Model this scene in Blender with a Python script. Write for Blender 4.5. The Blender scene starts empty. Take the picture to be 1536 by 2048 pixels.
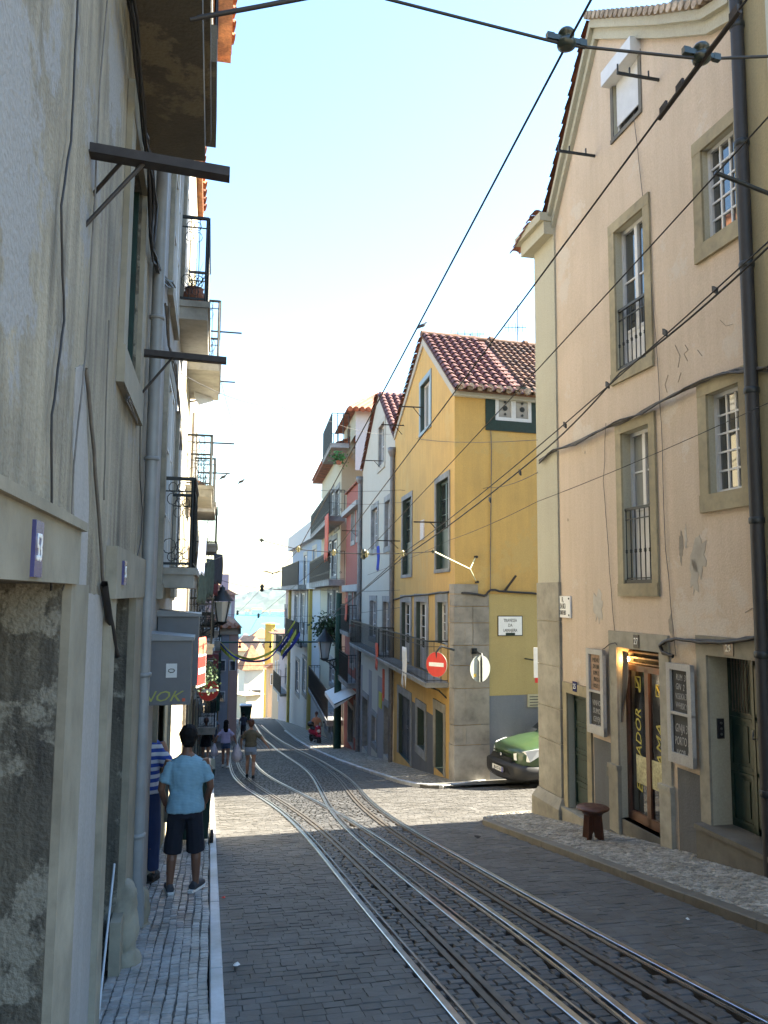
import bpy, bmesh, math, random
from mathutils import Vector, Matrix, noise
rnd = random.Random(7)
R = math.radians
S = bpy.context.scene
COL = S.collection
# ------------------------------------------------------------------ camera
FL = 1600.0
TH = math.atan(166/1600); PS = math.atan(341*math.cos(TH)/FL); RO = R(0.45)
fwd = Vector((math.sin(PS)*math.cos(TH), math.cos(PS)*math.cos(TH), math.sin(TH)))
r0 = Vector((math.cos(PS), -math.sin(PS), 0)); u0 = r0.cross(fwd)
cR = r0*math.cos(RO)+u0*math.sin(RO); cU = -r0*math.sin(RO)+u0*math.cos(RO)
cam = bpy.data.objects.new('camera', bpy.data.cameras.new('camera')); COL.objects.link(cam)
cam.data.sensor_fit = 'VERTICAL'; cam.data.sensor_height = 36; cam.data.lens = FL/2048*36
cam.data.clip_start = .05; cam.data.clip_end = 9000
cam.matrix_world = Matrix(((cR.x, cU.x, -fwd.x, 0), (cR.y, cU.y, -fwd.y, 0), (cR.z, cU.z, -fwd.z, 0), (0, 0, 0, 1)))
S.camera = cam
# ------------------------------------------------------------------ sky, sun, exposure
SUN_AZ, SUN_EL = 4.0, 36.0          # degrees forward of +X (the right), elevation
S.world = bpy.data.worlds.new('World'); S.world.use_nodes = True
wn = S.world.node_tree.nodes; wl = S.world.node_tree.links
sky = wn.new('ShaderNodeTexSky'); sky.sky_type = 'NISHITA'; sky.sun_disc = False
sky.sun_elevation = R(SUN_EL); sky.sun_rotation = R(90-SUN_AZ); sky.dust_density = 0.25; sky.air_density = 1.7; sky.ozone_density = 6.0
bg = wn['Background']; wl.new(sky.outputs[0], bg.inputs[0]); bg.inputs[1].default_value = 0.066
sun = bpy.data.objects.new('sun', bpy.data.lights.new('sun', 'SUN')); COL.objects.link(sun)
sun.data.energy = 5.0; sun.data.angle = R(.53); sun.data.color = (1, .90, .72)
sd = Vector((math.cos(R(SUN_AZ))*math.cos(R(SUN_EL)), math.sin(R(SUN_AZ))*math.cos(R(SUN_EL)), math.sin(R(SUN_EL))))
sun.rotation_euler = sd.to_track_quat('Z', 'Y').to_euler()
S.view_settings.view_transform = 'Standard'; S.view_settings.look = 'None'
S.view_settings.exposure = 3.1; S.view_settings.gamma = 1; S.view_settings.use_curve_mapping = False
S.cycles.max_bounces = 8; S.cycles.diffuse_bounces = 4; S.cycles.glossy_bounces = 3; S.cycles.transmission_bounces = 6
S.cycles.volume_bounces = 1; S.cycles.use_denoising = True; S.cycles.sample_clamp_indirect = 6

# ------------------------------------------------------------------ helpers
def ray(px, py): return fwd + cR*((px-768)/FL) + cU*((1024-py)/FL)
H = 1.7
def gz(y):
    if y < 45: return -H-.15*y
    if y < 110: return -H-6.75-.122*(y-45)
    return max(-H-6.75-7.93-.3*(y-110), -44.5)
def gnd(px, py):
    d = ray(px, py); hi = 2.0
    while hi < 300 and d.z*hi > gz(d.y*hi): hi += 1.0
    lo = hi-1.0
    for _ in range(50):
        m = (lo+hi)/2
        if d.z*m < gz(d.y*m): hi = m
        else: lo = m
    return d*lo
def atd(px, py, dist):                 # the point of the pixel's line of sight at forward distance dist (along +Y)
    d = ray(px, py); return d*(dist/d.y)
class MB:
    def __init__(s): s.v = []; s.f = []; s.m = []; s.s = []
    def add(s, vs, fs, mi=0, sm=False):
        o = len(s.v); s.v += [tuple(v) for v in vs]
        for f in fs: s.f.append([o+i for i in f]); s.m.append(mi); s.s.append(sm)
    def box(s, c, ax, ay, az, mi=0):      # centre and three half axes
        c, ax, ay, az = map(Vector, (c, ax, ay, az))
        vs = [c+ax*i+ay*j+az*k for k in (-1, 1) for j in (-1, 1) for i in (-1, 1)]
        s.add(vs, [(0, 2, 3, 1), (4, 5, 7, 6), (0, 1, 5, 4), (2, 6, 7, 3), (0, 4, 6, 2), (1, 3, 7, 5)], mi)
    def abox(s, x0, x1, y0, y1, z0, z1, mi=0):
        s.box(((x0+x1)/2, (y0+y1)/2, (z0+z1)/2), ((x1-x0)/2, 0, 0), (0, (y1-y0)/2, 0), (0, 0, (z1-z0)/2), mi)
    def tube(s, pts, r, n=8, mi=0, caps=True, sm=True):
        pts = [Vector(p) for p in pts]; rs = r if isinstance(r, (list, tuple)) else [r]*len(pts)
        rings = []; up = None
        for i, p in enumerate(pts):
            t = (pts[min(i+1, len(pts)-1)]-pts[max(i-1, 0)])
            t = t.normalized() if t.length > 1e-9 else Vector((0, 0, 1))
            if up is None: up = t.orthogonal().normalized()
            up = (up-t*up.dot(t)).normalized(); b = t.cross(up)
            rings.append([p+(up*math.cos(2*math.pi*k/n)+b*math.sin(2*math.pi*k/n))*rs[i] for k in range(n)])
        vs = [v for g in rings for v in g]; fs = []
        for i in range(len(pts)-1):
            for k in range(n): fs.append((i*n+k, i*n+(k+1) % n, (i+1)*n+(k+1) % n, (i+1)*n+k))
        s.add(vs, fs, mi, sm)
        if caps: s.add(rings[0], [tuple(range(n))[::-1]], mi); s.add(rings[-1], [tuple(range(n))], mi)
    def lathe(s, c, prof, n=16, mi=0, axis=(0, 0, 1), sm=True):   # prof: (radius, height)
        a = Vector(axis).normalized(); u = a.orthogonal().normalized(); w = a.cross(u); c = Vector(c)
        vs = [c+a*h+(u*math.cos(2*math.pi*k/n)+w*math.sin(2*math.pi*k/n))*r for r, h in prof for k in range(n)]
        fs = [(i*n+k, i*n+(k+1) % n, (i+1)*n+(k+1) % n, (i+1)*n+k) for i in range(len(prof)-1) for k in range(n)]
        s.add(vs, fs, mi, sm); s.add(vs[:n], [tuple(range(n))[::-1]], mi); s.add(vs[-n:], [tuple(range(n))], mi)
    def build(s, name, mats, parent=None, **kw):
        me = bpy.data.meshes.new(name); me.from_pydata(s.v, [], s.f)
        mats = mats if isinstance(mats, (list, tuple)) else [mats]
        for m in mats: me.materials.append(m)
        me.polygons.foreach_set('material_index', s.m); me.polygons.foreach_set('use_smooth', s.s); me.update()
        return link(name, me, parent, **kw)
def link(name, me, parent=None, label=None, cat=None, group=None, kind=None):
    o = bpy.data.objects.new(name, me); COL.objects.link(o)
    if parent is not None:
        o.parent = parent; o.matrix_parent_inverse = Matrix.Translation(-world_loc(parent))
    return tag(o, label, cat, group, kind)
def world_loc(o): return Vector(o.get('_w', (0, 0, 0)))
def tag(o, label=None, cat=None, group=None, kind=None):
    for k, v in (('label', label), ('category', cat), ('group', group), ('kind', kind)):
        if v: o[k] = v
    return o
def thing(name, label, cat, loc=(0, 0, 0), group=None):
    o = bpy.data.objects.new(name, None); COL.objects.link(o); o.location = loc; o['_w'] = tuple(loc); o.empty_display_size = .1
    return tag(o, label, cat, group)
def copy_tree(o, offset, label=None, parent=None):
    c = o.copy(); COL.objects.link(c)
    if parent is None: c.location = Vector(o.location)+Vector(offset); c['_w'] = tuple(Vector(o.get('_w', (0, 0, 0)))+Vector(offset))
    else: c.parent = parent
    if label: c['label'] = label
    for ch in list(o.children): copy_tree(ch, (0, 0, 0), None, c)
    return c
class Fr:                                 # a vertical plane: u along it, z up, n out of it
    def __init__(s, x, y, ang, side=1):
        a = R(ang); s.o = Vector((x, y, 0)); s.u = Vector((math.sin(a), math.cos(a), 0))
        s.n = Vector((-math.cos(a), math.sin(a), 0))*side
    def P(s, u, z, n=0): return s.o+s.u*u+s.n*n+Vector((0, 0, z))
    def px(s, x, y, n=0):
        d = ray(x, y); k = s.n.dot(s.o+s.n*n)/s.n.dot(d); p = d*k-s.o
        return p.dot(s.u), p.z
    def box(s, mb, a, b, z0, z1, n0, n1, mi=0):
        mb.box(s.P((a+b)/2, (z0+z1)/2, (n0+n1)/2), s.u*((b-a)/2), s.n*((n1-n0)/2), (0, 0, (z1-z0)/2), mi)
    def rc(s, x0, y0, x1, y1, n=0):       # rectangle from a top corner pixel and the opposite bottom corner pixel
        a = s.px(x0, y0, n); b = s.px(x1, y1, n); return (min(a[0], b[0]), max(a[0], b[0]), min(a[1], b[1]), max(a[1], b[1]))
# ------------------------------------------------------------------ materials
def nm(name):
    m = bpy.data.materials.new(name); m.use_nodes = True; t = m.node_tree
    return m, t.nodes, t.links, t.nodes['Principled BSDF']
def N(ns, t, **kw):
    n = ns.new(t)
    for k, v in kw.items():
        if k in n.inputs: n.inputs[k].default_value = v
        else: setattr(n, k, v)
    return n
def ramp(ns, stops):
    n = ns.new('ShaderNodeValToRGB'); e = n.color_ramp.elements
    while len(e) < len(stops): e.new(.5)
    for i, (p, c) in enumerate(stops): e[i].position = p; e[i].color = (*c, 1) if len(c) == 3 else c
    return n
def c3(c, k=1.0): return tuple(min(1, x*k) for x in c)
def mix(ns, ls, fac, a, b, blend='MIX'):
    n = ns.new('ShaderNodeMix'); n.data_type = 'RGBA'; n.blend_type = blend
    for sock, v in ((n.inputs[0], fac), (n.inputs[6], a), (n.inputs[7], b)):
        if isinstance(v, (int, float)): sock.default_value = v
        elif isinstance(v, tuple): sock.default_value = (*v[:3], 1)
        else: ls.new(v, sock)
    return n.outputs[2]
def plaster(name, base, dirt=(.2, .19, .16), amt=.5, streak=.5, patch=None, pamt=.0, bump=.25, sc=1.0):
    m, ns, ls, bs = nm(name)
    geo = ns.new('ShaderNodeNewGeometry'); pos = geo.outputs['Position']
    mp = N(ns, 'ShaderNodeMapping'); mp.inputs['Scale'].default_value = (3.2*sc, 3.2*sc, .28*sc); ls.new(pos, mp.inputs[0])
    st = N(ns, 'ShaderNodeTexNoise', Scale=2.0, Detail=7.0, Roughness=.62); ls.new(mp.outputs[0], st.inputs['Vector'])
    bl = N(ns, 'ShaderNodeTexNoise', Scale=.9*sc, Detail=8.0, Roughness=.6); ls.new(pos, bl.inputs['Vector'])
    fi = N(ns, 'ShaderNodeTexNoise', Scale=45.0, Detail=4.0); ls.new(pos, fi.inputs['Vector'])
    r1 = ramp(ns, [(.35, (0, 0, 0)), (.75, (1, 1, 1))]); ls.new(st.outputs[0], r1.inputs[0])
    r2 = ramp(ns, [(.42, (0, 0, 0)), (.72, (1, 1, 1))]); ls.new(bl.outputs[0], r2.inputs[0])
    a = N(ns, 'ShaderNodeMath', operation='MULTIPLY'); ls.new(r1.outputs[0], a.inputs[0]); a.inputs[1].default_value = streak*.55
    b = N(ns, 'ShaderNodeMath', operation='MULTIPLY_ADD'); ls.new(r2.outputs[0], b.inputs[0]); b.inputs[1].default_value = amt*.5; ls.new(a.outputs[0], b.inputs[2])
    b.use_clamp = True
    c = mix(ns, ls, b.outputs[0], base, dirt)
    if patch:
        pn = N(ns, 'ShaderNodeTexNoise', Scale=.55*sc, Detail=9.0, Roughness=.7); ls.new(pos, pn.inputs['Vector'])
        r3 = ramp(ns, [(.60-pamt*.12, (0, 0, 0)), (.63-pamt*.12, (1, 1, 1))]); ls.new(pn.outputs[0], r3.inputs[0])
        c = mix(ns, ls, r3.outputs[0], c, patch)
    r4 = ramp(ns, [(.3, (.86, .86, .86)), (.7, (1.0, 1.0, 1.0))]); ls.new(fi.outputs[0], r4.inputs[0])
    c = mix(ns, ls, 1.0, c, r4.outputs[0], 'MULTIPLY')
    ls.new(c, bs.inputs['Base Color']); bs.inputs['Roughness'].default_value = .88
    bp = N(ns, 'ShaderNodeBump', Strength=bump, Distance=.02)
    ad = N(ns, 'ShaderNodeMath', operation='MULTIPLY_ADD'); ls.new(bl.outputs[0], ad.inputs[0]); ad.inputs[1].default_value = 1.5; ls.new(fi.outputs[0], ad.inputs[2])
    ls.new(ad.outputs[0], bp.inputs['Height']); ls.new(bp.outputs[0], bs.inputs['Normal'])
    return m
def stone(name, base, var=.35, rough=.75, scale=6.0, bump=.35, island=.0, spec=.5, tint=None):
    m, ns, ls, bs = nm(name)
    geo = ns.new('ShaderNodeNewGeometry'); pos = geo.outputs['Position']
    n1 = N(ns, 'ShaderNodeTexNoise', Scale=scale, Detail=9.0, Roughness=.65); ls.new(pos, n1.inputs['Vector'])
    n2 = N(ns, 'ShaderNodeTexNoise', Scale=scale*.17, Detail=5.0); ls.new(pos, n2.inputs['Vector'])
    r = ramp(ns, [(.28, c3(base, 1-var)), (.5, base), (.74, c3(base, 1+var*.8))]); ls.new(n1.outputs[0], r.inputs[0])
    r2 = ramp(ns, [(.35, (.72, .70, .66)), (.65, (1.1, 1.1, 1.1))]); ls.new(n2.outputs[0], r2.inputs[0])
    c = mix(ns, ls, 1.0, r.outputs[0], r2.outputs[0], 'MULTIPLY')
    if island:
        r3 = ramp(ns, [(0, c3((1, 1, 1), 1-island)), (.5, (1, 1, 1)), (1, (1+island, 1+island, 1+island*1.05))]); ls.new(geo.outputs['Random Per Island'], r3.inputs[0])
        oi = ns.new('ShaderNodeObjectInfo'); r5 = ramp(ns, [(0, c3((1, 1, 1), 1-island*.7)), (1, c3((1, 1, 1), 1))]); ls.new(oi.outputs['Random'], r5.inputs[0])
        c = mix(ns, ls, 1.0, c, r3.outputs[0], 'MULTIPLY'); c = mix(ns, ls, 1.0, c, r5.outputs[0], 'MULTIPLY')
    ls.new(c, bs.inputs['Base Color'])
    rr = ramp(ns, [(.3, c3((1, 1, 1), rough-.13)), (.7, c3((1, 1, 1), min(1, rough+.12)))]); ls.new(n1.outputs[0], rr.inputs[0]); ls.new(rr.outputs[0], bs.inputs['Roughness'])
    bp = N(ns, 'ShaderNodeBump', Strength=bump, Distance=.01); ls.new(n1.outputs[0], bp.inputs['Height']); ls.new(bp.outputs[0], bs.inputs['Normal'])
    bs.inputs['Specular IOR Level'].default_value = spec
    return m
def flat(name, base, rough=.6, metal=0.0, var=.12, scale=9.0, bump=.0, spec=.5, emit=None, es=0.0):
    m, ns, ls, bs = nm(name)
    geo = ns.new('ShaderNodeNewGeometry')
    n1 = N(ns, 'ShaderNodeTexNoise', Scale=scale, Detail=6.0, Roughness=.6); ls.new(geo.outputs['Position'], n1.inputs['Vector'])
    r = ramp(ns, [(.3, c3(base, 1-var)), (.7, c3(base, 1+var))]); ls.new(n1.outputs[0], r.inputs[0]); ls.new(r.outputs[0], bs.inputs['Base Color'])
    bs.inputs['Roughness'].default_value = rough; bs.inputs['Metallic'].default_value = metal; bs.inputs['Specular IOR Level'].default_value = spec
    if bump:
        bp = N(ns, 'ShaderNodeBump', Strength=bump, Distance=.01); ls.new(n1.outputs[0], bp.inputs['Height']); ls.new(bp.outputs[0], bs.inputs['Normal'])
    if emit: bs.inputs['Emission Color'].default_value = (*emit, 1); bs.inputs['Emission Strength'].default_value = es
    return m
def tilemat(name, base, dark, moss=.4):
    m, ns, ls, bs = nm(name)
    geo = ns.new('ShaderNodeNewGeometry'); pos = geo.outputs['Position']
    n1 = N(ns, 'ShaderNodeTexNoise', Scale=2.2, Detail=8.0, Roughness=.7); ls.new(pos, n1.inputs['Vector'])
    n2 = N(ns, 'ShaderNodeTexNoise', Scale=25.0, Detail=4.0); ls.new(pos, n2.inputs['Vector'])
    r = ramp(ns, [(.5-moss*.25, dark), (.62, base)]); ls.new(n1.outputs[0], r.inputs[0])
    r3 = ramp(ns, [(0, (.6, .6, .6)), (1, (1.25, 1.2, 1.1))]); ls.new(geo.outputs['Random Per Island'], r3.inputs[0])
    r4 = ramp(ns, [(.3, (.7, .7, .7)), (.7, (1.15, 1.15, 1.15))]); ls.new(n2.outputs[0], r4.inputs[0])
    c = mix(ns, ls, 1.0, r.outputs[0], r3.outputs[0], 'MULTIPLY'); c = mix(ns, ls, 1.0, c, r4.outputs[0], 'MULTIPLY')
    ls.new(c, bs.inputs['Base Color']); bs.inputs['Roughness'].default_value = .85
    bp = N(ns, 'ShaderNodeBump', Strength=.3, Distance=.01); ls.new(n2.outputs[0], bp.inputs['Height']); ls.new(bp.outputs[0], bs.inputs['Normal'])
    return m
M = {}
M['setts'] = stone('dark basalt setts', (.066, .066, .067), .45, .62, 22, .5, .45)
M['setts_worn'] = stone('worn road setts', (.088, .085, .080), .35, .7, 14, .6, .16)
M['joint'] = stone('road joint grit', (.045, .044, .043), .4, .95, 30, .5)
M['lime'] = stone('limestone paving cubes', (.30, .30, .295), .35, .5, 26, .4, .38)
M['lime_s'] = stone('small limestone cubes', (.29, .275, .24), .35, .62, 26, .4, .38)
M['limej'] = stone('paving joint sand', (.10, .098, .09), .4, .95, 30, .5)
M['kerb'] = stone('pale kerb stone', (.46, .48, .50), .22, .55, 12, .25, .12)
M['kerb2'] = stone('brown kerb stone', (.13, .12, .10), .4, .7, 12, .35, .15)
M['steel'] = flat('polished rail steel', (.42, .44, .47), .28, 1.0, .25, 5)
M['steelb'] = flat('brown rail steel', (.10, .088, .075), .5, .6, .3, 8)
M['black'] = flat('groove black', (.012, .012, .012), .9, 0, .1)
M['iron'] = flat('black painted iron', (.02, .024, .026), .5, .3, .3, 20)
M['green'] = flat('dark green paint', (.006, .024, .019), .42, 0, .35, 14, .1)
M['greeng'] = flat('green painted iron', (.015, .06, .045), .5, .2, .3, 14)
M['white'] = flat('white window paint', (.55, .56, .57), .45, 0, .06, 8)
M['cable'] = flat('black cable', (.018, .017, .018), .6, 0, .2)
M['cableg'] = flat('grey cable', (.12, .11, .10), .7, 0, .3)
M['stonef'] = stone('ochre stone surround', (.29, .25, .16), .28, .8, 7, .4)
M['stonew'] = stone('weathered limestone', (.27, .255, .21), .35, .8, 5, .5)
M['stoneg'] = stone('grey window stone', (.22, .23, .235), .3, .8, 7, .4)
M['stoned'] = stone('grimy threshold stone', (.13, .125, .11), .4, .8, 6, .5)
M['tile'] = tilemat('terracotta tiles', (.36, .135, .07), (.17, .07, .045), .3)
M['tile_o'] = tilemat('orange terracotta tiles', (.52, .22, .10), (.25, .11, .06), .1)
M['tile_d'] = tilemat('dark weathered tiles', (.20, .10, .062), (.07, .045, .032), .7)
M['redlead'] = flat('red roof coating', (.12, .045, .038), .75, 0, .5, 5, .2)
def glassm(name, col, rough=.04):
    m, ns, ls, bs = nm(name)
    geo = ns.new('ShaderNodeNewGeometry'); n1 = N(ns, 'ShaderNodeTexNoise', Scale=1.3, Detail=2.0); ls.new(geo.outputs['Position'], n1.inputs['Vector'])
    bp = N(ns, 'ShaderNodeBump', Strength=.06, Distance=.05); ls.new(n1.outputs[0], bp.inputs['Height']); ls.new(bp.outputs[0], bs.inputs['Normal'])
    bs.inputs['Base Color'].default_value = (*col, 1); bs.inputs['Roughness'].default_value = rough; bs.inputs['Specular IOR Level'].default_value = 1.0
    bs.inputs['IOR'].default_value = 1.75
    return m
M['glass'] = glassm('window glass', (.03, .035, .04))
M['glassc'] = glassm('glass before pale curtain', (.22, .23, .22), .12)
M['glassd'] = glassm('dark shop glass', (.012, .014, .016), .05)
# ------------------------------------------------------------------ building kit
UPV = Vector((0, 0, 1))
def wall(b, F, prof, holes, mat, zb=None, depth=.22, name='wall', n=0, rmat=None):
    zb = zb or (lambda u: gz(F.P(u, 0).y)-.35)
    us = sorted(set([p[0] for p in prof]+[h[i] for h in holes for i in (0, 1)]))
    lo, hi = prof[0][0], prof[-1][0]; us = [u for u in us if lo-1e-6 <= u <= hi+1e-6]
    def top(u):
        for (a, za), (c, zc) in zip(prof, prof[1:]):
            if a-1e-6 <= u <= c+1e-6: return za if c-a < 1e-6 else za+(zc-za)*(u-a)/(c-a)
        return prof[-1][1]
    mb = MB()
    for a, c in zip(us, us[1:]):
        if c-a < 1e-5: continue
        hs = sorted([(h[2], h[3]) for h in holes if h[0] <= a+1e-6 and h[1] >= c-1e-6])
        cur = (zb(a), zb(c))
        for z0, z1 in hs:
            if z0 > max(cur): mb.add([F.P(a, cur[0], n), F.P(c, cur[1], n), F.P(c, z0, n), F.P(a, z0, n)], [(0, 1, 2, 3)])
            cur = (z1, z1)
        if min(top(a), top(c)) > min(cur)-5: mb.add([F.P(a, cur[0], n), F.P(c, cur[1], n), F.P(c, top(c), n), F.P(a, top(a), n)], [(0, 1, 2, 3)])
    for u0, u1, z0, z1 in holes:
        for q in ([(u0, z0), (u0, z1)], [(u1, z1), (u1, z0)], [(u0, z1), (u1, z1)], [(u1, z0), (u0, z0)]):
            (a, za), (c, zc) = q
            mb.add([F.P(a, za, n), F.P(c, zc, n), F.P(c, zc, n-depth), F.P(a, za, n-depth)], [(0, 1, 2, 3)], 1)
    return mb.build(name, [mat, rmat or mat], b)
def tiles(parent, A, s, L, e, W, mat, pitch=.24, row=.36, name='roof_tiles', jit=.012, parts=False):
    s = s.normalized(); e = e.normalized(); nn = s.cross(e).normalized()
    if nn.z < 0: nn = -nn
    mb = MB(); r = pitch*.36
    nr, nc = max(1, int(L/row)), max(1, int(W/pitch))
    for i in range(nr):
        for j in range(nc):
            p = A+s*(i*row)+e*((j+.5)*pitch)+s*rnd.uniform(-jit, jit)+nn*rnd.uniform(0, jit)
            vs = []
            for t, rr, dz in ((-.03, r*1.12, .045), (row+.03, r*.9, .012)):
                for k in range(5):
                    a = math.pi*k/4; vs.append(p+s*t+e*(-math.cos(a)*rr)+nn*(math.sin(a)*rr*.85+dz))
            mb.add(vs, [(k, k+1, 6+k, 5+k) for k in range(4)], 0, True)
    # the channel tiles between the barrels, one sheet per row, each overlapping the next
    for i in range(nr):
        p = A+s*(i*row); mb.add([p+nn*.03, p+e*W+nn*.03, p+e*W+s*(row+.04)+nn*.005, p+s*(row+.04)+nn*.005], [(0, 1, 2, 3)])
    return mb.build(name, mat, parent, kind='stuff')
def slopebox(mb, F, a, c, n0, n1, t0, t1, mi=0):
    vs = [F.P(u, z+t, n) for n in (n0, n1) for (u, z) in (a, c) for t in (t0, t1)]
    mb.add(vs, [(0, 1, 3, 2), (4, 6, 7, 5), (0, 2, 6, 4), (1, 5, 7, 3), (0, 4, 5, 1), (2, 3, 7, 6)], mi)
def prism(b, F, prof, D, wm, rm, w=None, oh=.12, tile=True, tmat=None, tiled=None, pitch=.26, zb=None, side_mat=None, row=.38):
    w = (w or -F.n).normalized(); zb = zb or (lambda u: gz(F.P(u, 0).y)-.35)
    mb = MB(); u0, u1 = prof[0][0], prof[-1][0]
    def Q(u, z, d): return F.P(u, z)+w*d
    for u, z in (prof[0], prof[-1]): mb.add([Q(u, zb(u), 0), Q(u, z, 0), Q(u, z, D), Q(u, zb(u), D)], [(0, 1, 2, 3)])
    mb.add([Q(u0, zb(u0), D)]+[Q(u, z, D) for u, z in prof]+[Q(u1, zb(u1), D)], [tuple(range(len(prof)+2))])
    mb.build('side_wall', side_mat or wm, b)
    rf = MB()
    for (a, za), (c, zc) in zip(prof, prof[1:]):
        if c-a < .02: continue
        vs = [Q(u, z+t, d) for d in (-oh, D) for (u, z) in ((a, za), (c, zc)) for t in (.01, .09)]
        rf.add(vs, [(0, 1, 3, 2), (4, 6, 7, 5), (0, 2, 6, 4), (1, 5, 7, 3), (0, 4, 5, 1), (2, 3, 7, 6)])
    ro = rf.build('roof', rm, b)
    if tile:
        for k, ((a, za), (c, zc)) in enumerate(zip(prof, prof[1:])):
            if c-a < .3 or (tiled and k not in tiled): continue
            lo, hi = ((a, za), (c, zc)) if za < zc else ((c, zc), (a, za))
            A = Q(lo[0], lo[1]+.09, -oh); Bv = Q(hi[0], hi[1]+.09, -oh)
            if abs(zc-za) < .05: continue
            t = tiles(b, A, Bv-A, (Bv-A).length, w, D+oh, tmat or rm, pitch, row); t.parent = ro; t.matrix_parent_inverse = Matrix.Translation(-world_loc(ro))
    return ro
def house(name, label, F, u, z=None, cat='house', group=None):
    p = F.P(u, 0); return thing(name, label, cat, (p.x, p.y, gz(p.y)), group)
def ring(mb, F, rc, w, n0, n1, mi=0, sides='lrtb', wt=None, wb=None):
    n0 = max(n0, .001)
    a, c, z0, z1 = rc; wt = wt or w; wb = wb or w
    if 'l' in sides: F.box(mb, a-w, a, z0, z1, n0, n1, mi)
    if 'r' in sides: F.box(mb, c, c+w, z0, z1, n0, n1, mi)
    if 't' in sides: F.box(mb, a-w, c+w, z1, z1+wt, n0, n1+.004, mi)
    if 'b' in sides: F.box(mb, a-w, c+w, z0-wb, z0, n0, n1+.012, mi)
def window(b, F, rc, rec=.14, fm='white', gm='glass', cols=1, rows=1, leaves=2, fw=.05, mw=.022, sur=None, sw=.14, sp=.03, wb=None, panel=0, name='window', split=False, label=None, sides='lrtb'):
    a, c, z0, z1 = rc; mb = MB(); n1 = -rec; n0 = n1-.05
    F.box(mb, a, a+fw, z0, z1, n0, n1); F.box(mb, c-fw, c, z0, z1, n0, n1)
    F.box(mb, a+fw, c-fw, z1-fw, z1, n0, n1); F.box(mb, a+fw, c-fw, z0, z0+fw, n0, n1)
    g0, g1, h0, h1 = a+fw, c-fw, z0+fw, z1-fw
    if panel: F.box(mb, g0, g1, h0, h0+panel, n0, n1-.012); h0 += panel; F.box(mb, g0, g1, h0-fw*.5, h0+fw*.3, n0, n1+.002)
    wl_ = (g1-g0)/leaves; rects = []
    for k in range(leaves):
        s0 = g0+k*wl_; s1 = s0+wl_
        if k: F.box(mb, s0-fw*.7, s0+fw*.7, h0, h1, n0, n1+.006)
        x0 = s0+(fw*.7 if k else 0); x1 = s1-(fw*.7 if k < leaves-1 else 0)
        for i in range(1, cols):
            x = x0+(x1-x0)*i/cols; F.box(mb, x-mw/2, x+mw/2, h0, h1, n0+.012, n1-.008)
        for j in range(1, rows):
            y = h0+(h1-h0)*j/rows; F.box(mb, x0, x1, y-mw/2, y+mw/2, n0+.014, n1-.01)
        if split:
            for i in range(cols):
                for j in range(rows):
                    rects.append((x0+(x1-x0)*i/cols+mw/2, x0+(x1-x0)*(i+1)/cols-mw/2, h0+(h1-h0)*j/rows+mw/2, h0+(h1-h0)*(j+1)/rows-mw/2))
        else: rects.append((x0, x1, h0, h1))
    w = mb.build(name, M[fm], b, label=label)
    for q in rects:
        g = MB(); F.box(g, q[0], q[1], q[2], q[3], n0+.016, n0+.022); g.build('pane', M[gm], w)
    if sur:
        s = MB(); ring(s, F, rc, sw, -.02, sp, sides=sides, wb=wb); s.build('surround', M[sur], w)
    return w
def door(b, F, rc, mat, rec=.2, leaves=2, panels=3, sur=None, sw=.16, label=None, name='door', glass=0, sp=.03, handle=True):
    a, c, z0, z1 = rc; mb = MB(); n1 = -rec; n0 = n1-.05
    F.box(mb, a, c, z0, z1, n0, n1)
    wl_ = (c-a)/leaves
    for k in range(leaves):
        x0 = a+k*wl_+.03; x1 = a+(k+1)*wl_-.03
        for j in range(panels):
            y0 = z0+.06+(z1-z0-.1)*j/panels; y1 = z0+.02+(z1-z0-.1)*(j+1)/panels
            for r_ in ((x0, x0+.035, y0, y1), (x1-.035, x1, y0, y1), (x0, x1, y0, y0+.035), (x0, x1, y1-.035, y1)): F.box(mb, *r_, n1-.001, n1+.014)
            F.box(mb, x0+.08, x1-.08, y0+.08, y1-.08, n1-.001, n1+.01)
        if k: F.box(mb, a+k*wl_-.02, a+k*wl_+.02, z0, z1, n1-.001, n1+.02)
    d = mb.build(name, M[mat] if isinstance(mat, str) else mat, b, label=label)
    if handle:
        h = MB(); u = a+wl_*(.93 if leaves > 1 else .12); h.tube([F.P(u, z0+1.0, n1+.01), F.P(u, z0+1.0, n1+.05), F.P(u, z0+1.1, n1+.05)], .012, 6); h.build('handle', M['steel'], d)
    if sur:
        s = MB(); ring(s, F, rc, sw, -.03, sp, sides='lrt', wt=sw*1.2); s.build('surround', M[sur], d)
    return d
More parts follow.
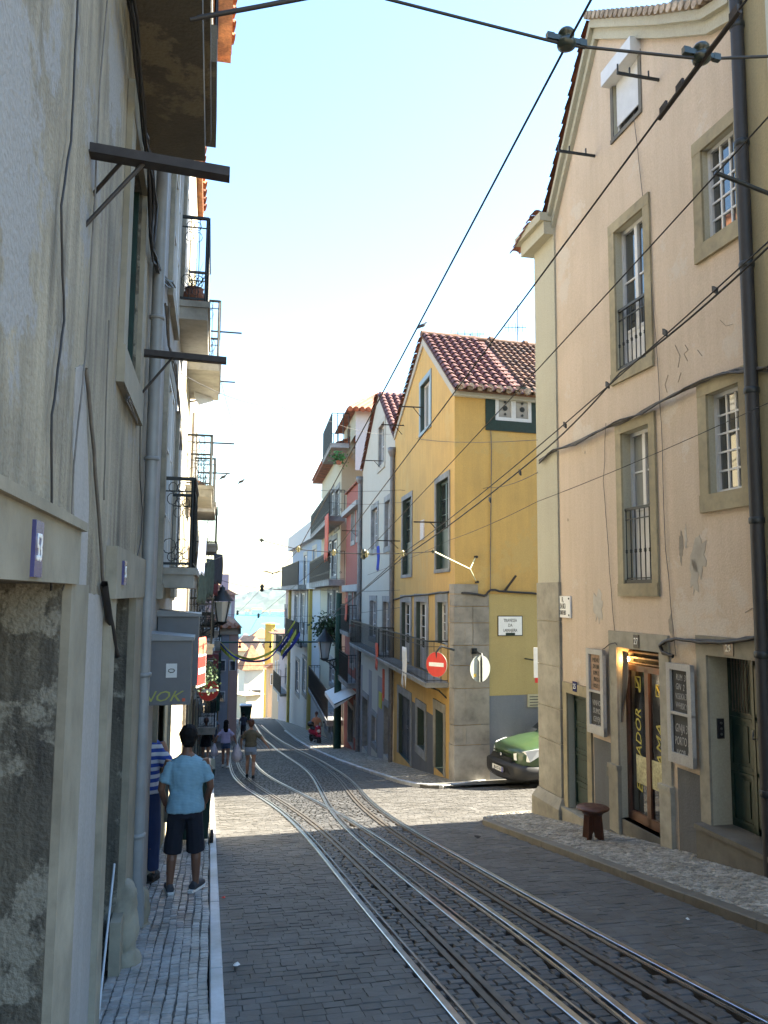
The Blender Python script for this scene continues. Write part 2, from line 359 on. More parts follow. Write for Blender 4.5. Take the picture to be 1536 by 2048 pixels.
def railing(parent, F, u0, u1, z0, z1, n, r=.008, gap=.1, knots=True, mat='iron', name='railing', ends=None, fancy=False):
    mb = MB(); k = 4 if r < .012 else 6
    paths = [(F.P(u0, 0, n), F.P(u1, 0, n))]
    if ends is not None: paths = [(F.P(u0, 0, ends), F.P(u0, 0, n)), (F.P(u0, 0, n), F.P(u1, 0, n)), (F.P(u1, 0, n), F.P(u1, 0, ends))]
    for p, q in paths:
        L = (q-p).length; m = max(1, int(L/gap)); d = (q-p)/L
        for zz, hh in ((z1, .018), (z0+.05, .008), (z1-.14, .007)) if L > .01 else ():
            mb.box((p+q)/2+UPV*zz, d*(L/2), d.cross(UPV)*(.018 if zz == z1 else .009), UPV*hh)
        for i in range(m+1):
            x = p+(q-p)*i/m
            mb.tube([x+UPV*z0, x+UPV*z1], r, k, caps=False)
            if knots: mb.lathe(x+UPV*(z0+(z1-z0)*.42), [(r, -.03), (r*2.3, -.01), (r*1.5, 0), (r*2.3, .01), (r, .03)], 6)
            if fancy and i < m:
                c = (x+p+(q-p)*(i+1)/m)/2
                for zz, rr in ((z1-.07, .045), (z0+(z1-z0)*.25, .05)):
                    mb.tube([c+UPV*(zz+rr*math.sin(t*math.pi/4))+d*(rr*math.cos(t*math.pi/4)) for t in range(9)], r*.7, 4, caps=False)
    return mb.build(name, M[mat], parent)
def balcony(b, F, u0, u1, zs, dep, h=1.0, t=.14, mat='stoneg', gap=.1, r=.008, fancy=False, knots=False, rm='iron', brackets=True, name='balcony'):
    mb = MB(); F.box(mb, u0, u1, zs-t, zs, -.02, dep); F.box(mb, u0-.02, u1+.02, zs-.045, zs-.001, .0, dep+.03)
    s = mb.build(name, M[mat], b)
    railing(s, F, u0+.03, u1-.03, zs, zs+h, dep-.03, r, gap, knots, rm, ends=0.02, fancy=fancy)
    if brackets:
        q = MB()
        for u in (u0+.25, u1-.25):
            q.tube([F.P(u, zs-t-.3, 0), F.P(u, zs-t-.1, dep*.35), F.P(u, zs-t, dep*.8)], .022, 5); q.tube([F.P(u, zs-t-.02, 0), F.P(u, zs-t-.02, dep*.85)], .018, 5)
        q.build('bracket', M['iron'], s)
    return s
def text(s, P, nrm, size, mat, parent, name='lettering', rot=0.0, up=UPV, ext=.0015, sx=1.0, align='CENTER', shear=0.0):
    cu = bpy.data.curves.new('t', 'FONT'); cu.body = s; cu.size = size; cu.align_x = align; cu.align_y = 'CENTER'; cu.extrude = ext; cu.resolution_u = 2; cu.shear = shear
    o = bpy.data.objects.new('t', cu); COL.objects.link(o); dg = bpy.context.evaluated_depsgraph_get()
    me = bpy.data.meshes.new_from_object(o.evaluated_get(dg)); bpy.data.objects.remove(o)
    nrm = Vector(nrm).normalized(); up = Vector(up); x = up.cross(nrm).normalized(); y = nrm.cross(x)
    x2 = x*math.cos(rot)+y*math.sin(rot); y2 = -x*math.sin(rot)+y*math.cos(rot)
    me.transform(Matrix(((x2.x*sx, y2.x, nrm.x, P[0]), (x2.y*sx, y2.y, nrm.y, P[1]), (x2.z*sx, y2.z, nrm.z, P[2]), (0, 0, 0, 1))))
    me.materials.clear(); me.materials.append(mat); return link(name, me, parent)
def disc(mb, c, nrm, r, t=.004, n=28, mi=0, sx=1.0):
    mb.lathe(c, [(r, 0), (r, t)], n, mi, nrm, sm=False)
def sag(p, q, s, n=10):
    p, q = Vector(p), Vector(q); return [p.lerp(q, i/n)-UPV*(s*4*(i/n)*(1-i/n)) for i in range(n+1)]
def wob(pts, a=.01, n=4):
    out = []; pts = [Vector(p) for p in pts]
    for i in range(len(pts)-1):
        for k in range(n):
            t = k/n; p = pts[i].lerp(pts[i+1], t); out.append(p+Vector((rnd.uniform(-a, a)*.3, rnd.uniform(-a, a), rnd.uniform(-a, a))))
    return out+[pts[-1]]
def smooth(pts, n=6):
    pts = [Vector(p) for p in pts]; P = [pts[0]*2-pts[1]]+pts+[pts[-1]*2-pts[-2]]; out = []
    for i in range(1, len(P)-2):
        a, b, c, d = P[i-1:i+3]
        for k in range(n):
            t = k/n; out.append(.5*((2*b)+(c-a)*t+(2*a-5*b+4*c-d)*t*t+(3*b-a-3*c+d)*t*t*t))
    return out+[pts[-1]]
# ------------------------------------------------------------------ terrain, water, far shore
def grid_sheet(name, xs, ys, zf, mat, kind='structure'):
    mb = MB(); mb.add([(x, y, zf(x, y)) for y in ys for x in xs], [(j*len(xs)+i, j*len(xs)+i+1, (j+1)*len(xs)+i+1, (j+1)*len(xs)+i) for j in range(len(ys)-1) for i in range(len(xs)-1)])
    return mb.build(name, mat, None, kind=kind)
M['terrain'] = stone('dusty hillside ground', (.16, .14, .11), .3, .9, 2, .3)
grid_sheet('ground', [-900, -300, -60, -15, 20, 80, 300, 900], [-30, 0, 20, 45, 70, 90, 110, 140, 180, 215, 260, 420, 640, 700], lambda x, y: gz(y)-.12 - (4 if y > 650 else 0), M['terrain'])
mw, ns, ls, bs = nm('estuary water')
bs.inputs['Base Color'].default_value = (.012, .13, .17, 1); bs.inputs['Roughness'].default_value = .32
g = ns.new('ShaderNodeNewGeometry'); wv = N(ns, 'ShaderNodeTexNoise', Scale=.06, Detail=6.0); ls.new(g.outputs['Position'], wv.inputs['Vector'])
bp = N(ns, 'ShaderNodeBump', Strength=.5, Distance=2.0); ls.new(wv.outputs[0], bp.inputs['Height']); ls.new(bp.outputs[0], bs.inputs['Normal'])
M['water'] = mw
grid_sheet('water', [-2500, -800, 0, 800, 2500], [600, 1200, 2000, 3200], lambda x, y: -45.5, M['water'])
M['hill'] = stone('scrubby green bluff', (.06, .085, .07), .5, .95, .02, .0)
def hill(x, y):
    t = max(0, min(1, (y-1850)/260)); e = max(0, min(1, (x-60)/230)) if x > -2e3 else 0
    base = 26+30*e+13*noise.noise(Vector((x*.006, y*.004, 1)))+7*noise.noise(Vector((x*.03, y*.02, 4)))
    return -46.5+t*base*(1+.12*max(0, (y-2100)/300))
xs = [-900+i*18 for i in range(120)]
grid_sheet('hills', xs, [1840, 1855, 1880, 1920, 1970, 2020, 2080, 2160, 2260, 2400, 2600, 2800, 3000, 3190], hill, M['hill'])
M['farw'] = flat('far pale walls', (.62, .58, .52), .8, 0, .1, .05)
for i, (x, w, h) in enumerate([(72, 10, 7), (88, 22, 11), (112, 12, 6), (130, 30, 7), (165, 16, 9), (190, 26, 5), (218, 14, 7)]):
    mb = MB(); mb.abox(x, x+w, 1838, 1850, -46, -45.5+h); mb.add([(x-1, 1837, -45.5+h), (x+w+1, 1837, -45.5+h), (x+w+1, 1851, -45.5+h), (x-1, 1851, -45.5+h), (x-1, 1844, -43+h), (x+w+1, 1844, -43+h)], [(0, 1, 5, 4), (3, 2, 5, 4), (0, 3, 4), (1, 2, 5)], 1)
    tag(mb.build('waterfront_warehouse', [M['farw'], M['tile_o']]), ('first', 'second', 'third', 'fourth', 'fifth', 'sixth', 'seventh')[i]+' pale low warehouse from the left on the far shore of the estuary', 'warehouse', 'warehouses along the far shore')
# ------------------------------------------------------------------ road, tracks, pavements
XL = .14                                   # left edge of the road = foot of the left kerb
def lf(y):                                  # left house line
    return -.58 if y < 18 else -.58+math.tan(R(.5))*(y-18)
KR = [(5.0, 2.0)]+[tuple(gnd(*p)[:2]) for p in ((1536, 1870), (1300, 1780), (1100, 1700), (960, 1645))]
KR[0] = (KR[1][0], 2.0)
kx = sum(p[0] for p in KR[1:])/4
KY = [tuple(gnd(*p)[:2]) for p in ((1000, 1561), (940, 1570), (905, 1577), (860, 1578), (820, 1572), (790, 1564), (750, 1550), (710, 1536), (670, 1521), (625, 1500), (590, 1480), (568, 1462), (556, 1447), (545, 1436))]
def kr(y):                                  # right road edge
    if y <= 12.3: return kx
    if y < 13.2: return kx+(5.1-kx)*((y-12.3)/.9)**3
    if y < KY[2][1]: return 20.0
    for a, c in zip(KY[2:], KY[3:]):
        if a[1] <= y <= c[1]: return a[0]+(c[0]-a[0])*(y-a[1])/(c[1]-a[1])
    return KY[-1][0]
FY = Fr(5.98, 19.5, 2.9)                   # yellow facade line
FS = Fr(5.98, 19.5, 85, -1)                # yellow side wall
FC = Fr(5.38, 12.65, -1.2)                  # cream facade line (u = 0 at its far corner)
FCS = Fr(5.38, 12.65, 85)                   # cream side wall line
def rf(y):                                  # right house line
    if y < 12.75: return 5.38-(y-12.65)*math.tan(R(1.2))
    if y < 19.2: return 60
    if y < 62: return 5.98+(y-19.5)*math.tan(R(2.9))
    return 8.15
ys = [2+.5*i for i in range(90)]+[47+3*i for i in range(30)]
mb = MB()
for a, c in zip(ys, ys[1:]): mb.add([(-.5, a, gz(a)-.035), (12, a, gz(a)-.035), (12, c, gz(c)-.035), (-.5, c, gz(c)-.035)], [(0, 1, 2, 3)])
mb.add([(12, y, gz(y)-.035) for y in (12, 24)]+[(40, y, gz(y)-.035) for y in (24, 12)], [(0, 1, 2, 3)])
road = mb.build('road', M['joint'], None, kind='structure')
RAILS = {
 1: [(934,2046),(870,1973),(817,1910),(774.5,1860),(709,1789),(675.5,1742),(634,1688),(606,1658),(588,1642),(565,1621),(540,1604),(508,1587.5),(487,1574),(467,1554),(459.5,1528),(459,1500),(463,1480),(472,1460)],
 2: [(1032,2045),(973,1977),(884,1887),(842,1852),(803,1814),(767,1778),(725,1738),(686,1698),(652,1666),(626,1643),(592,1621),(561,1602),(538,1587),(510,1570),(493,1556),(479,1539),(472,1517),(471,1495),(475,1476),(482,1460)],
 3: [(1259,2041),(1176.6,1969),(1110,1918),(1051.6,1871),(1000,1832),(964.6,1810),(912.5,1778),(863,1749),(824,1722),(782,1694),(741,1666),(704,1643),(663,1621),(635,1605),(606,1590),(577,1576),(549,1562),(528,1548),(512,1533),(503.5,1515),(497,1495),(494,1476),(496,1460)],
 4: [(1180,2047),(1122,1996),(1051.6,1941),(973,1883),(899.5,1828),(860,1797),(821,1766),(782,1732),(746,1701),(709,1672),(678,1643),(662,1621),(647,1591),(635,1566),(622,1546.5),(602,1531),(577,1515),(549,1494),(528,1478),(510,1449)],
 5: [(1398,2043),(1286,1984),(1208,1933),(1130,1884),(1051.6,1836),(1000,1803),(951.6,1772),(907,1743),(860,1713.6),(824,1690),(782,1663),(746,1635.5),(714.6,1609.5),(698,1584),(684,1564),(664.6,1546),(643,1531),(612,1512),(580,1495),(552,1478),(533,1463),(516,1449)],
 6: [(1512,2046),(1356,1966),(1286,1930),(1208,1885),(1130,1842),(1051.6,1797),(1000,1763),(938.5,1728),(899.5,1706),(860,1685),(821,1664),(787.5,1643),(756,1622.5),(735,1602),(720,1582),(707,1566),(688,1550),(666,1537),(643,1523),(616,1509),(592,1498),(565,1484),(541,1467),(522,1450)]}
RP = {}
for k, pts in RAILS.items():
    g_ = [gnd(*p) for p in pts]; g_ = [Vector((p.x, p.y, 0)) for p in g_]
    d = (g_[0]-g_[2]).normalized(); g_ = [g_[0]+d*3]+g_
    s_ = g_; L_ = [0]
    for a, c in zip(s_, s_[1:]): L_.append(L_[-1]+(c-a).length)
    rs = []; j = 0; m_ = int(L_[-1]/.35)
    for i in range(m_+1):
        t_ = L_[-1]*i/m_
        while j < len(L_)-2 and L_[j+1] < t_: j += 1
        rs.append(s_[j].lerp(s_[j+1], (t_-L_[j])/max(1e-6, L_[j+1]-L_[j])))
    s_ = rs
    for _ in range(60): s_ = [s_[0]]+[(s_[i-1]+s_[i]*2+s_[i+1])/4 for i in range(1, len(s_)-1)]+[s_[-1]]
    RP[k] = s_
def near_rail(x, y):
    best = 9
    for k, s_ in RP.items():
        for a, c in zip(s_, s_[1:]):
            if min(a.y, c.y)-.1 <= y <= max(a.y, c.y)+.1:
                t = (y-a.y)/(c.y-a.y) if abs(c.y-a.y) > 1e-6 else 0; best = min(best, abs(x-(a.x+(c.x-a.x)*t)))
    return best
def sweep(mb, path, prof, mi=0):            # prof: (lateral, height) closed loop, lateral to the right
    n = len(prof); vs = []
    for i, p in enumerate(path):
        t = (path[min(i+1, len(path)-1)]-path[max(0, i-1)]).normalized(); lat = Vector((t.y, -t.x, 0))
        if lat.x < 0: lat = -lat
        for l, h in prof:
            q = p+lat*l; vs.append((q.x, q.y, gz(q.y)+h))
    mb.add(vs, [(i*n+k, i*n+(k+1) % n, (i+1)*n+(k+1) % n, (i+1)*n+k) for i in range(len(path)-1) for k in range(n)], mi)
names = {1: 'leftmost shiny grooved rail of the two tram tracks', 2: 'brown slotted cable conduit between the rails of the left track', 3: 'rail third to fourth from the left, crossing over at the sunlit frog',
         4: 'left rail of the right hand track, crossing its neighbour in the sunlit patch', 5: 'brown slotted cable conduit in the middle of the right hand track', 6: 'rightmost shiny grooved rail nearest the stool pavement'}
for k, s_ in RP.items():
    slot = k in (2, 5); a_ = 1 if k != 3 and k != 6 else -1
    p0 = s_[0]; t = thing('tram_rail' if not slot else 'cable_conduit', names[k], 'rail' if not slot else 'conduit', (p0.x, p0.y, gz(p0.y)), 'rails and conduits of the funicular tracks')
    h = .010+.001*k
    if slot:
        for nme, x0, x1 in (('conduit_plate', -.056, -.014), ('conduit_plate', .014, .056)):
            mb = MB(); sweep(mb, s_, [(x0, -.03), (x0, h), (x1, h), (x1, -.03)]); mb.build(nme, M['steelb'], t)
        mb = MB(); sweep(mb, s_, [(-.016, h-.02), (.016, h-.02), (.016, h-.022), (-.016, h-.022)]); mb.build('slot', M['black'], t)
    else:
        mb = MB(); sweep(mb, s_, [(-.062*a_, -.03), (-.062*a_, h), (-.056*a_, h+.002), (-.016*a_, h+.002), (-.012*a_, h), (-.012*a_, -.03)]); mb.build('rail_head', M['steel'], t)
        mb = MB(); sweep(mb, s_, [(.022*a_, -.03), (.022*a_, h), (.036*a_, h), (.036*a_, -.03)]); mb.build('guard_lip', M['steel'], t)
        mb = MB(); sweep(mb, s_, [(.036*a_, -.03), (.036*a_, h-.004), (.050*a_, h-.004), (.050*a_, -.03)]); mb.build('side_web', M['steelb'], t)
        mb = MB(); sweep(mb, s_, [(-.012*a_, h-.025), (.022*a_, h-.025), (.022*a_, h-.027), (-.012*a_, h-.027)]); mb.build('groove', M['black'], t)
def stone_mesh(w, l, h, inset, jit, rr, rot=0, bevel=True):
    q = lambda a: rr.uniform(-a, a); cr, sr = math.cos(rot), math.sin(rot)
    def ring_(s, z): return [((x*cr-y*sr), (x*sr+y*cr), z+q(jit*.35)) for x, y in ((-w/2*s+q(jit), -l/2*s+q(jit)), (w/2*s+q(jit), -l/2*s+q(jit)), (w/2*s+q(jit), l/2*s+q(jit)), (-w/2*s+q(jit), l/2*s+q(jit)))]
    if not bevel:
        return ring_(1, -h)+ring_(1-inset, 0), [(0, 1, 5, 4), (1, 2, 6, 5), (2, 3, 7, 6), (3, 0, 4, 7), (4, 5, 6, 7)]
    return ring_(1, -h)+ring_(1, -.010)+ring_(1-inset, 0), [(0, 1, 5, 4), (1, 2, 6, 5), (2, 3, 7, 6), (3, 0, 4, 7), (4, 5, 9, 8), (5, 6, 10, 9), (6, 7, 11, 10), (7, 4, 8, 11), (8, 9, 10, 11)]
def lay(parent, name, cells, mat, w, l, h, inset, jit, nobj=0, zoff=0.0, label=None, slope=True, bfar=14):
    cells.sort(key=lambda c: c[1])
    if nobj:
        vari = []
        for k in range(8):
            v, f = stone_mesh(w, l, h, inset, jit, rnd); me = bpy.data.meshes.new(name); me.from_pydata(v, [], f); me.materials.append(mat); vari.append(me)
        vis = [i for i, c in enumerate(cells) if -60 < pr(c[0], c[1])[0] < 1596 and pr(c[0], c[1])[1] < 2120][:nobj]
        vs_ = set(vis)
        for i in vis:
            c = cells[i]; o = bpy.data.objects.new(name, vari[rnd.randrange(8)]); COL.objects.link(o); o.parent = parent; o.matrix_parent_inverse = Matrix.Translation(-world_loc(parent))
            o.location = (c[0], c[1], gz(c[1])+zoff+rnd.uniform(-.003, .003)); o.rotation_euler = (-math.atan(.15)+rnd.uniform(-.02, .02), rnd.uniform(-.02, .02), (c[2] if len(c) > 2 else 0)+rnd.uniform(-.05, .05))
            if len(c) > 3: o.scale = (c[3], c[4], 1)
        cells = [c for i, c in enumerate(cells) if i not in vs_]
    mb = MB()
    for c in cells:
        v, f = stone_mesh(w*(c[3] if len(c) > 3 else 1), l*(c[4] if len(c) > 4 else 1), h, inset, jit, rnd, c[2] if len(c) > 2 else 0, c[1] < bfar)
        dz = rnd.uniform(-.003, .003)
        mb.add([(c[0]+x, c[1]+y, gz(c[1]+y)+z+zoff+dz) for x, y, z in v], f)
    return mb.build(name+'s', mat, parent, kind='stuff')
def pr(x, y, z=None):
    p = Vector((x, y, gz(y) if z is None else z)); k = p.dot(fwd); return (768+FL*p.dot(cR)/k, 1024-FL*p.dot(cU)/k) if k > .1 else (9e9, 9e9)
# setts: finer and looser between the rails, worn and tight outside them
inner, outer = [], []
def track_band(y):
    l = [s for s in (RP[1], RP[6])]
    out = []
    for s_ in l:
        for a, c in zip(s_, s_[1:]):
            if min(a.y, c.y) <= y <= max(a.y, c.y)+1e-6: out.append(a.x+(c.x-a.x)*((y-a.y)/(c.y-a.y) if abs(c.y-a.y) > 1e-6 else 0)); break
        else: out.append(None)
    return out
y = 3.6; row = 0
while y < 46:
    st = .098; w_ = .114; b0, b1 = track_band(y); x = XL; first = True; xr = kr(y)+(.0 if y < 12 else .0)
    if 12.0 < y < 18.6: xr = 9.5+(y-12)*.7
    while x < xr-.03:
        ww = w_*rnd.uniform(.8, 1.25)*(rnd.uniform(.5, 1) if first else 1); first = False; cx = x+ww/2
        yy = y+.012*math.sin(cx*5+row)
        ins = b0 is not None and b1 is not None and b0 < cx < b1
        if cx < 5.6 and y > 13.6 or cx < 4.4 or y > 13.0:
            if not (near_rail(cx, yy) < .03):
                (inner if ins else outer).append((cx, yy, 0, ww/w_*(1 if ins else 1.09), 1 if ins else 1.07))
        x += ww
    y += st; row += 1
lay(road, 'sett', inner, M['setts'], .105, .088, .05, .14, .005, 300)
lay(road, 'worn_sett', outer, M['setts_worn'], .110, .094, .05, .10, .004, 0, -.004)
far_s = []; y = 46
while y < 111:
    x = lf(y)+.3
    while x < kr(y)+.5: far_s.append((x, y, 0, 1.55, 1.75)); x += .22
    y += .22
lay(road, 'far_sett', far_s, M['setts_worn'], .132, .112, .04, .10, .004, 0, -.004, bfar=0)
# left pavement
def strip(name, mat, xa, xb, y0, y1, dz0, dz1, step=.5, parent=None, kind='structure'):
    mb = MB(); n = max(1, int((y1-y0)/step)); yy = [y0+(y1-y0)*i/n for i in range(n+1)]
    for a, c in zip(yy, yy[1:]):
        mb.add([(xa(a), a, gz(a)+dz1), (xb(a), a, gz(a)+dz1), (xb(c), c, gz(c)+dz1), (xa(c), c, gz(c)+dz1), (xb(a), a, gz(a)+dz0), (xb(c), c, gz(c)+dz0), (xa(a), a, gz(a)+dz0), (xa(c), c, gz(c)+dz0)], [(0, 1, 2, 3), (1, 4, 5, 2), (0, 3, 7, 6)])
    return mb.build(name, mat, parent, kind=kind)
KH = .07
pl_ = strip('pavement', M['limej'], lambda y: lf(y)-.5, lambda y: lf(y)+.6, 2, 100, -.1, KH-.014)
cells = []
cols = 10; x0 = -.60; wdt = (.045-x0)/cols
for k in range(cols):
    y = 3.2+rnd.uniform(0, .08)
    while y < 26:
        l_ = .078*rnd.uniform(.75, 1.3); ww = rnd.uniform(.92, 1.02)
        cells.append((lf(y)+.58+x0+wdt*(k+.5)+.004*math.sin(y*2.1+k*1.3)+.004*math.sin(y*5+k), y+l_/2, rnd.uniform(-.06, .06), ww, l_/.078)); y += l_
lay(pl_, 'paving_stone', cells, M['lime'], wdt*.95, .072, .03, .14, .004, 300, KH)
def kerb(parent, pts, w, h, mat, name='kerb_stone', L=1.1, cap=60):     # separate kerb stones along a line, the kerb lying to the right of pts[i]->pts[i+1]
    pts = [Vector((p[0], p[1], 0)) for p in pts]; d = [0]
    for a, c in zip(pts, pts[1:]): d.append(d[-1]+(c-a).length)
    def at(s):
        for i in range(len(pts)-1):
            if d[i] <= s <= d[i+1]+1e-6: return pts[i].lerp(pts[i+1], (s-d[i])/max(1e-6, d[i+1]-d[i]))
        return pts[-1]
    s = 0
    while s < d[-1]-.05:
        e = min(d[-1], s+L*rnd.uniform(.8, 1.15)); a, c = at(s+.004), at(e-.004); t = (c-a).normalized(); r_ = Vector((t.y, -t.x, 0)); hh = h+rnd.uniform(-.004, .004)
        mb = MB(); lowv = [(p+r_*x) for p in (a, c) for x in (0, w)]
        vs = [(q.x, q.y, gz(q.y)-.06) for q in lowv]+[(q.x, q.y, gz(q.y)+hh-.008) for q in lowv]
        tp = [(p+r_*x) for p, tt in ((a+t*.004, 0), (c-t*.004, 0)) for x in (.008, w-.008)]; vs += [(q.x, q.y, gz(q.y)+hh) for q in tp]
        mb.add(vs, [(0, 1, 5, 4), (2, 6, 7, 3), (0, 4, 6, 2), (1, 3, 7, 5), (4, 5, 9, 8), (6, 10, 11, 7), (4, 8, 10, 6), (5, 7, 11, 9), (8, 9, 11, 10)])
        mb.build(name, mat, parent); s = e
kerb(pl_, [(.05, 2.5), (.06, 18), (lf(30)+.62, 30), (lf(60)+.62, 60)], .085, KH, M['kerb'])
# right pavement by the cream house
KH2 = .075
pr_ = strip('pavement', M['limej'], lambda y: kr(y)+.08, lambda y: rf(y)+.6, 2, 13.15, -.1, KH2-.012, .1)
cells = []; y = 4.4
while y < 13.0:
    x = kr(y)+.17
    while x < rf(y)+.03: cells.append((x+rnd.uniform(-.006, .006), y+rnd.uniform(-.006, .006), rnd.uniform(-.3, .3), rnd.uniform(.8, 1.05), rnd.uniform(.8, 1.05))); x += .058
    y += .055
lay(pr_, 'paving_cube', cells, M['lime_s'], .052, .05, .03, .2, .004, 0, KH2)
kerb(pr_, [(kx, 2.5), (kx, 12.3), (kx+.12, 12.75), (kx+.5, 13.05), (5.3, 13.2)], .14, KH2, M['kerb2'])
# pavement before the yellow house and on down the street
def rf2(y): return FS.o.x+(y-FS.o.y)/math.tan(R(6)) if y < 19.5 else rf(y)
kyp = KY[::1]
mb = MB(); poly = [(p[0], p[1]) for p in KY]; cells = []
def kxl(y):
    for a, c in zip(KY[2:], KY[3:]):
        if a[1] <= y <= c[1]: return a[0]+(c[0]-a[0])*(y-a[1])/(c[1]-a[1])
    return KY[-1][0]-.02*(y-KY[-1][1])
y_lo = KY[2][1]
py_ = strip('pavement', M['limej'], lambda y: kxl(y)+.06, lambda y: (rf(y)+.5 if y > 20 else 7.5), y_lo+.05, 104, -.1, KH2-.012, .25)
mb = MB(); a, c = KY[0], KY[2]; mb.add([(a[0], a[1], gz(a[1])+.05), (c[0], c[1], gz(c[1])+.05), (6.2, 19.9, gz(19.9)+.05), (12, 20.3, gz(20.3)+.05)], [(0, 1, 2, 3)]); mb.build('side_slab', M['limej'], py_)
y = y_lo+.15
while y < 104:
    g_ = .075 if y < 30 else .13 if y < 46 else .25; x = kxl(y)+.2
    while x < rf2(y)+.04: cells.append((x, y+rnd.uniform(-.008, .008), rnd.uniform(-.3, .3), g_/.075*.95, g_/.075*.95)); x += g_
    y += g_
lay(py_, 'paving_cube', cells, M['lime_s'], .068, .068, .03, .2, .005, 0, KH2, bfar=0)
kerb(py_, [(p[0], p[1]) for p in KY][:12], .14, KH2, M['kerb'], L=1.3)
# ------------------------------------------------------------------ the cream house on the right (R1)
WD = FS.u.copy()                            # direction in which the right houses run back from the street
M['cream'] = plaster('cream pink render', (.56, .455, .355), (.36, .29, .205), .55, .6, (.54, .47, .39), .35, .22)
M['creamp'] = plaster('pale corner pilaster render', (.42, .40, .31), (.24, .22, .165), .35, .3)
M['dado'] = plaster('grey dado render', (.115, .122, .132), (.06, .06, .06), .8, .6, (.2, .19, .17), .1)
cr = house('cream_house', 'cream pink corner house with gabled tiled roof, menu boards and glazed bar door', FC, -3)
F = FC
gp = [F.px(*p) for p in ((1108, 432), (1196, 42), (1330, 34), (1420, 22), (1475, -12))]
gp = [(0.0, gp[0][1])]+[(-abs(gp[0][0]), gp[0][1]+.02)]+gp[1:]
prof = sorted([(-5.55, gp[-1][1]+.25)]+[p for p in gp])
W = {k: F.rc(*v) for k, v in dict(gable=(1226, 165, 1279, 222), up=(1230, 466, 1296, 714), ur=(1404, 303, 1478, 440), mid=(1244, 868, 1308, 1166), mr=(1415, 790, 1488, 976),
     d1=(1136, 1385, 1180, 1634), d2=(1236, 1294, 1333, 1728), d3=(1416, 1310, 1530, 1712)).items()}
W['d1'] = (W['d1'][0], W['d1'][1], gz(10.8)+.13, W['d1'][3])
W['d2'] = (W['d2'][0], W['d2'][1], gz(8.9)+.10, W['d2'][3])
W['d3'] = (F.px(1528, 1500)[0], W['d3'][1], gz(7.2)+.28, W['d3'][3])
wall(cr, F, prof, list(W.values()), M['cream'], depth=.32, rmat=M['creamp'])
prism(cr, F, prof, 9, M['cream'], M['tile'], w=WD, oh=.02, tiled=[len(prof)-2, len(prof)-3], side_mat=M['creamp'])
mb = MB(); u1, z1 = F.px(1110, 432); F.box(mb, u1, .035, gz(12)-.3, gp[0][1]-.02, .0, .03); F.box(mb, -.0, .035, gz(12)-.3, gp[0][1]-.02, -.4, .0); mb.build('corner_pilaster', M['creamp'], cr)
qz = [F.px(1080, y)[1] for y in (1640, 1570, 1470, 1405, 1325, 1240, 1165)]
for i, (a, c) in enumerate(zip(qz, qz[1:])):
    mb = MB(); pr_o = .09 if i == 0 else .045; uu = u1-(.1 if i == 0 else .02)
    if i == 0:
        vs = [F.P(u, z, n) for z, n1_, ua in ((a-.5, .16, uu-.04), (c-.14, .15, uu-.03), (c, .055, uu+.05)) for u, n in ((ua, n1_), (.05+n1_*.4, n1_), (.05+n1_*.4, -.4), (ua, -.02))]
        mb.add(vs, [(0, 1, 5, 4), (1, 2, 6, 5), (4, 5, 9, 8), (5, 6, 10, 9), (0, 4, 7, 3), (4, 8, 11, 7), (8, 9, 10, 11)])
    else: F.box(mb, uu, .055, a+.006, c-.006, -.4, pr_o+rnd.uniform(-.004, .004))
    mb.build('corner_stone', M['stonew'], cr)
# gable cornice band and verge tiles
mb = MB()
for p, q in zip(gp[1:], gp[2:]): slopebox(mb, F, p, q, -.05, .07, -.30, -.12); slopebox(mb, F, p, q, -.05, .14, -.13, -.0)
slopebox(mb, F, gp[-1], (gp[-1][0]-.8, gp[-1][1]+.55), -.05, .12, -.3, -.0)
a, z = gp[0]; F.box(mb, gp[1][0]-.03, .22, z-.34, z-.1, -.5, .2); F.box(mb, gp[1][0]-.05, .30, z-.12, z+.02, -.5, .28); mb.build('cornice', M['creamp'], cr)
lowp = F.px(1036, 482)
def verge(a, c, nproj, step, parent, mat, F, name='tile', up=.02, half=.1, ln=.2):
    L = math.hypot(c[0]-a[0], c[1]-a[1]); m = max(1, int(L/step)); d = ((c[0]-a[0])/L, (c[1]-a[1])/L)
    mb = MB(); r = half
    for k in range(6):
        t = math.pi*k/5
        for n_, rr in ((0, r), (ln*1.5, r*1.15)): mb.v.append((0, 0, 0))
    mb = MB(); ax = F.u*d[0]+UPV*d[1]; nn = (F.u*(-d[1])+UPV*d[0]); nn = nn if nn.z > 0 else -nn
    vs = []
    for t_, rr, lift in ((-step*.08, r, .035), (step*1.05, r*.85, .0)):
        for k in range(6):
            an = math.pi*k/5
            for th in (0, .016): vs.append(ax*t_+F.n*(-math.cos(an)*(rr-th))+nn*(math.sin(an)*(rr-th)*.8+lift))
    fs = [(2*k, 2*k+2, 14+2*k, 12+2*k) for k in range(5)]+[(2*k+1, 13+2*k, 15+2*k, 2*k+3) for k in range(5)]+[(2*k, 2*k+1, 2*k+3, 2*k+2) for k in range(5)]
    mb.add(vs, fs, 0, False); me = None
    for i in range(m):
        P = F.P(a[0]+d[0]*i*step, a[1]+d[1]*i*step+up, nproj)
        if me is None:
            o = mb.build(name, mat, parent); me = o.data
        else: o = link(name, me, parent)
        o.location = P+nn*rnd.uniform(-.008, .008)-world_loc(parent)*0; o.rotation_euler = (rnd.uniform(-.03, .03), rnd.uniform(-.03, .03), rnd.uniform(-.03, .03))
verge((gp[1][0]+.05, gp[1][1]-.02), (gp[2][0]+.02, gp[2][1]), .10, .2, cr, M['tile'], F)
verge((.42, gp[0][1]-.24), (gp[1][0], gp[0][1]+.12), .22, .15, cr, M['tile'], F)
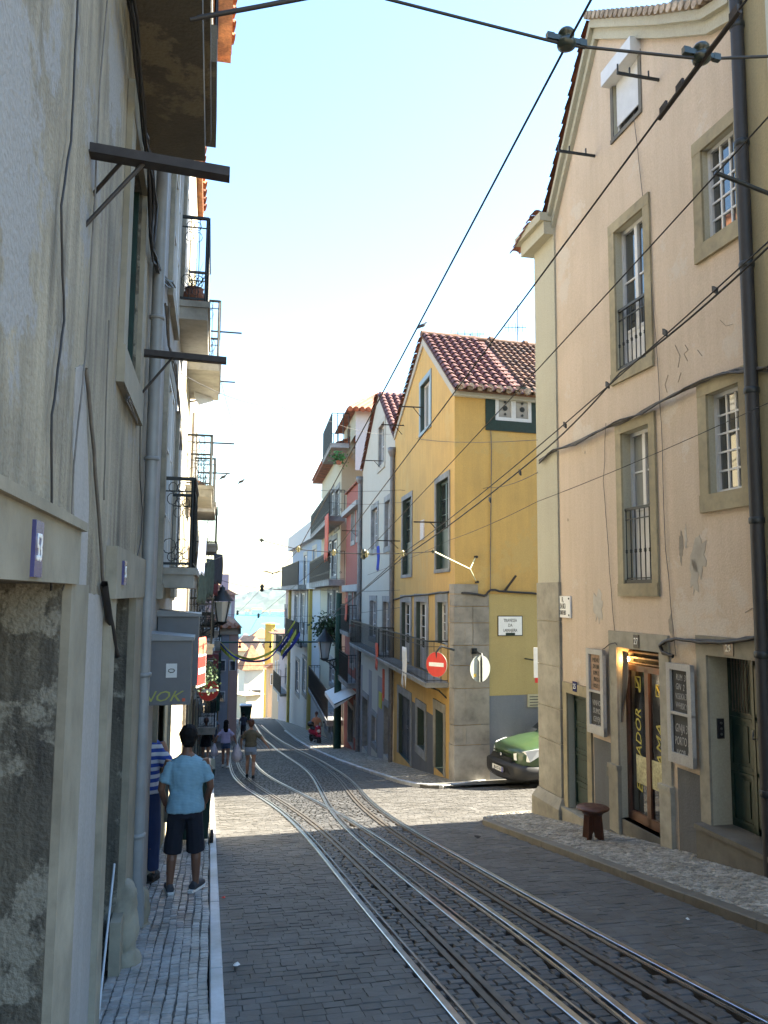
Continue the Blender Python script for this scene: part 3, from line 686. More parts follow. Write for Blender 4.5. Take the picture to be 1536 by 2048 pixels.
M['tilew'] = tilemat('pale mortared tile ends', (.46, .38, .30), (.16, .12, .09), .4)
for a, c in zip(gp[2:], gp[3:]):
    m = max(1, int((a[0]-c[0])/.115))
    for i in range(m):
        t = i/m; P = F.P(a[0]+(c[0]-a[0])*t, a[1]+(c[1]-a[1])*t+.06, .12); mb = MB()
        mb.tube([P-F.n*.2, P+F.n*.09], [.05, .06], 7); mb.build('tile', M['tilew'], cr)
ch = MB(); a = F.px(1240, 30); F.box(ch, a[0]-1.1, a[0]+.1, a[1]-.6, a[1]+.34, -1.9, -.8); ch.build('chimney', M['stonew'], cr)
# windows
w = window(cr, F, W['gable'], rec=.06, leaves=1, sur=None, fw=.05, gm='glass')
mb = MB(); a, c, z0, z1 = W['gable']; nsl = 20
for i in range(nsl):
    zz = z1-.02-(z1-z0-.16)*(i+1)/nsl; s = MB(); s.box(F.P((a+c)/2, zz+.02, -.03), F.u*((c-a)/2-.05), F.n*.009, UPV*((z1-z0-.16)/nsl*.44)); s.build('slat', M['white'], w)
mb = MB(); F.box(mb, a-.07, c+.06, z1-.06, z1+.16, -.03, .16); mb.build('shutter_box', M['white'], w)
mb = MB(); ring(mb, F, W['gable'], .07, -.03, .015, sides='lrb', wb=.06); mb.build('surround', M['stoned'], w)
window(cr, F, W['up'], rec=.10, leaves=2, cols=1, rows=2, sur='stonef', sw=.15, fw=.05, wb=.16, panel=.5, split=True)
window(cr, F, W['ur'], rec=.07, leaves=1, cols=3, rows=5, sur='stonef', sw=.16, fw=.045, split=True, wb=.2)
window(cr, F, W['mid'], rec=.12, leaves=2, cols=1, rows=2, sur='stonef', sw=.14, fw=.05, wb=.17, panel=.95, split=True, gm='glassc')
window(cr, F, W['mr'], rec=.08, leaves=1, cols=3, rows=5, sur='stonef', sw=.16, fw=.045, split=True, wb=.2)
for k, (yy, y2) in dict(up=(622, 0), mid=(1022, 0)).items():
    a, c, z0, z1 = W[k]; zt = F.px(1236, yy)[1]
    railing(cr, F, a, c, z0+.02, zt, -.03, .0085, .105, True, 'iron', 'window_railing')
    mb = MB(); F.box(mb, a, c, z0-.001, z0+.05, -.16, -.0); mb.build('sill_rail', M['iron'], cr)
# ground floor: stone door surrounds, doors
door(cr, F, W['d1'], 'green', rec=.10, leaves=1, panels=4, sur='stonef', sw=.13, label='narrow dark green door below number 25')
a, c, z0, z1 = W['d2']
M['doorwood'] = stone('brown door wood', (.10, .045, .028), .35, .5, 12, .2)
d2 = MB(); rn = -.15
for x0, x1, y0, y1 in ((a, a+.06, z0, z1-.22), (c-.06, c, z0, z1-.22), (a, c, z1-.30, z1-.22), (a, c, z0, z0+.12), ((a+c)/2-.045, (a+c)/2+.045, z0, z1-.25)): F.box(d2, x0, x1, y0, y1, rn, rn+.05)
d2 = d2.build('bar_door', M['doorwood'], cr, label='glazed brown double door with yellow lettering')
for x0, x1 in ((a+.06, (a+c)/2-.045), ((a+c)/2+.045, c-.06)):
    g = MB(); F.box(g, x0, x1, z0+.12, z1-.3, rn+.012, rn+.02); g.build('pane', M['glassd'], d2)
tr = MB(); F.box(tr, a, c, z1-.22, z1, rn-.1, rn-.08)
tr.build('dark_transom', M['black'], cr)
for i in range(3):
    q = MB(); F.box(q, a, c, z1-.05-.07*i-.02, z1-.05-.07*i, rn-.05, rn+.0); q.build('transom_slat', M['doorwood'], cr)
M['yel'] = flat('yellow painted lettering', (.34, .30, .05), .6); M['gold'] = None
nv = F.n
uL, uR = (3*c+a)/4-.01, (a*3+c)/4+.01
# reading up the glass
text('ELEVADOR', F.P(uL, z0+.92, rn+.024), nv, .19, M['yel'], d2, rot=R(90), sx=1.15, shear=.25)
text('O  AMA', F.P(uR, z0+.88, rn+.024), nv, .21, M['yel'], d2, rot=R(90), sx=1.25, shear=.25)
for uu, zz in ((uL, z0+1.78), (uR, z0+1.72)):
    q = MB()
    for (x0, x1, y0, y1) in ((-.07, .07, .09, .105), (-.07, -.055, -.08, .1), (.055, .07, -.04, .1), (-.07, .07, -.05, -.035)): F.box(q, uu+x0, uu+x1, zz+y0, zz+y1, rn+.022, rn+.025)
    q.tube([F.P(uu+.05, zz+.08, rn+.025), F.P(uu-.02, zz, rn+.025), F.P(uu-.05, zz-.1, rn+.025)], .012, 5); q.build('emblem', M['yel'], d2)
M['paper'] = stone('yellow patterned paper', (.42, .40, .24), .55, .7, 30, .1)
for x0, x1 in ((a+.07, (a+c)/2-.05), ((a+c)/2+.05, (a+c)/2+.05+(c-a)*.26)):
    q = MB(); F.box(q, x0, x1, z0+.50, z0+.86, rn+.026, rn+.029); q.build('paper_sheet', M['paper'], d2)
q = MB(); F.box(q, a, c, gz(8.9)-.2, z0, -.34, .015); q.build('threshold', M['stoned'], cr)
s_ = MB(); lin = F.px(1236, 1262)[1]; ring(s_, F, (a, c, z0-.1, z1), .20, -.03, .03, sides='lr'); F.box(s_, a-.2, c+.2, z1, lin, .001, .034)
for uu in (a-.2, c): F.box(s_, uu-.02, uu+.22, gz(8.9)-.1, z0+.62, .001, .06); F.box(s_, uu-.03, uu+.23, z0+.62, z0+.68, .001, .075)
s_.build('door_surround', M['stonew'], cr)
door(cr, F, W['d3'], 'green', rec=.24, leaves=2, panels=3, sur='stonew', sw=.18, label='dark green panelled door with small barred light')
a3, c3_, z03, z13 = W['d3']; q = MB(); F.box(q, a3-.2, c3_+.12, gz(7)-.3, z03, -.42, .14); q.build('door_step', M['stoned'], cr)
q = MB(); F.box(q, a3-.2, c3_+.13, z03-.05, z03+.001, -.41, .16); q.build('step_slab', M['kerb2'], cr)
for i in range(6):
    q = MB(); uu = a3+.5+.05*i; q.tube([F.P(uu, z03+1.25, -.21), F.P(uu, z03+1.95, -.21)], .007, 5); q.build('door_bar', M['steelb'], cr)
q = MB(); F.box(q, W['d1'][0]-.15, W['d1'][1]+.1, gz(10.6)-.2, W['d1'][2], -.3, .1); q.build('door_step', M['stonew'], cr)
for (x0, x1, yt) in ((1190, 1232, 1482), (1356, 1412, 1545)):
    uA, uB = F.px(x0, 1550)[0], F.px(x1, 1550)[0]; zt = F.px((x0+x1)/2, yt)[1]
    q = MB(); F.box(q, min(uA, uB), max(uA, uB), gz(11)-.9, zt, -.01, .006); q.build('grey_dado', M['dado'], cr)
uA = F.px(1124, 1500)[0]; q = MB(); F.box(q, uA, uA+.16, gz(12)-.4, F.px(1120, 1450)[1], -.01, .006); q.build('grey_dado', M['dado'], cr)
def plate(px_, F, txt, colb, colt, w, h, label, cat='number plate', parent=None, n=.036, name='number_plate', size=None):
    u, z = F.px(*px_); t = MB(); F.box(t, u-w/2, u+w/2, z-h/2, z+h/2, n-.004, n+.006); o = t.build(name, colb, None, label=label, cat=cat)
    text(txt, F.P(u, z, n+.008), F.n, size or h*.72, colt, o, sx=.85); return o
M['enblue'] = flat('dark blue enamel', (.02, .025, .10), .25, 0, .1); M['wpaint'] = flat('white enamel', (.75, .76, .74), .3, 0, .05)
M['blacke'] = flat('black enamel', (.02, .02, .025), .3, 0, .1)
plate((1154, 1373), F, '25', M['enblue'], M['wpaint'], .13, .15, 'small blue enamel house number 25 over the narrow green door', n=.036)
plate((1278, 1283), F, '27', M['blacke'], M['wpaint'], .13, .17, 'small black house number 27 over the glazed bar door', n=.04)
plate((1463, 1297), F, '29', M['blacke'], M['wpaint'], .16, .15, 'small black house number 29 over the dark green panelled door', n=.036)
# street name plate on the corner
u0_, u1_, z0_, z1_ = F.rc(1115, 1192, 1144, 1236)
sg = MB(); F.box(sg, u0_, u1_, z0_, z1_, .005, .03); sg = sg.build('street_sign', M['wpaint'], None, label='pale stone street name plate with three black lines near the corner of the cream house', cat='street sign')
M['ink'] = flat('black sign ink', (.03, .03, .025), .6)
for i, (s, k) in enumerate((('R.', .82), ('DA BICA', .52), ('DUARTE BELO', .22))): text(s, F.P((u0_+u1_)/2, z0_+(z1_-z0_)*k, .031), F.n, .12 if i < 2 else .10, M['ink'], sg, sx=(.7, .42, .33)[i])
for uu in (u0_+.04, u1_-.04):
    for zz in (z0_+.04, z1_-.04): q = MB(); disc(q, F.P(uu, zz, .03), F.n, .015, .008, 8); q.build('bolt', M['iron'], sg)
def blotch(F, cx, cy, w_, h_, mat, par, n=.004, name='repair_patch'):
    u, z = F.px(cx, cy); q = MB(); k = 22; a_ = [rnd.uniform(.55, 1.1) for _ in range(k)]
    vs = [F.P(u+w_*.5*a_[i]*math.cos(i*2*math.pi/k), z+h_*.5*a_[i]*math.sin(i*2*math.pi/k), m_) for m_ in (0, n) for i in range(k)]
    q.add(vs, [tuple(range(k, 2*k))]+[(i, (i+1) % k, k+(i+1) % k, k+i) for i in range(k)]); return q.build(name, mat, par)
M['peel'] = stone('peeled grey render', (.31, .28, .235), .3, .9, 9, .4); M['pale_p'] = stone('pale repair plaster', (.42, .39, .34), .2, .9, 6, .2)
for cx, cy, w_, h_, m_ in ((1362, 1095, .10, .42, 'peel'), (1372, 1075, .06, .3, 'pale_p'), (1398, 1110, .32, .55, 'pale_p'), (1196, 1212, .34, .5, 'pale_p'), (1342, 1250, .10, .30, 'peel'), (1390, 1150, .2, .5, 'pale_p'), (1170, 905, .05, .05, 'peel'), (1136, 1040, .04, .05, 'peel')): blotch(F, cx, cy, w_, h_, M[m_], cr)
for pts in ([(1370, 690), (1376, 700), (1368, 708), (1375, 722)], [(1350, 690), (1360, 712), (1356, 735)], [(1336, 750), (1330, 770), (1334, 785)], [(1362, 745), (1356, 765)], [(1440, 640), (1452, 652), (1466, 648)], [(1490, 1225), (1505, 1216), (1530, 1222)], [(1395, 700), (1404, 712)]):
    q = MB(); q.tube([F.P(*F.px(x, y, .003), .003) for x, y in pts], .0035, 4); q.build('crack', M['peel'], cr)
# chalk boards
M['chalkb'] = stone('chalkboard', (.035, .038, .04), .4, .8, 9, .1); M['chalk'] = flat('chalk', (.30, .30, .29), .9, 0, .3, 60); M['distw'] = plaster('flaking white paint', (.45, .44, .41), (.20, .16, .12), .55, .4)
M['kraft'] = stone('brown menu paper', (.30, .20, .14), .3, .8, 14, .1)
def board(c4, lines1, lines2, top, label, tilt, n0=.05):
    u0, u1, z0, z1 = c4; b = thing('menu_board', label, 'menu board', F.P((u0+u1)/2, z0, n0)); fr = MB(); w_ = .075
    zm = z0+(z1-z0)*.50
    for q in ((u0, u0+w_, z0, z1), (u1-w_, u1, z0, z1), (u0, u1, z1-w_, z1), (u0, u1, z0, z0+w_*1.6), (u0, u1, zm-.015, zm+.015)): F.box(fr, q[0], q[1], q[2], q[3], n0, n0+.05+(.002 if q[3]-q[2] > .5 else 0))
    fr.build('frame', M['distw'], b)
    for (y0, y1, mt, ls_, cm) in ((zm, z1, top, lines1, M['chalk'] if top is M['chalkb'] else M['ink']), (z0, zm, M['chalkb'], lines2, M['chalk'])):
        q = MB(); F.box(q, u0+.03, u1-.03, y0, y1, n0+.008, n0+.018); q.build('board', mt, b)
        for i, s in enumerate(ls_):
            hh = (y1-y0-.14); text(s, F.P((u0+u1)/2+rnd.uniform(-.01, .01), y1-.13-hh*(i+.3)/len(ls_), n0+.020), F.n, min(.16, hh/len(ls_)*.95), cm, b, sx=(u1-u0-.17)/max(.1, .09*len(s)) if len(s) > 3 else .8, rot=rnd.uniform(-.06, .06), shear=.15)
    return b
board(F.rc(1184, 1296, 1221, 1474), ['MENU', 'DO DIA', 'SOPA 2', 'PRATO 6', 'BOLO 2'], ['VINHO', 'SUMOS', 'CERVEJA', 'CAFE'], M['kraft'], 'narrow white menu board with brown paper above a chalkboard, beside the number 25 door', 0)
board(F.rc(1346, 1324, 1402, 1538), ['RUM  3', 'GIN  2', 'VODKA 3', 'WHISKY'], ['GINJA 3', 'PORTO 3', 'LICOR  4'], M['chalkb'], 'large white menu board of two black chalked panels, right of the glazed bar door', 0)
# two lit bulbs, curtain, box, intercom, meter hole
M['peel'] = M['peel']
rh = house('shading_house', 'tall unseen cream house added behind the cream corner house to shade the left fronts', Fr(9.3, 12.5, -2, 1), -4)  # out-of-view house, added and sized to keep sun off the left fronts
q = MB(); q.abox(9.4, 17, 2, 12.5, -8, 14.2); q.build('wall', M['creamp'], rh); q = MB(); q.add([(9.2, 1.8, 14.2), (17.2, 1.8, 14.2), (17.2, 12.7, 14.2), (9.2, 12.7, 14.2), (13.2, 1.8, 15.8), (13.2, 12.7, 15.8)], [(0, 3, 5, 4), (1, 4, 5, 2), (0, 4, 1), (2, 5, 3), (0, 1, 2, 3)]); q.build('roof', M['tile'], rh)
M['bulb'] = flat('lit bulb', (1, .6, .2), .4, emit=(1, .55, .16), es=14)
for (x, y), nn_, lab in (((1255, 1318), -.10, 'lit warm bulb at the upper left of the bar door'), ((1330, 1361), -.05, 'lit warm bulb beside the right leaf of the bar door')):
    u, z = F.px(x, y, nn_); t = thing('light_bulb', lab, 'light bulb', F.P(u, z, nn_)); q = MB(); q.lathe(F.P(u, z-.035, nn_), [(.004, 0), (.024, .012), (.032, .035), (.02, .06), (.012, .07)], 14); q.build('glass_bulb', M['bulb'], t)
    q = MB(); q.tube([F.P(u, z+.03, nn_), F.P(u, z+.09, nn_)], .014, 8); q.build('socket', M['iron'], t)
    lp = bpy.data.lights.new('bulb_light', 'POINT'); lp.energy = .35; lp.color = (1, .5, .18); lp.shadow_soft_size = .03; lo = bpy.data.objects.new('bulb_light', lp); COL.objects.link(lo); lo.location = F.P(u, z, nn_+.05); lo.parent = t; lo.matrix_parent_inverse = Matrix.Translation(-world_loc(t))
M['cloth'] = stone('taupe curtain cloth', (.20, .17, .14), .25, .9, 8, .3)
q = MB(); cu = [F.px(x, y, -.02) for x, y in ((1259, 1330), (1255, 1360), (1247, 1400), (1236, 1412))]
vs = []; 
for i in range(13):
    t = i/12; zt = z1-.05-t*.95; wd = .02+.20*math.sin(math.pi*min(1, t*.9+.15))*(1-t*.75); uc = c-.06+.0*t
    for k in range(9): vs.append(F.P(uc-wd+wd*k/8+.05*t, zt, -.03+.018*math.sin(k*2.3+t)))
q.add(vs, [(i*9+k, i*9+k+1, (i+1)*9+k+1, (i+1)*9+k) for i in range(12) for k in range(8)], 0, True); tag(q.build('curtain', M['cloth']), 'taupe curtain hanging at the left jamb of the bar door', 'curtain')
u, z = F.px(1440, 1453, -.2); q = MB(); q.box(F.P(W['d3'][1]-.012, z, -.12), F.u*.012, F.n*.04, UPV*.11); ic = q.build('intercom', M['blacke'], None, label='black intercom panel on the jamb of the dark green door', cat='intercom')
for i in range(3): q = MB(); disc(q, F.P(W['d3'][1]-.025, z-.06+.06*i, -.12), -F.u, .014, .006, 8); q.build('button', M['steel'], ic)
u, z = F.px(1218, 1542); q = MB(); F.box(q, u-.05, u+.05, z-.07, z+.07, .0, .012); tag(q.build('meter_hatch', M['stoned']), 'small dark meter hatch in the grey dado left of the bar door', 'hatch')
# drain pipe and the neighbour house at the right edge
u = F.px(1512, 1000, .1)[0]
q = MB(); pp = thing('drain_pipe', 'thick black drain pipe running down the right edge of the cream house', 'drain pipe', F.P(u, gz(7), .1))
q.tube([F.P(u, gz(7)-.1, .1), F.P(u, gp[-1][1]+.4, .1)], .068, 12); q.build('pipe', M['cable'], pp)
for k in range(7): q = MB(); z = gz(7)+.8+k*1.35; q.lathe(F.P(u, z, .1), [(.07, 0), (.079, .01), (.079, .06), (.07, .07)], 12); q.build('pipe_collar', M['iron'], pp)
M['ochre'] = plaster('ochre side render', (.33, .28, .16), (.2, .17, .1), .5, .5); M['pale'] = plaster('pale green white render', (.42, .44, .38), (.35, .34, .28), .3, .3)
nb = house('pale_house', 'pale house at the right edge of the picture beyond the black drain pipe', F, -6.6)
ue = u-.13
q = MB(); F.box(q, ue-.26, max(ue, -5.5), gz(6)-1, 9.5, -4, .03); q.build('ochre_strip', M['ochre'], nb)
q = MB(); F.box(q, ue-5, ue-.26, gz(4)-1.5, 9.8, -4, .02); q.build('wall', M['pale'], nb)
for k in range(9): q = MB(); F.box(q, ue-.42, ue-.26, -3+k*1.35, -3+k*1.35+1.338, .0, .06); q.build('quoin_block', M['pale'], nb)
# cables on the cream facade
def cable(pts, r, label, mat='cable', cat='cable', wobv=.012, group=None):
    q = MB(); q.tube(wob(pts, wobv, 3) if wobv else pts, r, 5, caps=False); return tag(q.build('cable', M[mat]), label, cat, group)
fp = lambda pts, n=.06: [F.P(*F.px(x, y, n), n) for x, y in pts]
for k, kl in enumerate(('lowest black', 'second grey', 'third black', 'topmost grey')):
    cable(fp([(1078, 918+k*3), (1105, 905-k*2), (1150, 884+k*2), (1205, 858), (1240, 848-k*3), (1285, 822+k*2), (1330, 798), (1390, 772-k*2), (1430, 752), (1475, 736+k*3), (1536, 742-k*3)], .05+.012*k), .012, kl+' cable of the sagging bundle crossing the cream facade', 'cable' if k % 2 else 'cableg', group='cables in the bundle across the cream facade')
for k in range(2): cable(fp([(1345, 1312), (1326, 1306), (1319, 1292), (1330, 1281), (1350, 1279), (1400, 1282+k*3), (1460, 1282+k*3), (1510, 1275)], .05+.03*k), .019, ('upper', 'lower')[k]+' thick black cable curving along the lintels from the bar door to number 29', 'cable', group='thick cables above the doors of the cream house')
cable(fp([(1268, 225), (1278, 330), (1298, 520), (1318, 760), (1325, 900), (1332, 1100), (1348, 1270), (1352, 1312)], .02), .005, 'thin brown wire running from the gable window down the cream facade', 'cableg')
cable(fp([(1212, 845), (1207, 960), (1214, 1060), (1222, 1180), (1232, 1290)], .02), .005, 'thin wavy wire down the cream facade left of the middle french window', 'cableg')
cable(fp([(1205, 1299), (1215, 1290), (1228, 1286), (1234, 1290)], .06), .007, 'short wire looping from the brown menu board to the bar door', 'cable')
for x, y, dx in ((1190, 312, -1), (1318, 160, -1)):
    u, z = F.px(x, y); q = MB(); e = .62; q.box(F.P(u, z, .3), F.n*.3, F.u*.012, UPV*.018); q.box(F.P(u, z+.05, .15), F.n*.008, F.u*.008, UPV*.05); q.box(F.P(u, z+.05, .42), F.n*.008, F.u*.008, UPV*.05); q.box(F.P(u, z+.06, .59), F.n*.008, F.u*.008, UPV*.06)
    tag(q.build('clothes_bracket', M['iron']), 'small iron bracket on the cream gable, '+('lower left one' if x < 1200 else 'upper one by the roller shutter'), 'bracket')
u, z = F.px(1536, 432, 0); q = MB(); uu = -5.9; z_ = 4.0
p = atd(1430, 345, 5.9); q.tube([p, FC.P(-6.9, p.z-.45, -.0)], .02, 6); tag(q.build('wall_bracket', M['iron']), 'dark iron arm slanting from the neighbour wall across the barred upper window', 'bracket')
# stool
g0 = gnd(1187, 1690); g0.z = gz(g0.y)+KH2; st = thing('stool', 'low round topped reddish brown wooden stool on the pavement by the narrow door', 'stool', g0)
M['redwood'] = stone('red brown stained wood', (.085, .030, .017), .35, .45, 10, .15)
q = MB(); q.lathe(g0+UPV*.37, [(.02, -.01), (.15, -.01), (.20, .0), (.21, .012), (.21, .026), (.20, .034), (.0, .035)], 28); q.build('seat', M['redwood'], st)
q = MB(); q.lathe(g0+UPV*.31, [(.12, 0), (.16, .05)], 24); q.build('apron', M['redwood'], st)
for an in (0, 90):
    ax = Vector((math.cos(R(an+35)), math.sin(R(an+35)), 0)); q = MB(); n_ = Vector((-ax.y, ax.x, 0)); ou = [(-.15, 0), (-.12, .31), (.12, .31), (.15, 0), (.07, 0), (.045, .07), (0, .1), (-.045, .07), (-.07, 0)]
    vs = [g0+ax*x+UPV*z+n_*s for s in (-.014, .014) for x, z in ou]; k = len(ou)
    q.add(vs, [tuple(range(k)), tuple(range(k, 2*k))[::-1]]+[(i, (i+1) % k, k+(i+1) % k, k+i) for i in range(k)]); q.build('leg', M['redwood'], st)
# ------------------------------------------------------------------ the yellow corner house
M['yellow'] = plaster('golden yellow render', (.59, .37, .11), (.29, .20, .075), .55, .6, (.52, .35, .12), .2, .15)
M['yellow2'] = plaster('paler yellow render', (.43, .34, .14), (.30, .22, .085), .4, .3)
M['bluepaint'] = flat('blue grey window paint', (.16, .22, .26), .5, 0, .15)
M['trimw'] = plaster('off white trim', (.42, .41, .36), (.3, .28, .22), .4, .4)
M['darkrev'] = flat('dark painted window reveal', (.025, .045, .04), .6, 0, .2)
ye = house('yellow_house', 'golden yellow corner house with gable, stone quoins and tall dark windows', FY, 3)
F = FY
yp = [(0, F.px(917, 764)[1]), F.px(848, 676), F.px(789, 872)]
yl = F.px(787, 1400)[0]; yp = [yp[0], yp[1], (yl, yp[2][1]+(yp[2][1]-yp[1][1])/(yp[2][0]-yp[1][0])*(yl-yp[2][0]))]
W2 = {k: F.rc(*v) for k, v in dict(g=(842, 774, 861, 849), b=(873, 968, 898, 1136), a=(806, 1003, 823, 1148), f1=(804, 1204, 821, 1318), f2=(833, 1203, 854, 1345), f3=(876, 1204, 893, 1290), d1=(798, 1384, 821, 1546), w=(835, 1412, 850, 1504), d2=(871, 1416, 888, 1549)).items()}
bz = FY.px(857, 1366, .55)[1]
for k in ('f1', 'f2'): W2[k] = (*W2[k][:2], bz+.02, W2[k][3])
for k in ('d1', 'd2'): W2[k] = (*W2[k][:2], gz(F.P(W2[k][0], 0).y)+.12, W2[k][3])
wall(ye, F, yp, list(W2.values()), M['yellow'], depth=.25, rmat=M['darkrev'])
sw = FS.rc(990, 790, 1062, 846)
wall(ye, FS, [(0, yp[0][1]), (14, yp[0][1])], [sw], M['yellow'], depth=.15, name='side_wall')
rf_ = MB()
for (a, za), (c, zc) in zip(yp, yp[1:]):
    vs = [F.P(u, z+t)+WD*d for d in (-.06, 14) for (u, z) in ((a-(.25 if a == 0 else 0), za-(.2 if a == 0 else 0)), (c, zc)) for t in (.01, .08)]
    rf_.add(vs, [(0, 1, 3, 2), (4, 6, 7, 5), (0, 2, 6, 4), (1, 5, 7, 3), (0, 4, 5, 1), (2, 3, 7, 6)])
ro = rf_.build('roof', M['tile_d'], ye)
A = F.P(-.3, yp[0][1]-.16)+WD*2.0; B_ = F.P(yp[1][0], yp[1][1]+.09)+WD*2.0; A0 = F.P(-.3, yp[0][1]-.16)
t_ = tiles(ye, A, B_-A, (B_-A).length, WD, 12, M['tile_d'], .21, .31); t_.parent = ro; t_.matrix_parent_inverse = Matrix.Translation(-world_loc(ro))
A_ = F.P(-.3, yp[0][1]-.15)-WD*.1; B2 = F.P(yp[1][0], yp[1][1]+.1)-WD*.1
t2 = tiles(ye, A_, B2-A_, (B2-A_).length, WD, 2.1, M['redlead'], .27, .33, name='red_coated_tiles', jit=.004)
mb = MB(); mb.tube([F.P(yp[1][0], yp[1][1]+.12)+WD*d for d in (-.1, 14)], .11, 8); mb.build('ridge', M['tile_d'], ro)
for i in range(9): mb = MB(); c_ = F.P(yp[1][0], yp[1][1]+.15)+WD*(2.2+1.2*i); mb.tube([c_, c_+WD*.12], .135, 8); mb.build('ridge_tile', M['tile_d'], ro)
verge((yp[2][0], yp[2][1]-.02), (yp[1][0], yp[1][1]), .06, .27, ye, M['tile'], F, half=.11)
for i in range(40):
    mb = MB(); c_ = FS.P(.05+.27*i, yp[0][1]-.06, .28); mb.tube([c_-FS.n*.1, c_+FS.n*.06], [.085, .10], 7); mb.build('tile', M['tilew'], ye)
mb = MB()
for p, q in zip(yp, yp[1:]): slopebox(mb, F, p, q, -.02, .05, -.24, -.02)
FS.box(mb, -.05, 14, yp[0][1]-.27, yp[0][1]-.12, .0, .14); FS.box(mb, -.05, 14, yp[0][1]-.14, yp[0][1]-.03, .0, .2); mb.build('cornice', M['trimw'], ye)
for k, sgn in (('g', 1), ('b', 1), ('a', 1)):
    big = k != 'g'; window(ye, F, W2[k], rec=.11, leaves=2, rows=3 if big else 1, sur='bluepaint' if not big else 'stoneg', sw=.16, fm='white' if not big else 'green', gm='glassd' if big else 'glassc', fw=.07, panel=1.0 if big else 0, sides='lrtb', wb=.1)
for k in ('f1', 'f2', 'f3'): window(ye, F, W2[k], rec=.12, leaves=2, rows=4, sur='stoneg', sw=.24, fm='white', gm='glassd', fw=.09, panel=.5 if k != 'f3' else 0, sides='lrt')
for k in ('f1', 'f2', 'f3'):
    a, c, z0, z1 = W2[k]; q = MB(); F.box(q, a-.24, a, z0-.1, z0, 0, .04)
door(ye, F, W2['d1'], flat('dark blue door paint', (.025, .04, .06), .5, 0, .3), rec=.12, leaves=2, panels=3, sur='stoneg', sw=.2, label='dark blue double door')
window(ye, F, W2['w'], rec=.18, leaves=2, sur='stoneg', sw=.22, fm='green', gm='glassd')
door(ye, F, W2['d2'], 'black', rec=.5, leaves=1, panels=2, sur='stonew', sw=.2)
uA = F.px(866, 1450)[0]; q = MB(); F.box(q, .42, yl-.02, gz(30)-.5, F.px(850, 1424)[1], -.015, .006)
# dado only between the openings
q = MB(); zt = F.px(850, 1420)[1]
for a, c in ((W2['d2'][1]+.2, W2['w'][0]-.24), (W2['w'][1]+.22, W2['d1'][0]-.2)): F.box(q, a, c, gz(28)-.5, zt, -.01, .006)
F.box(q, W2['w'][0]-.23, W2['w'][1]+.22, gz(28)-.5, W2['w'][2]-.22, -.01, .006); q.build('grey_dado', M['dado'], ye)
a, c, z0, z1 = sw; q = MB(); ring(q, FS, sw, .28, -.02, .02, sides='lrtb'); q.build('green_surround', M['green'], ye)
w = window(ye, FS, sw, rec=-.03, leaves=2, sur=None, fw=.09, gm='glassc', label='small white sliding window in a dark green painted frame')
for k in (.27, .75):
    for dz in (-.16, 0, .16): q = MB(); disc(q, FS.P(a+(c-a)*k, (z0+z1)/2+dz, .015), FS.n, .035 if dz else .07, .006, 12); q.build('vent_hole', M['iron'], w)
M['dado2'] = plaster('smeared grey dado', (.15, .165, .19), (.3, .3, .3), .5, .3)
q = MB(); FS.box(q, .7, 14, gz(19)-1.2, FS.px(1000, 1391)[1], -.01, .008); q.build('grey_dado', M['dado2'], ye)
q = MB(); FS.box(q, .93, 14, FS.px(1000, 1391)[1]+.002, FS.px(1000, 1188)[1], -.01, .012); q.build('lower_render', M['yellow2'], ye)
# quoins: courses of one or two blocks wrapped round the corner
qy = [1585, 1497, 1456, 1381, 1334, 1293, 1247, 1213, 1188, 1167]; qs = [FY.px(918, y)[1] for y in qy]; qs[0] = gz(19.5)-.3
M['quoin'] = stone('pale blotched quoin stone', (.31, .29, .255), .4, .75, 3, .5, .18)
for i, (a, c) in enumerate(zip(qs, qs[1:])):
    two = i in (4, 5, 6); wS = .92 if i < 8 else .62; wY = .42 if i > 0 else .5; e = .03+rnd.uniform(-.006, .008)
    sp_ = [(-e, wS)] if not two else [(-e, wS*.52-.008), (wS*.52+.008, wS)]
    for j, (x0, x1) in enumerate(sp_):
        q = MB(); FS.box(q, x0, x1, a+.007, c-.007, -.3, e)
        if j == 0: FY.box(q, -.0, wY, a+.0075, c-.0075, -.28, e)
        q.build('quoin_block', M['quoin'], ye)
q = MB(); vs = [FY.P(u, z, n) for z, e in ((gz(20)-.5, .14), (gz(19.5)+.45, .0)) for u, n in ((.9, 0), (.9, e+.02), (-.05, e+.02))]+[FS.P(x, z, e+.02) for z, e in ((gz(20)-.5, .12), (gz(19.5)+.45, .0)) for x in (1.0,)]
# street sign on side wall
u0_, u1_, z0_, z1_ = FS.rc(996, 1233, 1043, 1270)
sg = MB(); FS.box(sg, u0_, u1_, z0_, z1_, .012, .03, 0); FS.box(sg, u0_-.02, u1_+.02, z0_-.02, z1_+.02, .012, .024, 1)
sg = sg.build('street_sign', [M['wpaint'], M['iron']], None, label='tiled street name plate TRAVESSA DA LARANJEIRA on the yellow side wall', cat='street sign')
for i, (s, k) in enumerate((('TRAVESSA', .78), ('DA', .52), ('LARANJEIRA', .25))): text(s, FS.P((u0_+u1_)/2, z0_+(z1_-z0_)*k, .031), FS.n, .115, M['ink'], sg, sx=.72 if i < 2 else .62)
q = MB(); FS.box(q, (u0_+u1_)/2-.13, (u0_+u1_)/2+.13, z0_, z0_+.06, .029, .033); q.build('green_sticker', M['green'], sg)
u, z = FS.px(1072, 1400); q = MB(); FS.box(q, u-.25, u+.6, z-.17, z+.15, .01, .04); nt = q.build('notice_plate', flat('beige notice', (.42, .38, .25), .7), None, label='beige notice plate on the yellow side wall near the green van', cat='notice')
for i in range(4): q = MB(); FS.box(q, u-.2, u+.5, z+.08-.07*i, z+.1-.07*i, .039, .042); q.build('text_line', M['ink'], nt)
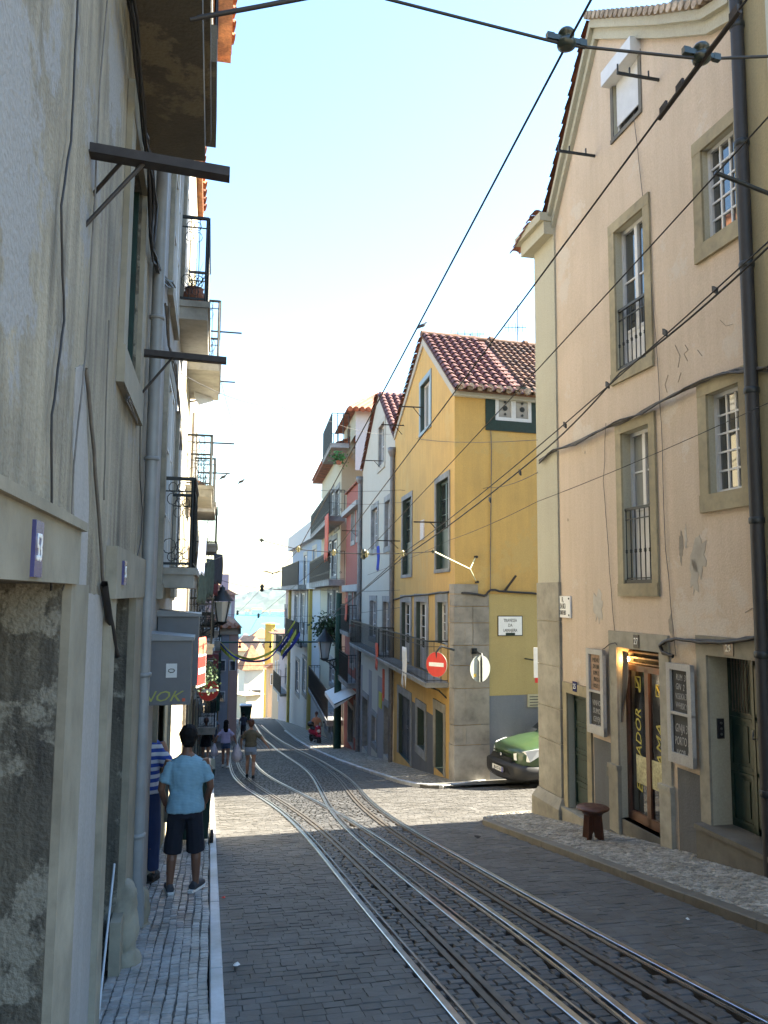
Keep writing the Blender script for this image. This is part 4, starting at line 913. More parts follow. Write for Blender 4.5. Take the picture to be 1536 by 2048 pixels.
u0_, u1_, z0_, z1_ = F.rc(842, 1042, 849, 1079); q = MB(); F.box(q, u0_, u1_, z0_, z1_, .0, .03); tag(q.build('wall_plaque', flat('pale pink plaque', (.5, .46, .45), .6, 0, .3, 20)), 'small pale plaque between the two tall dark windows of the yellow house', 'plaque')
# signs at the corner
M['signred'] = flat('sign red', (.55, .025, .02), .4, 0, .1); M['signwhite'] = flat('sign white', (.75, .75, .72), .4, 0, .06); M['signback'] = flat('sign back', (.34, .36, .32), .5, .2, .1)
def no_entry(P, nrm, r, label, arm=None, sq=False):
    nrm = Vector(nrm).normalized(); t = thing('no_entry_sign', label, 'road sign', P); q = MB(); disc(q, P, nrm, r, .01); q.build('plate', M['signred'], t)
    q = MB(); disc(q, Vector(P)-nrm*.004, nrm, r*1.03, .006); q.build('plate_edge', M['signback'], t)
    sd_ = UPV.cross(nrm).normalized(); q = MB(); q.box(Vector(P)+nrm*.012, sd_*r*.72, UPV*r*.16, nrm*.002); q.build('white_bar', M['signwhite'], t)
    if arm: q = MB(); q.tube(arm, .028, 8); q.build('arm', M['iron'], t)
    return t
P1 = FY.P(*FY.px(873, 1329, .55), .55); an = R(-55); nn = (-Vector((P1.x, P1.y, 0)).normalized()*math.cos(R(38))+Vector((-1, .1, 0))*math.sin(R(38)))
b0 = FY.P(*FY.px(908, 1300, .05), .05)
no_entry(P1, nn, .30, 'red and white no entry sign on an arm at the corner of the yellow house', [b0, P1.lerp(b0, .25)+UPV*.36, P1+UPV*.30, P1-nn.normalized()*.03])
P2 = FS.P(*FS.px(960, 1337, .3), .3); t = thing('sign_back', 'pale back of a round road sign on a bent black arm on the quoin stones', 'road sign', P2); n2 = (-P2.normalized()+Vector((.75, -.1, 0))).normalized(); n2.z = 0; n2.normalize()
q = MB(); disc(q, P2, n2, .33, .01); q.build('plate', M['signback'], t)
b1 = FS.P(*FS.px(948, 1302, .03), .03); q = MB(); q.tube([b1, P2+n2*.06+UPV*.36, P2+n2*.05+UPV*.2, P2+n2*.05-UPV*.32], .03, 8); q.box(b1, FS.u*.07, FS.n*.03, UPV*.07); q.build('arm', M['iron'], t)
q = MB(); q.box(P2+n2*.012+UPV*(-.16)+n2.cross(UPV)*.17, n2*.002, n2.cross(UPV)*.04, UPV*.04); q.build('yellow_sticker', flat('yellow sticker', (.7, .45, .05), .5), t)
P3 = FS.P(*FS.px(1084, 1325, 1.2), 1.2); t = thing('road_sign', 'pale edge of a sign with a red tip peeping past the cream corner', 'road sign', P3)
q = MB(); q.box(P3, FS.u*.22, Vector((.1, 1, 0))*.02, UPV*.36); q.build('plate', M['signwhite'], t); q = MB(); q.box(P3-UPV*.42+FS.u*(-.03), FS.u*.16, Vector((.1, 1, 0))*.02, UPV*.06); q.build('red_tip', M['signred'], t); q = MB(); q.tube([P3+FS.u*.15, P3+FS.u*.15-FS.n*1.25], .02, 6); q.build('arm', M['iron'], t)
# ------------------------------------------------------------------ white gabled house
M['whiter'] = plaster('warm white render', (.45, .44, .385), (.36, .33, .26), .35, .3); M['greyr'] = plaster('grey lower render', (.26, .255, .265), (.2, .2, .2), .5, .4)
wh = house('white_house', 'off white gabled house with red tiled roof beside the yellow house', F, yl+3)
w1 = F.px(723, 1200)[0]
wp = [(yl+.02, F.px(790, 880)[1]), F.px(757, 790), (w1, F.px(724, 945)[1])]
W3 = {k: F.rc(*v) for k, v in dict(g=(758, 857, 769, 924), a=(744, 1021, 755, 1096), b=(771, 1005, 783, 1090), f1=(741, 1201, 752, 1276), f2=(767, 1203, 778, 1330), d1=(726, 1391, 735, 1512), w=(744.5, 1428, 753, 1493), d2=(769, 1409, 778, 1530)).items()}
zb1 = gz(F.P(W3['d1'][0], 0).y)+.12
W3['d1'] = (*W3['d1'][:2], zb1, W3['d1'][3]); W3['d2'] = (*W3['d2'][:2], gz(F.P(W3['d2'][0], 0).y)+.1, W3['d2'][3]); W3['f2'] = (*W3['f2'][:2], bz+.02, W3['f2'][3])
wall(wh, F, wp, list(W3.values()), M['whiter'], rmat=M['stoneg'])
prism(wh, F, wp, 10, M['whiter'], M['redlead'], w=WD, oh=.05, tiled=[0, 1], pitch=.30)
verge((wp[2][0], wp[2][1]), (wp[1][0], wp[1][1]), .06, .3, wh, M['tile'], F, half=.11)
M['brownf'] = flat('brown window frame', (.12, .06, .03), .5)
for k in W3:
    if k[0] in 'd': door(wh, F, W3[k], flat('tan wooden door', (.22, .16, .09), .6, 0, .3), leaves=1, panels=3, sur='stoneg', sw=.2)
    else: window(wh, F, W3[k], rec=.12, leaves=2, rows=3 if k != 'g' else 2, sur='stoneg' if k[0] != 'g' else 'trimw', sw=.22, fm='white', gm='glassc', fw=.07, sides='lrtb')
q = MB(); F.box(q, yl+.05, w1, gz(40)-1, F.px(750, 1344)[1], -.01, .01); 
# keep dado away from the openings
q = MB(); zt = F.px(755, 1350)[1]; xs_ = sorted([(W3[k][0]-.22, W3[k][1]+.22) for k in ('d1', 'w', 'd2')]); cur = yl+.2
for a, c in xs_:
    if a > cur: F.box(q, cur, a, gz(38)-1, zt, -.01, .01)
    cur = c
F.box(q, cur, w1, gz(38)-1, zt, -.01, .01); q.build('lower_render', M['greyr'], wh)
# shared long balcony of the yellow and white houses
b_a = balcony(ye, F, FY.px(856, 1366, .55)[0], yl-.05, bz, .6, 1.05, .13, 'stoneg', .17, .010, rm='iron', knots=False)
b_b = balcony(wh, F, yl+.12, w1-.1, bz+.0, .55, 1.05, .13, 'stoneg', .17, .01, rm='iron')
def hang(P, u, w_, h_, mat, name, label, cat, thick=.012, split=0):
    q = MB(); P = Vector(P); nx, nz = 6, 8; vs = []; nn_ = u.cross(UPV)
    for i in range(nz+1):
        for j in range(nx+1): vs.append(P+u*(w_*(j/nx-.5)*(1+.08*i/nz))-UPV*(h_*i/nz*(1-.06*math.cos(j*2)))+nn_*(.02*math.sin(j*2.1+i*.5)))
    q.add(vs, [(i*(nx+1)+j, i*(nx+1)+j+1, (i+1)*(nx+1)+j+1, (i+1)*(nx+1)+j) for i in range(nz) for j in range(nx) if not (split and j in (2, 3) and i > split)], 0, True)
    o = q.build(name, mat); md = o.modifiers.new('s', 'SOLIDIFY'); md.thickness = thick; return tag(o, label, cat)
M['whitecloth'] = flat('white cloth', (.7, .7, .67), .9, 0, .08); M['orangec'] = flat('orange red banner', (.48, .09, .05), .8, 0, .15); M['bluec'] = flat('blue towel', (.02, .05, .35), .9)
hang(FY.P(*FY.px(808, 1294, .62), .62), FY.u, .62, 1.15, M['whitecloth'], 'white_garment', 'white garment hanging over the rail of the yellow house balcony', 'laundry', split=5)
hang(FY.P(*FY.px(753, 1286, .58), .58), FY.u, .5, .95, M['orangec'], 'banner', 'orange red banner hung on the white house balcony rail', 'banner')
hang(FY.P(*FY.px(756, 1092, .5), .5), FY.u, .55, .9, M['bluec'], 'towel', 'blue towel hanging under a window of the white house', 'laundry')
q = MB(); u, z = F.px(768, 1370); F.box(q, u-.15, u+.15, z-.6, z+.6, .0, .05); tag(q.build('wall_sign', M['orangec']), 'narrow red sign under the balcony at the white house', 'sign')
q = MB(); u, z = F.px(762, 1400); F.box(q, u-.3, u+.3, z-.3, z+.3, .0, .05); tag(q.build('wall_sign', flat('yellow sign', (.35, .36, .05), .6)), 'small yellow green sign over the window of the white house', 'sign')
def dpipe(F, u, z0, z1, r, label, mat='greyp', n=.1, head=True):
    q = MB(); q.tube([F.P(u, z0, n), F.P(u, z1, n)], r, 8); t = thing('drain_pipe', label, 'drain pipe', F.P(u, z0, n)); q.build('pipe', M[mat], t)
    if head: q = MB(); q.lathe(F.P(u, z1, n), [(r, -.2), (r*2, .0), (r*2, .15), (r*1.4, .16)], 8); q.build('pipe_head', M[mat], t)
    return t
M['greyp'] = flat('grey pipe', (.14, .14, .145), .5, .2, .2)
dpipe(FY, yl, gz(30)-.3, FY.px(789, 905)[1], .09, 'grey drain pipe between the yellow and the white house')
dpipe(FY, w1+.1, gz(38)-.3, FY.px(728, 957)[1], .11, 'grey drain pipe between the white and the red house')
# ------------------------------------------------------------------ red house
M['redr'] = plaster('brick red render', (.29, .085, .065), (.2, .07, .05), .35, .3); M['greyst'] = plaster('grey stucco', (.36, .37, .37), (.2, .2, .19), .5, .4)
r1 = F.px(691, 1200)[0]; re = house('red_house', 'narrow brick red house with grey cornice left of the white house', F, w1+3)
zt1, zt2 = F.px(724, 945)[1]-.3, F.px(691, 975)[1]
R3_ = {k: F.rc(*v) for k, v in dict(a=(704, 1027, 709, 1080), b=(715, 1015, 720, 1072), c=(698, 1190, 703, 1240), d=(709, 1184, 714, 1236), e=(702, 1262, 707, 1330), f=(712, 1258, 718, 1330), s=(697, 1410, 706, 1500), s2=(709, 1408, 719, 1490)).items()}
wall(re, F, [(w1+.2, zt1), (r1, zt1)], list(R3_.values()), M['redr'], rmat=M['greyst'])
prism(re, F, [(w1+.2, zt1), (r1, zt1)], 8, M['redr'], M['tile'], tile=False)
q = MB(); F.box(q, w1+.2, r1, zt1-1.3, zt1-1.05, 0, .3); q.build('cornice', M['greyst'], re); q = MB(); F.box(q, w1+.2, r1, F.px(700, 1178)[1]-.15, F.px(700, 1178)[1]+.2, 0, .22); q.build('cornice', M['greyst'], re)
q = MB(); F.box(q, w1+.2, r1, gz(45)-1, F.px(700, 1405)[1]-.0, -.02, -.012)
for k in R3_:
    if k[0] == 's': door(re, F, R3_[k], 'black', leaves=1, panels=2, sur='stoneg', sw=.2, handle=False)
    else: window(re, F, R3_[k], rec=.12, rows=3, sur='stoneg', sw=.24, fm='white', gm='glassd', fw=.09)
balcony(re, F, w1+.5, r1-.3, R3_['c'][2]-.5, .55, 1.3, .2, gap=.16, r=.015, brackets=False)
balcony(re, F, w1+.4, r1-.2, F.px(700, 1350)[1], .6, 1.3, .25, gap=.16, r=.015, brackets=False)
hang(FY.P(*FY.px(692, 1196, .6), .6), FY.u, .8, 1.1, M['orangec'], 'banner', 'faded red banner hung on the balcony of the red house', 'banner')
aw = thing('awning', 'white sloping shop awning over the pavement below the red house', 'awning', F.P(w1+1, F.px(712, 1385)[1])); q = MB(); a0, z0 = w1+1.2, F.px(712, 1385)[1]
a1 = r1-.3; vs = [F.P(a0, z0, 0), F.P(a1, z0+.0, 0), F.P(a1, z0-.5, 1.1), F.P(a0, z0-.5, 1.1), F.P(a0, z0-.7, 1.1), F.P(a1, z0-.7, 1.1)]
q.add(vs, [(0, 1, 2, 3), (3, 2, 5, 4), (0, 3, 4)], 0); q.build('canopy', M['whitecloth'], aw); q = MB(); q.tube([vs[0], vs[3]], .03, 5); q.tube([vs[1], vs[2]], .03, 5); q.build('frame', M['iron'], aw)
# ------------------------------------------------------------------ cream tower house
M['creamt'] = plaster('cream render of the tower house', (.44, .42, .33), (.36, .32, .22), .35, .3); M['whitet'] = plaster('cool white render', (.46, .48, .49), (.4, .4, .38), .35, .3)
l1 = F.px(641, 1200)[0]; zt = F.px(641, 968)[1]
to = house('tower_house', 'tall cream house with iron balconies and a tiled attic tower', F, r1+6)
r1g = r1+3.0; TW = [F.rc(*v) for v in ((661, 988, 667, 1025), (681, 972, 690, 1040), (655, 1085, 663, 1128), (674, 1076, 684, 1148), (656, 1186, 664, 1240), (678, 1180, 688, 1262), (660, 1320, 668, 1372), (650, 1426, 656, 1468), (668, 1424, 676, 1500))]
TW = [(a+3.2, c+3.2, z0, z1) if a < r1+3.3 else (a, c, z0, z1) for a, c, z0, z1 in TW]
wall(to, F, [(r1g, zt), (l1, zt)], TW, M['creamt'], rmat=M['stoneg'])
prism(to, F, [(r1g, zt), (l1, zt)], 9, M['creamt'], M['tile'], tile=False)
for i, q_ in enumerate(TW): window(to, F, q_, rec=.12, rows=3, sur='stoneg', sw=.3, fm='white', gm='glassc' if i % 2 else 'glass', fw=.12)
def eave(b, F, u0, u1, z, out, rise, D, mat, tn='eave', corner=True):
    q = MB(); vs = [F.P(u0, z, out), F.P(u1, z, out), F.P(u1, z+rise, -D), F.P(u0, z+rise, -D), F.P(u0, z-.12, out), F.P(u1, z-.12, out), F.P(u1, z-.12, -.0), F.P(u0, z-.12, -.0)]
    q.add(vs, [(0, 1, 2, 3), (0, 4, 5, 1), (4, 7, 6, 5), (0, 3, 7, 4), (1, 5, 6, 2)]); o = q.build(tn, mat, b)
    t = tiles(b, vs[0]+UPV*.02, vs[3]-vs[0], (vs[3]-vs[0]).length, F.u if u1 > u0 else -F.u, abs(u1-u0), mat, .34, .45); t.parent = o; t.matrix_parent_inverse = Matrix.Translation(-world_loc(o))
    return o
eave(to, F, r1g-.3, l1+1.0, zt, .7, 1.6, 3, M['tile'], 'roof')
tu0, tu1 = F.px(700, 900)[0], F.px(678, 900)[0]; tz = F.px(690, 842)[1]; nb_ = -.3
tw = F.rc(684, 861, 690, 905); wall(to, F, [(tu0, tz), (tu1, tz)], [tw], M['creamt'], zb=lambda u: zt, name='tower_wall', n=-.3)
q = MB(); wd_ = -F.n
vs = [F.P(tu0, zt, -.3), F.P(tu0, tz, -.3), F.P(tu0, tz, -5.5), F.P(tu0, zt, -5.5)]
q = MB(); q.add([F.P(tu0, zt-2, -.3), F.P(tu0, tz, -.3), F.P(tu0, tz, -7), F.P(tu0, zt-2, -7), F.P(tu1, zt-2, -.3), F.P(tu1, tz, -.3), F.P(tu1, tz, -7), F.P(tu1, zt-2, -7)], [(0, 1, 2, 3), (4, 5, 6, 7), (2, 3, 7, 6)]); q.build('tower_side', M['whitet'], to)
FT = Fr(*F.P(tu0, 0, -.3)[:2], 92.9, -1)
for (a, c, z0, z1, mt) in ((2.6, 4.0, zt+(tz-zt)*.35, zt+(tz-zt)*.8, 'black'), (1.6, 4.6, zt-1.5, zt+.8, 'glassd')): q = MB(); FT.box(q, a, c, z0, z1, .0, .05); q.build('dark_opening', M[mt], to)
for i in range(6): q = MB(); FT.box(q, 1.3+i*.55, 1.7+i*.55, zt-1.6+i*.1, zt+.7, .2, .26); q.build('awning_stripe', M['whitet'] if i % 2 else M['bluepaint'], to)
q = MB(); ov = .55; c_ = [F.P(tu0-ov, tz, ov-.3), F.P(tu1+ov, tz, ov-.3), F.P(tu1+ov, tz, -7), F.P(tu0-ov, tz, -7)]; top_ = [F.P((tu0+tu1)/2, tz+1.9, -2), F.P((tu0+tu1)/2, tz+1.9, -7)]
q.add(c_+top_, [(0, 1, 4), (0, 4, 5, 3), (1, 2, 5, 4), (3, 2, 5), (0, 3, 2, 1)]); tr_ = q.build('tower_roof', M['tile'], to)
for A, E_, Wd in ((c_[0], (c_[3]-c_[0]), 6.3),):
    m = int(Wd/.34)
    for i in range(m): q = MB(); p_ = A+E_.normalized()*(.2+i*.34); s_ = (top_[0]+E_.normalized()*(i*.3)-p_); q.tube([p_-s_.normalized()*.1, p_+s_*.5], [.16, .12], 6); q.build('tile', M['tile'], to)
bal1 = balcony(to, F, F.px(690, 1000)[0], l1-.5, F.px(655, 1062)[1], .9, 1.5, .3, gap=.3, r=.02, rm='iron', brackets=False, fancy=True)
bal2 = balcony(to, F, F.px(690, 1100)[0], l1+.0, F.px(645, 1166)[1], .9, 1.6, .35, gap=.3, r=.02, rm='iron', brackets=False, fancy=True)
bal3 = balcony(to, F, F.px(688, 1300)[0], l1-.8, F.px(655, 1408)[1]+.4, .9, 1.6, .3, gap=.3, r=.02, rm='iron', brackets=False, fancy=True)
bal4 = balcony(to, F, tu0+.5, tu1+.3, F.px(665, 940)[1], 1.0, 1.7, .25, gap=.3, r=.025, brackets=False)
hang(FY.P(*FY.px(653, 1030, 1.0), 1.0), FY.u, 2.4, 2.6, M['orangec'], 'banner', 'pale red banner on the upper balcony of the tower house', 'banner')
M['leaf'] = stone('balcony plant leaves', (.035, .075, .022), .6, .7, 6, 0, .5); M['leafb'] = stone('bright green leaves', (.05, .19, .03), .5, .7, 6, 0, .4)
def bush(c, rx, ry, rz, n, s, mat, label, cat='plant', name='balcony_plant', pot=True):
    c = Vector(c); t = thing(name, label, cat, c); q = MB()
    for i in range(n):
        v = Vector((rnd.gauss(0, .42)*rx, rnd.gauss(0, .42)*ry, rnd.gauss(0, .42)*rz)); d = Vector((rnd.uniform(-1, 1), rnd.uniform(-1, 1), rnd.uniform(-.6, 1))).normalized(); e = d.orthogonal().normalized()*s*rnd.uniform(.3, .6); d = d*s*rnd.uniform(.7, 1.3)
        p = c+v; q.add([p-e*.1, p+d*.5+e, p+d, p+d*.5-e], [(0, 1, 2, 3)])
    q.build('foliage', mat, t)
    if pot: q = MB(); q.lathe(c-UPV*rz*.9, [(.12*rx+.05, 0), (.2*rx+.07, rz*.5)], 8); q.build('pot', M['tile'], t)
    return t
bush(FY.P(*FY.px(678, 916, .6), .6), 0.5, .5, .4, 120, .16, M['leafb'], 'bright green plant on the attic balcony of the tower house')
bush(atd(657, 1258, 50), 1.0, .8, .9, 900, .2, M['leaf'], 'dark leafy plants spilling over the middle balcony of the tower house')
# ------------------------------------------------------------------ the street pole with its lantern and the span bar
M['lanternglass'] = glassm('lantern glass', (.42, .45, .44), .2)
def lantern(P, s, label, arm, curls=True):
    P = Vector(P); t = thing('street_lantern', label, 'street lamp', P)
    q = MB(); 
    for k in range(4):
        a = math.pi/4+k*math.pi/2; d = Vector((math.cos(a), math.sin(a), 0)); q.tube([P+d*s*.17, P+d*s*.30+UPV*s*.62], s*.02, 4); q.tube([P+d*s*.32+UPV*s*.64, P+d*s*.12+UPV*s*.92], s*.018, 4)
    q.lathe(P+UPV*s*.62, [(s*.36, 0), (s*.34, s*.03), (s*.15, s*.28), (s*.15, s*.31), (s*.09, s*.33), (s*.09, s*.42), (s*.03, s*.45), (s*.01, s*.5)], 4 if False else 8); q.lathe(P-UPV*s*.06, [(s*.03, -s*.06), (s*.14, 0), (s*.19, s*.06)], 8)
    q.build('frame', M['iron'], t); g = MB(); g.lathe(P, [(s*.15, 0), (s*.27, s*.6)], 4 if False else 8, sm=False); g.build('glass', M['lanternglass'], t)
    q = MB(); q.tube(arm, s*.03, 6)
    if curls:
        a, c = Vector(arm[0]), Vector(arm[-1]); m = (a+c)/2
        for rr, cc in ((.16, m), (.11, m.lerp(a, .5))): q.tube([cc-UPV*s*.2+(c-a).normalized()*s*rr*math.cos(k*.8)+UPV*s*rr*math.sin(k*.8) for k in range(8)], s*.018, 4)
        q.tube([a-UPV*s*.55, m-UPV*s*.2, c], s*.025, 5)
    q.build('arm', M['iron'], t); return t
dd = 42.0; pb = atd(674, 1500, dd); pb.z = gz(dd); ptop = atd(674, 1186, dd)
t = thing('green_pole', 'tall green iron pole beside the awning carrying the tram span bar', 'pole', pb); q = MB(); q.tube([(pb.x, pb.y, gz(dd)), (pb.x, pb.y, ptop.z)], [.22, .16], 10); q.build('pole', M['greeng'], t)
zb_ = atd(600, 1284, dd).z; pl2 = atd(425, 1284, dd); q = MB(); q.tube([(pb.x, dd, zb_), (pl2.x, dd, zb_)], .045, 6); q.build('span_bar', M['greeng'], t)
for x in (602, 541, 480): p = atd(x, 1284, dd); q = MB(); q.tube([p, p-UPV*.25], .04, 6); q.lathe(p-UPV*.3, [(.05, 0), (.09, .05), (.05, .1)], 8); q.build('insulator', M['iron'], t)
lp_ = atd(649, 1316, dd-1); lantern(lp_, 1.35, 'glass street lantern on the green pole at the right side of the street', [(pb.x, dd, lp_.z-.1), (lp_.x+.3, dd-.5, lp_.z-.18), lp_-UPV*.1])
# ------------------------------------------------------------------ blue tiled house and the houses beyond
FB = Fr(*FY.P(l1, 0)[:2], 0.3); F = FB
M['bluet'] = plaster('blue grey tiled wall', (.26, .33, .42), (.17, .22, .30), .4, .2); M['yelp'] = plaster('yellow pilaster paint', (.42, .32, .09), (.4, .3, .1), .3, .3)
bl = house('blue_house', 'blue tiled house with white cornice, rounded iron balcony and yellow pilasters', F, 6)
e0 = F.px(583, 1200)[0]; zmid = F.px(610, 1172)[1]; ztop = F.px(616, 1075)[1]
BW = [F.rc(*v) for v in ((626, 1100, 632, 1160), (608, 1112, 613, 1160), (590, 1190, 595, 1262), (602, 1186, 609, 1262), (616, 1180, 620, 1262), (592, 1320, 598, 1390), (606, 1316, 612, 1390))]
wall(bl, F, [(.1, ztop), (e0, ztop)], BW[:2], M['bluet'], zb=lambda u: zmid); wall(bl, F, [(.1, zmid), (e0, zmid)], BW[2:], M['whitet'], rmat=M['stoneg'])
prism(bl, F, [(.1, ztop), (e0, ztop)], 9, M['bluet'], M['tile'], tile=False)
for i, q_ in enumerate(BW): window(bl, F, q_, rec=.1, rows=3, sur='trimw' if i < 2 else 'stoneg', sw=.35, fm='white', gm='glassc', fw=.15)
q = MB(); F.box(q, .1, e0, ztop-.5, ztop+.9, 0, .5); q.build('cornice', M['whitet'], bl); q = MB(); F.box(q, .1, e0, zmid-.3, zmid+.2, 0, .4); q.build('cornice', M['whitet'], bl)
for x in (582, 624): u = F.px(x, 1250)[0]; q = MB(); F.box(q, u, u+.9, gz(80)-3, zmid-.3, 0, .25); q.build('yellow_pilaster', M['yelp'], bl)
balcony(bl, F, F.px(622, 1150)[0], e0, F.px(595, 1172)[1], 1.1, 2.0, .4, gap=.4, r=.04, brackets=False)
balcony(bl, F, F.px(618, 1250)[0], F.px(588, 1250)[0], F.px(600, 1278)[1], .9, 1.8, .3, gap=.4, r=.04, brackets=False)
# sloping terrace house with laundry above
q = MB(); F.box(q, .3, 9, ztop, ztop+2.6, -4, -1.2); q.build('attic', M['whitet'], bl)
hang(F.P(3, ztop+4.6, -.5), F.u, 3.5, 1.6, M['whitecloth'], 'laundry_sheet', 'striped pale laundry on the roof terrace of the blue house', 'laundry')
FE = Fr(*F.P(e0, 0)[:2], -1.5)
M['pinkf'] = plaster('pink red render', (.44, .20, .17), (.3, .15, .12), .3, .3); M['mauve'] = plaster('mauve grey render', (.40, .34, .36), (.25, .2, .2), .4, .4); M['peach'] = plaster('peach render', (.56, .38, .24), (.4, .28, .18), .3, .3)
pk = house('pink_red_house', 'far red and mauve house with wide eaves left of the blue house', FE, 6); z_ = FE.px(573, 1180)[1]; e1 = FE.px(560, 1250)[0]
EW = [FE.rc(*v) for v in ((577, 1196, 579, 1230), (570, 1215, 573, 1250), (577, 1262, 580, 1300), (571, 1264, 573, 1300), (577, 1330, 580, 1370), (571, 1335, 573, 1370))]
wall(pk, FE, [(.1, z_), (e1*.5, z_), (e1*.5+.02, z_-5), (e1, z_-5)], EW, M['mauve']); prism(pk, FE, [(.1, z_), (e1*.5, z_), (e1*.5+.02, z_-5), (e1, z_-5)], 8, M['pinkf'], M['tile_d'], tile=False, oh=1.4)
for q_ in EW: window(pk, FE, q_, rec=.1, rows=2, sur='stoneg', sw=.4, gm='glassd', fw=.15)
balcony(pk, FE, 1, e1*.6, FE.px(575, 1304)[1], .9, 1.8, .3, gap=.5, r=.04, brackets=False); balcony(pk, FE, 1, e1*.8, FE.px(570, 1380)[1], .9, 1.8, .3, gap=.5, r=.04, brackets=False)
pe = house('peach_house', 'far peach house at the bottom of the street on the right', FE, e1+4); z_ = FE.px(553, 1262)[1]; e2 = FE.px(546, 1300)[0]
wall(pe, FE, [(e1, z_), (e2, z_)], [], M['peach']); prism(pe, FE, [(e1, z_), (e2, z_)], 8, M['peach'], M['tile_d'], tile=False)
for (x, y) in ((557, 1330), (552, 1332), (557, 1385)): window(pe, FE, (*sorted((FE.px(x-1, y)[0], FE.px(x+1, y)[0])), FE.px(x, y+18)[1], FE.px(x, y-10)[1]), rec=-.06, rows=2, gm='glassd', fw=.15)
# ------------------------------------------------------------------ left side of the street
FLF = Fr(-.58, 0, 0, -1)
assert FLF.n.x > 0
M['beige'] = plaster('streaked beige grey render', (.345, .305, .225), (.085, .075, .058), 1.0, 1.3, (.25, .245, .235), .35, .5, 1.4)
M['beige2'] = plaster('pale patched render', (.42, .42, .41), (.22, .21, .2), .4, .5, None, 0, .3, 1.2)
M['patch'] = plaster('smooth grey repair render', (.34, .33, .32), (.20, .19, .17), .35, .6, None, 0, .2, 1.5)
M['grime'] = plaster('grimy mottled jamb', (.12, .11, .085), (.025, .024, .022), .95, 1.3, (.20, .19, .155), .45, .6, 3)
M['oldstone'] = stone('old grey doorway stone', (.25, .23, .18), .3, .85, 5, .6)
F = FLF
l1_ = house('beige_house', 'streaked beige grey house filling the left edge with a stone doorway', F, 2)
z8 = 8.6
dA = (-1.0, F.px(125, 1170)[0], -6, F.px(125, 1168)[1]); dA = (dA[0], dA[1], gz(2)-.6, dA[3])
a, _ = F.px(205, 1500); _, zt = F.px(238, 1196); dB = (F.px(206, 1500)[0], F.px(246, 1500)[0], gz(5)-.4, F.px(240, 1196)[1])
wG = (F.px(240, 760)[0], F.px(270, 760)[0], F.px(268, 775)[1], F.px(284, 385)[1])
uend = F.px(288, 1300)[0]
wall(l1_, F, [(-2.5, z8), (uend, z8)], [dA, dB, wG], M['beige'], depth=.25, rmat=M['grime'])
q = MB(); q.abox(-4.5, -.60, -2.5, uend, z8, z8+.3); q.build('roof', M['tile'], l1_)
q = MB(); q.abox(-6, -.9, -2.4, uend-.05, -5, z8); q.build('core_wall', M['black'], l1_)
q = MB(); F.box(q, dA[1], F.px(151, 1400)[0], gz(3)-.5, dA[3], .001, .035); q.build('door_jamb', M['oldstone'], l1_)
q = MB(); F.box(q, dA[0], F.px(151, 1100, .03)[0], dA[3], F.px(60, 1020, .03)[1], .001, .05); F.box(q, dA[0], F.px(153, 1100, .03)[0], F.px(60, 1020, .03)[1], F.px(60, 1020, .03)[1]+.035, .001, .07); q.build('door_lintel', M['oldstone'], l1_)
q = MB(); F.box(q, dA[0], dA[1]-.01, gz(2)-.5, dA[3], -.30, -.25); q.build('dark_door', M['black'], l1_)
def patchy(F, pts, n0, n1, mat, name, parent, jit=.012, sub=8):
    out = []
    for i in range(len(pts)):
        a, c = pts[i], pts[(i+1) % len(pts)]
        for k in range(sub): t = k/sub; out.append((a[0]+(c[0]-a[0])*t+rnd.uniform(-jit, jit), a[1]+(c[1]-a[1])*t+rnd.uniform(-jit, jit)))
    q = MB(); m = len(out); q.add([F.P(u, z, n0) for u, z in out]+[F.P(u, z, n1) for u, z in out], [tuple(range(m, 2*m))]+[(i, (i+1) % m, m+(i+1) % m, m+i) for i in range(m)]); return q.build(name, mat, parent)
pp_ = lambda *ps: [F.px(x, y) for x, y in ps]
patchy(F, [(F.px(152, 1400)[0], gz(4)-.3), (F.px(152, 1400)[0], F.px(152, 1180)[1]), (F.px(204, 1195)[0], F.px(204, 1195)[1]), (F.px(203, 1400)[0], gz(4.4)-.3)], 0, .008, M['patch'], 'repair_patch', l1_, .006)
patchy(F, pp_((150, 735), (168, 730), (176, 1000), (170, 1180), (150, 1178), (143, 900)), 0, .005, M['patch'], 'repair_patch', l1_, .006)
M['pipegrey0'] = flat('dull white stick', (.42, .45, .48), .6)
# second doorway
q = MB(); a, c, z0, z1 = dB; F.box(q, c, F.px(277, 1200)[0], gz(6)-.3, z1, .001, .05); F.box(q, a-.22, a, gz(5)-.3, z1, .001, .04); F.box(q, a-.24, F.px(278, 1150)[0], z1, F.px(250, 1108)[1], .001, .06); q.build('door_surround', M['oldstone'], l1_)
q = MB(); F.box(q, a, c, z0, z1, -.30, -.24); gd = q.build('green_door', M['green'], l1_)
q = MB(); p_ = F.P(c-.06, gz(5)+.62, -.02); q.tube([p_, F.P(a+.1, gz(5)+.05, .02)], .008, 6); tag(q.build('white_stick', M['pipegrey0']), 'white stick leaning in the second doorway of the beige house', 'stick')
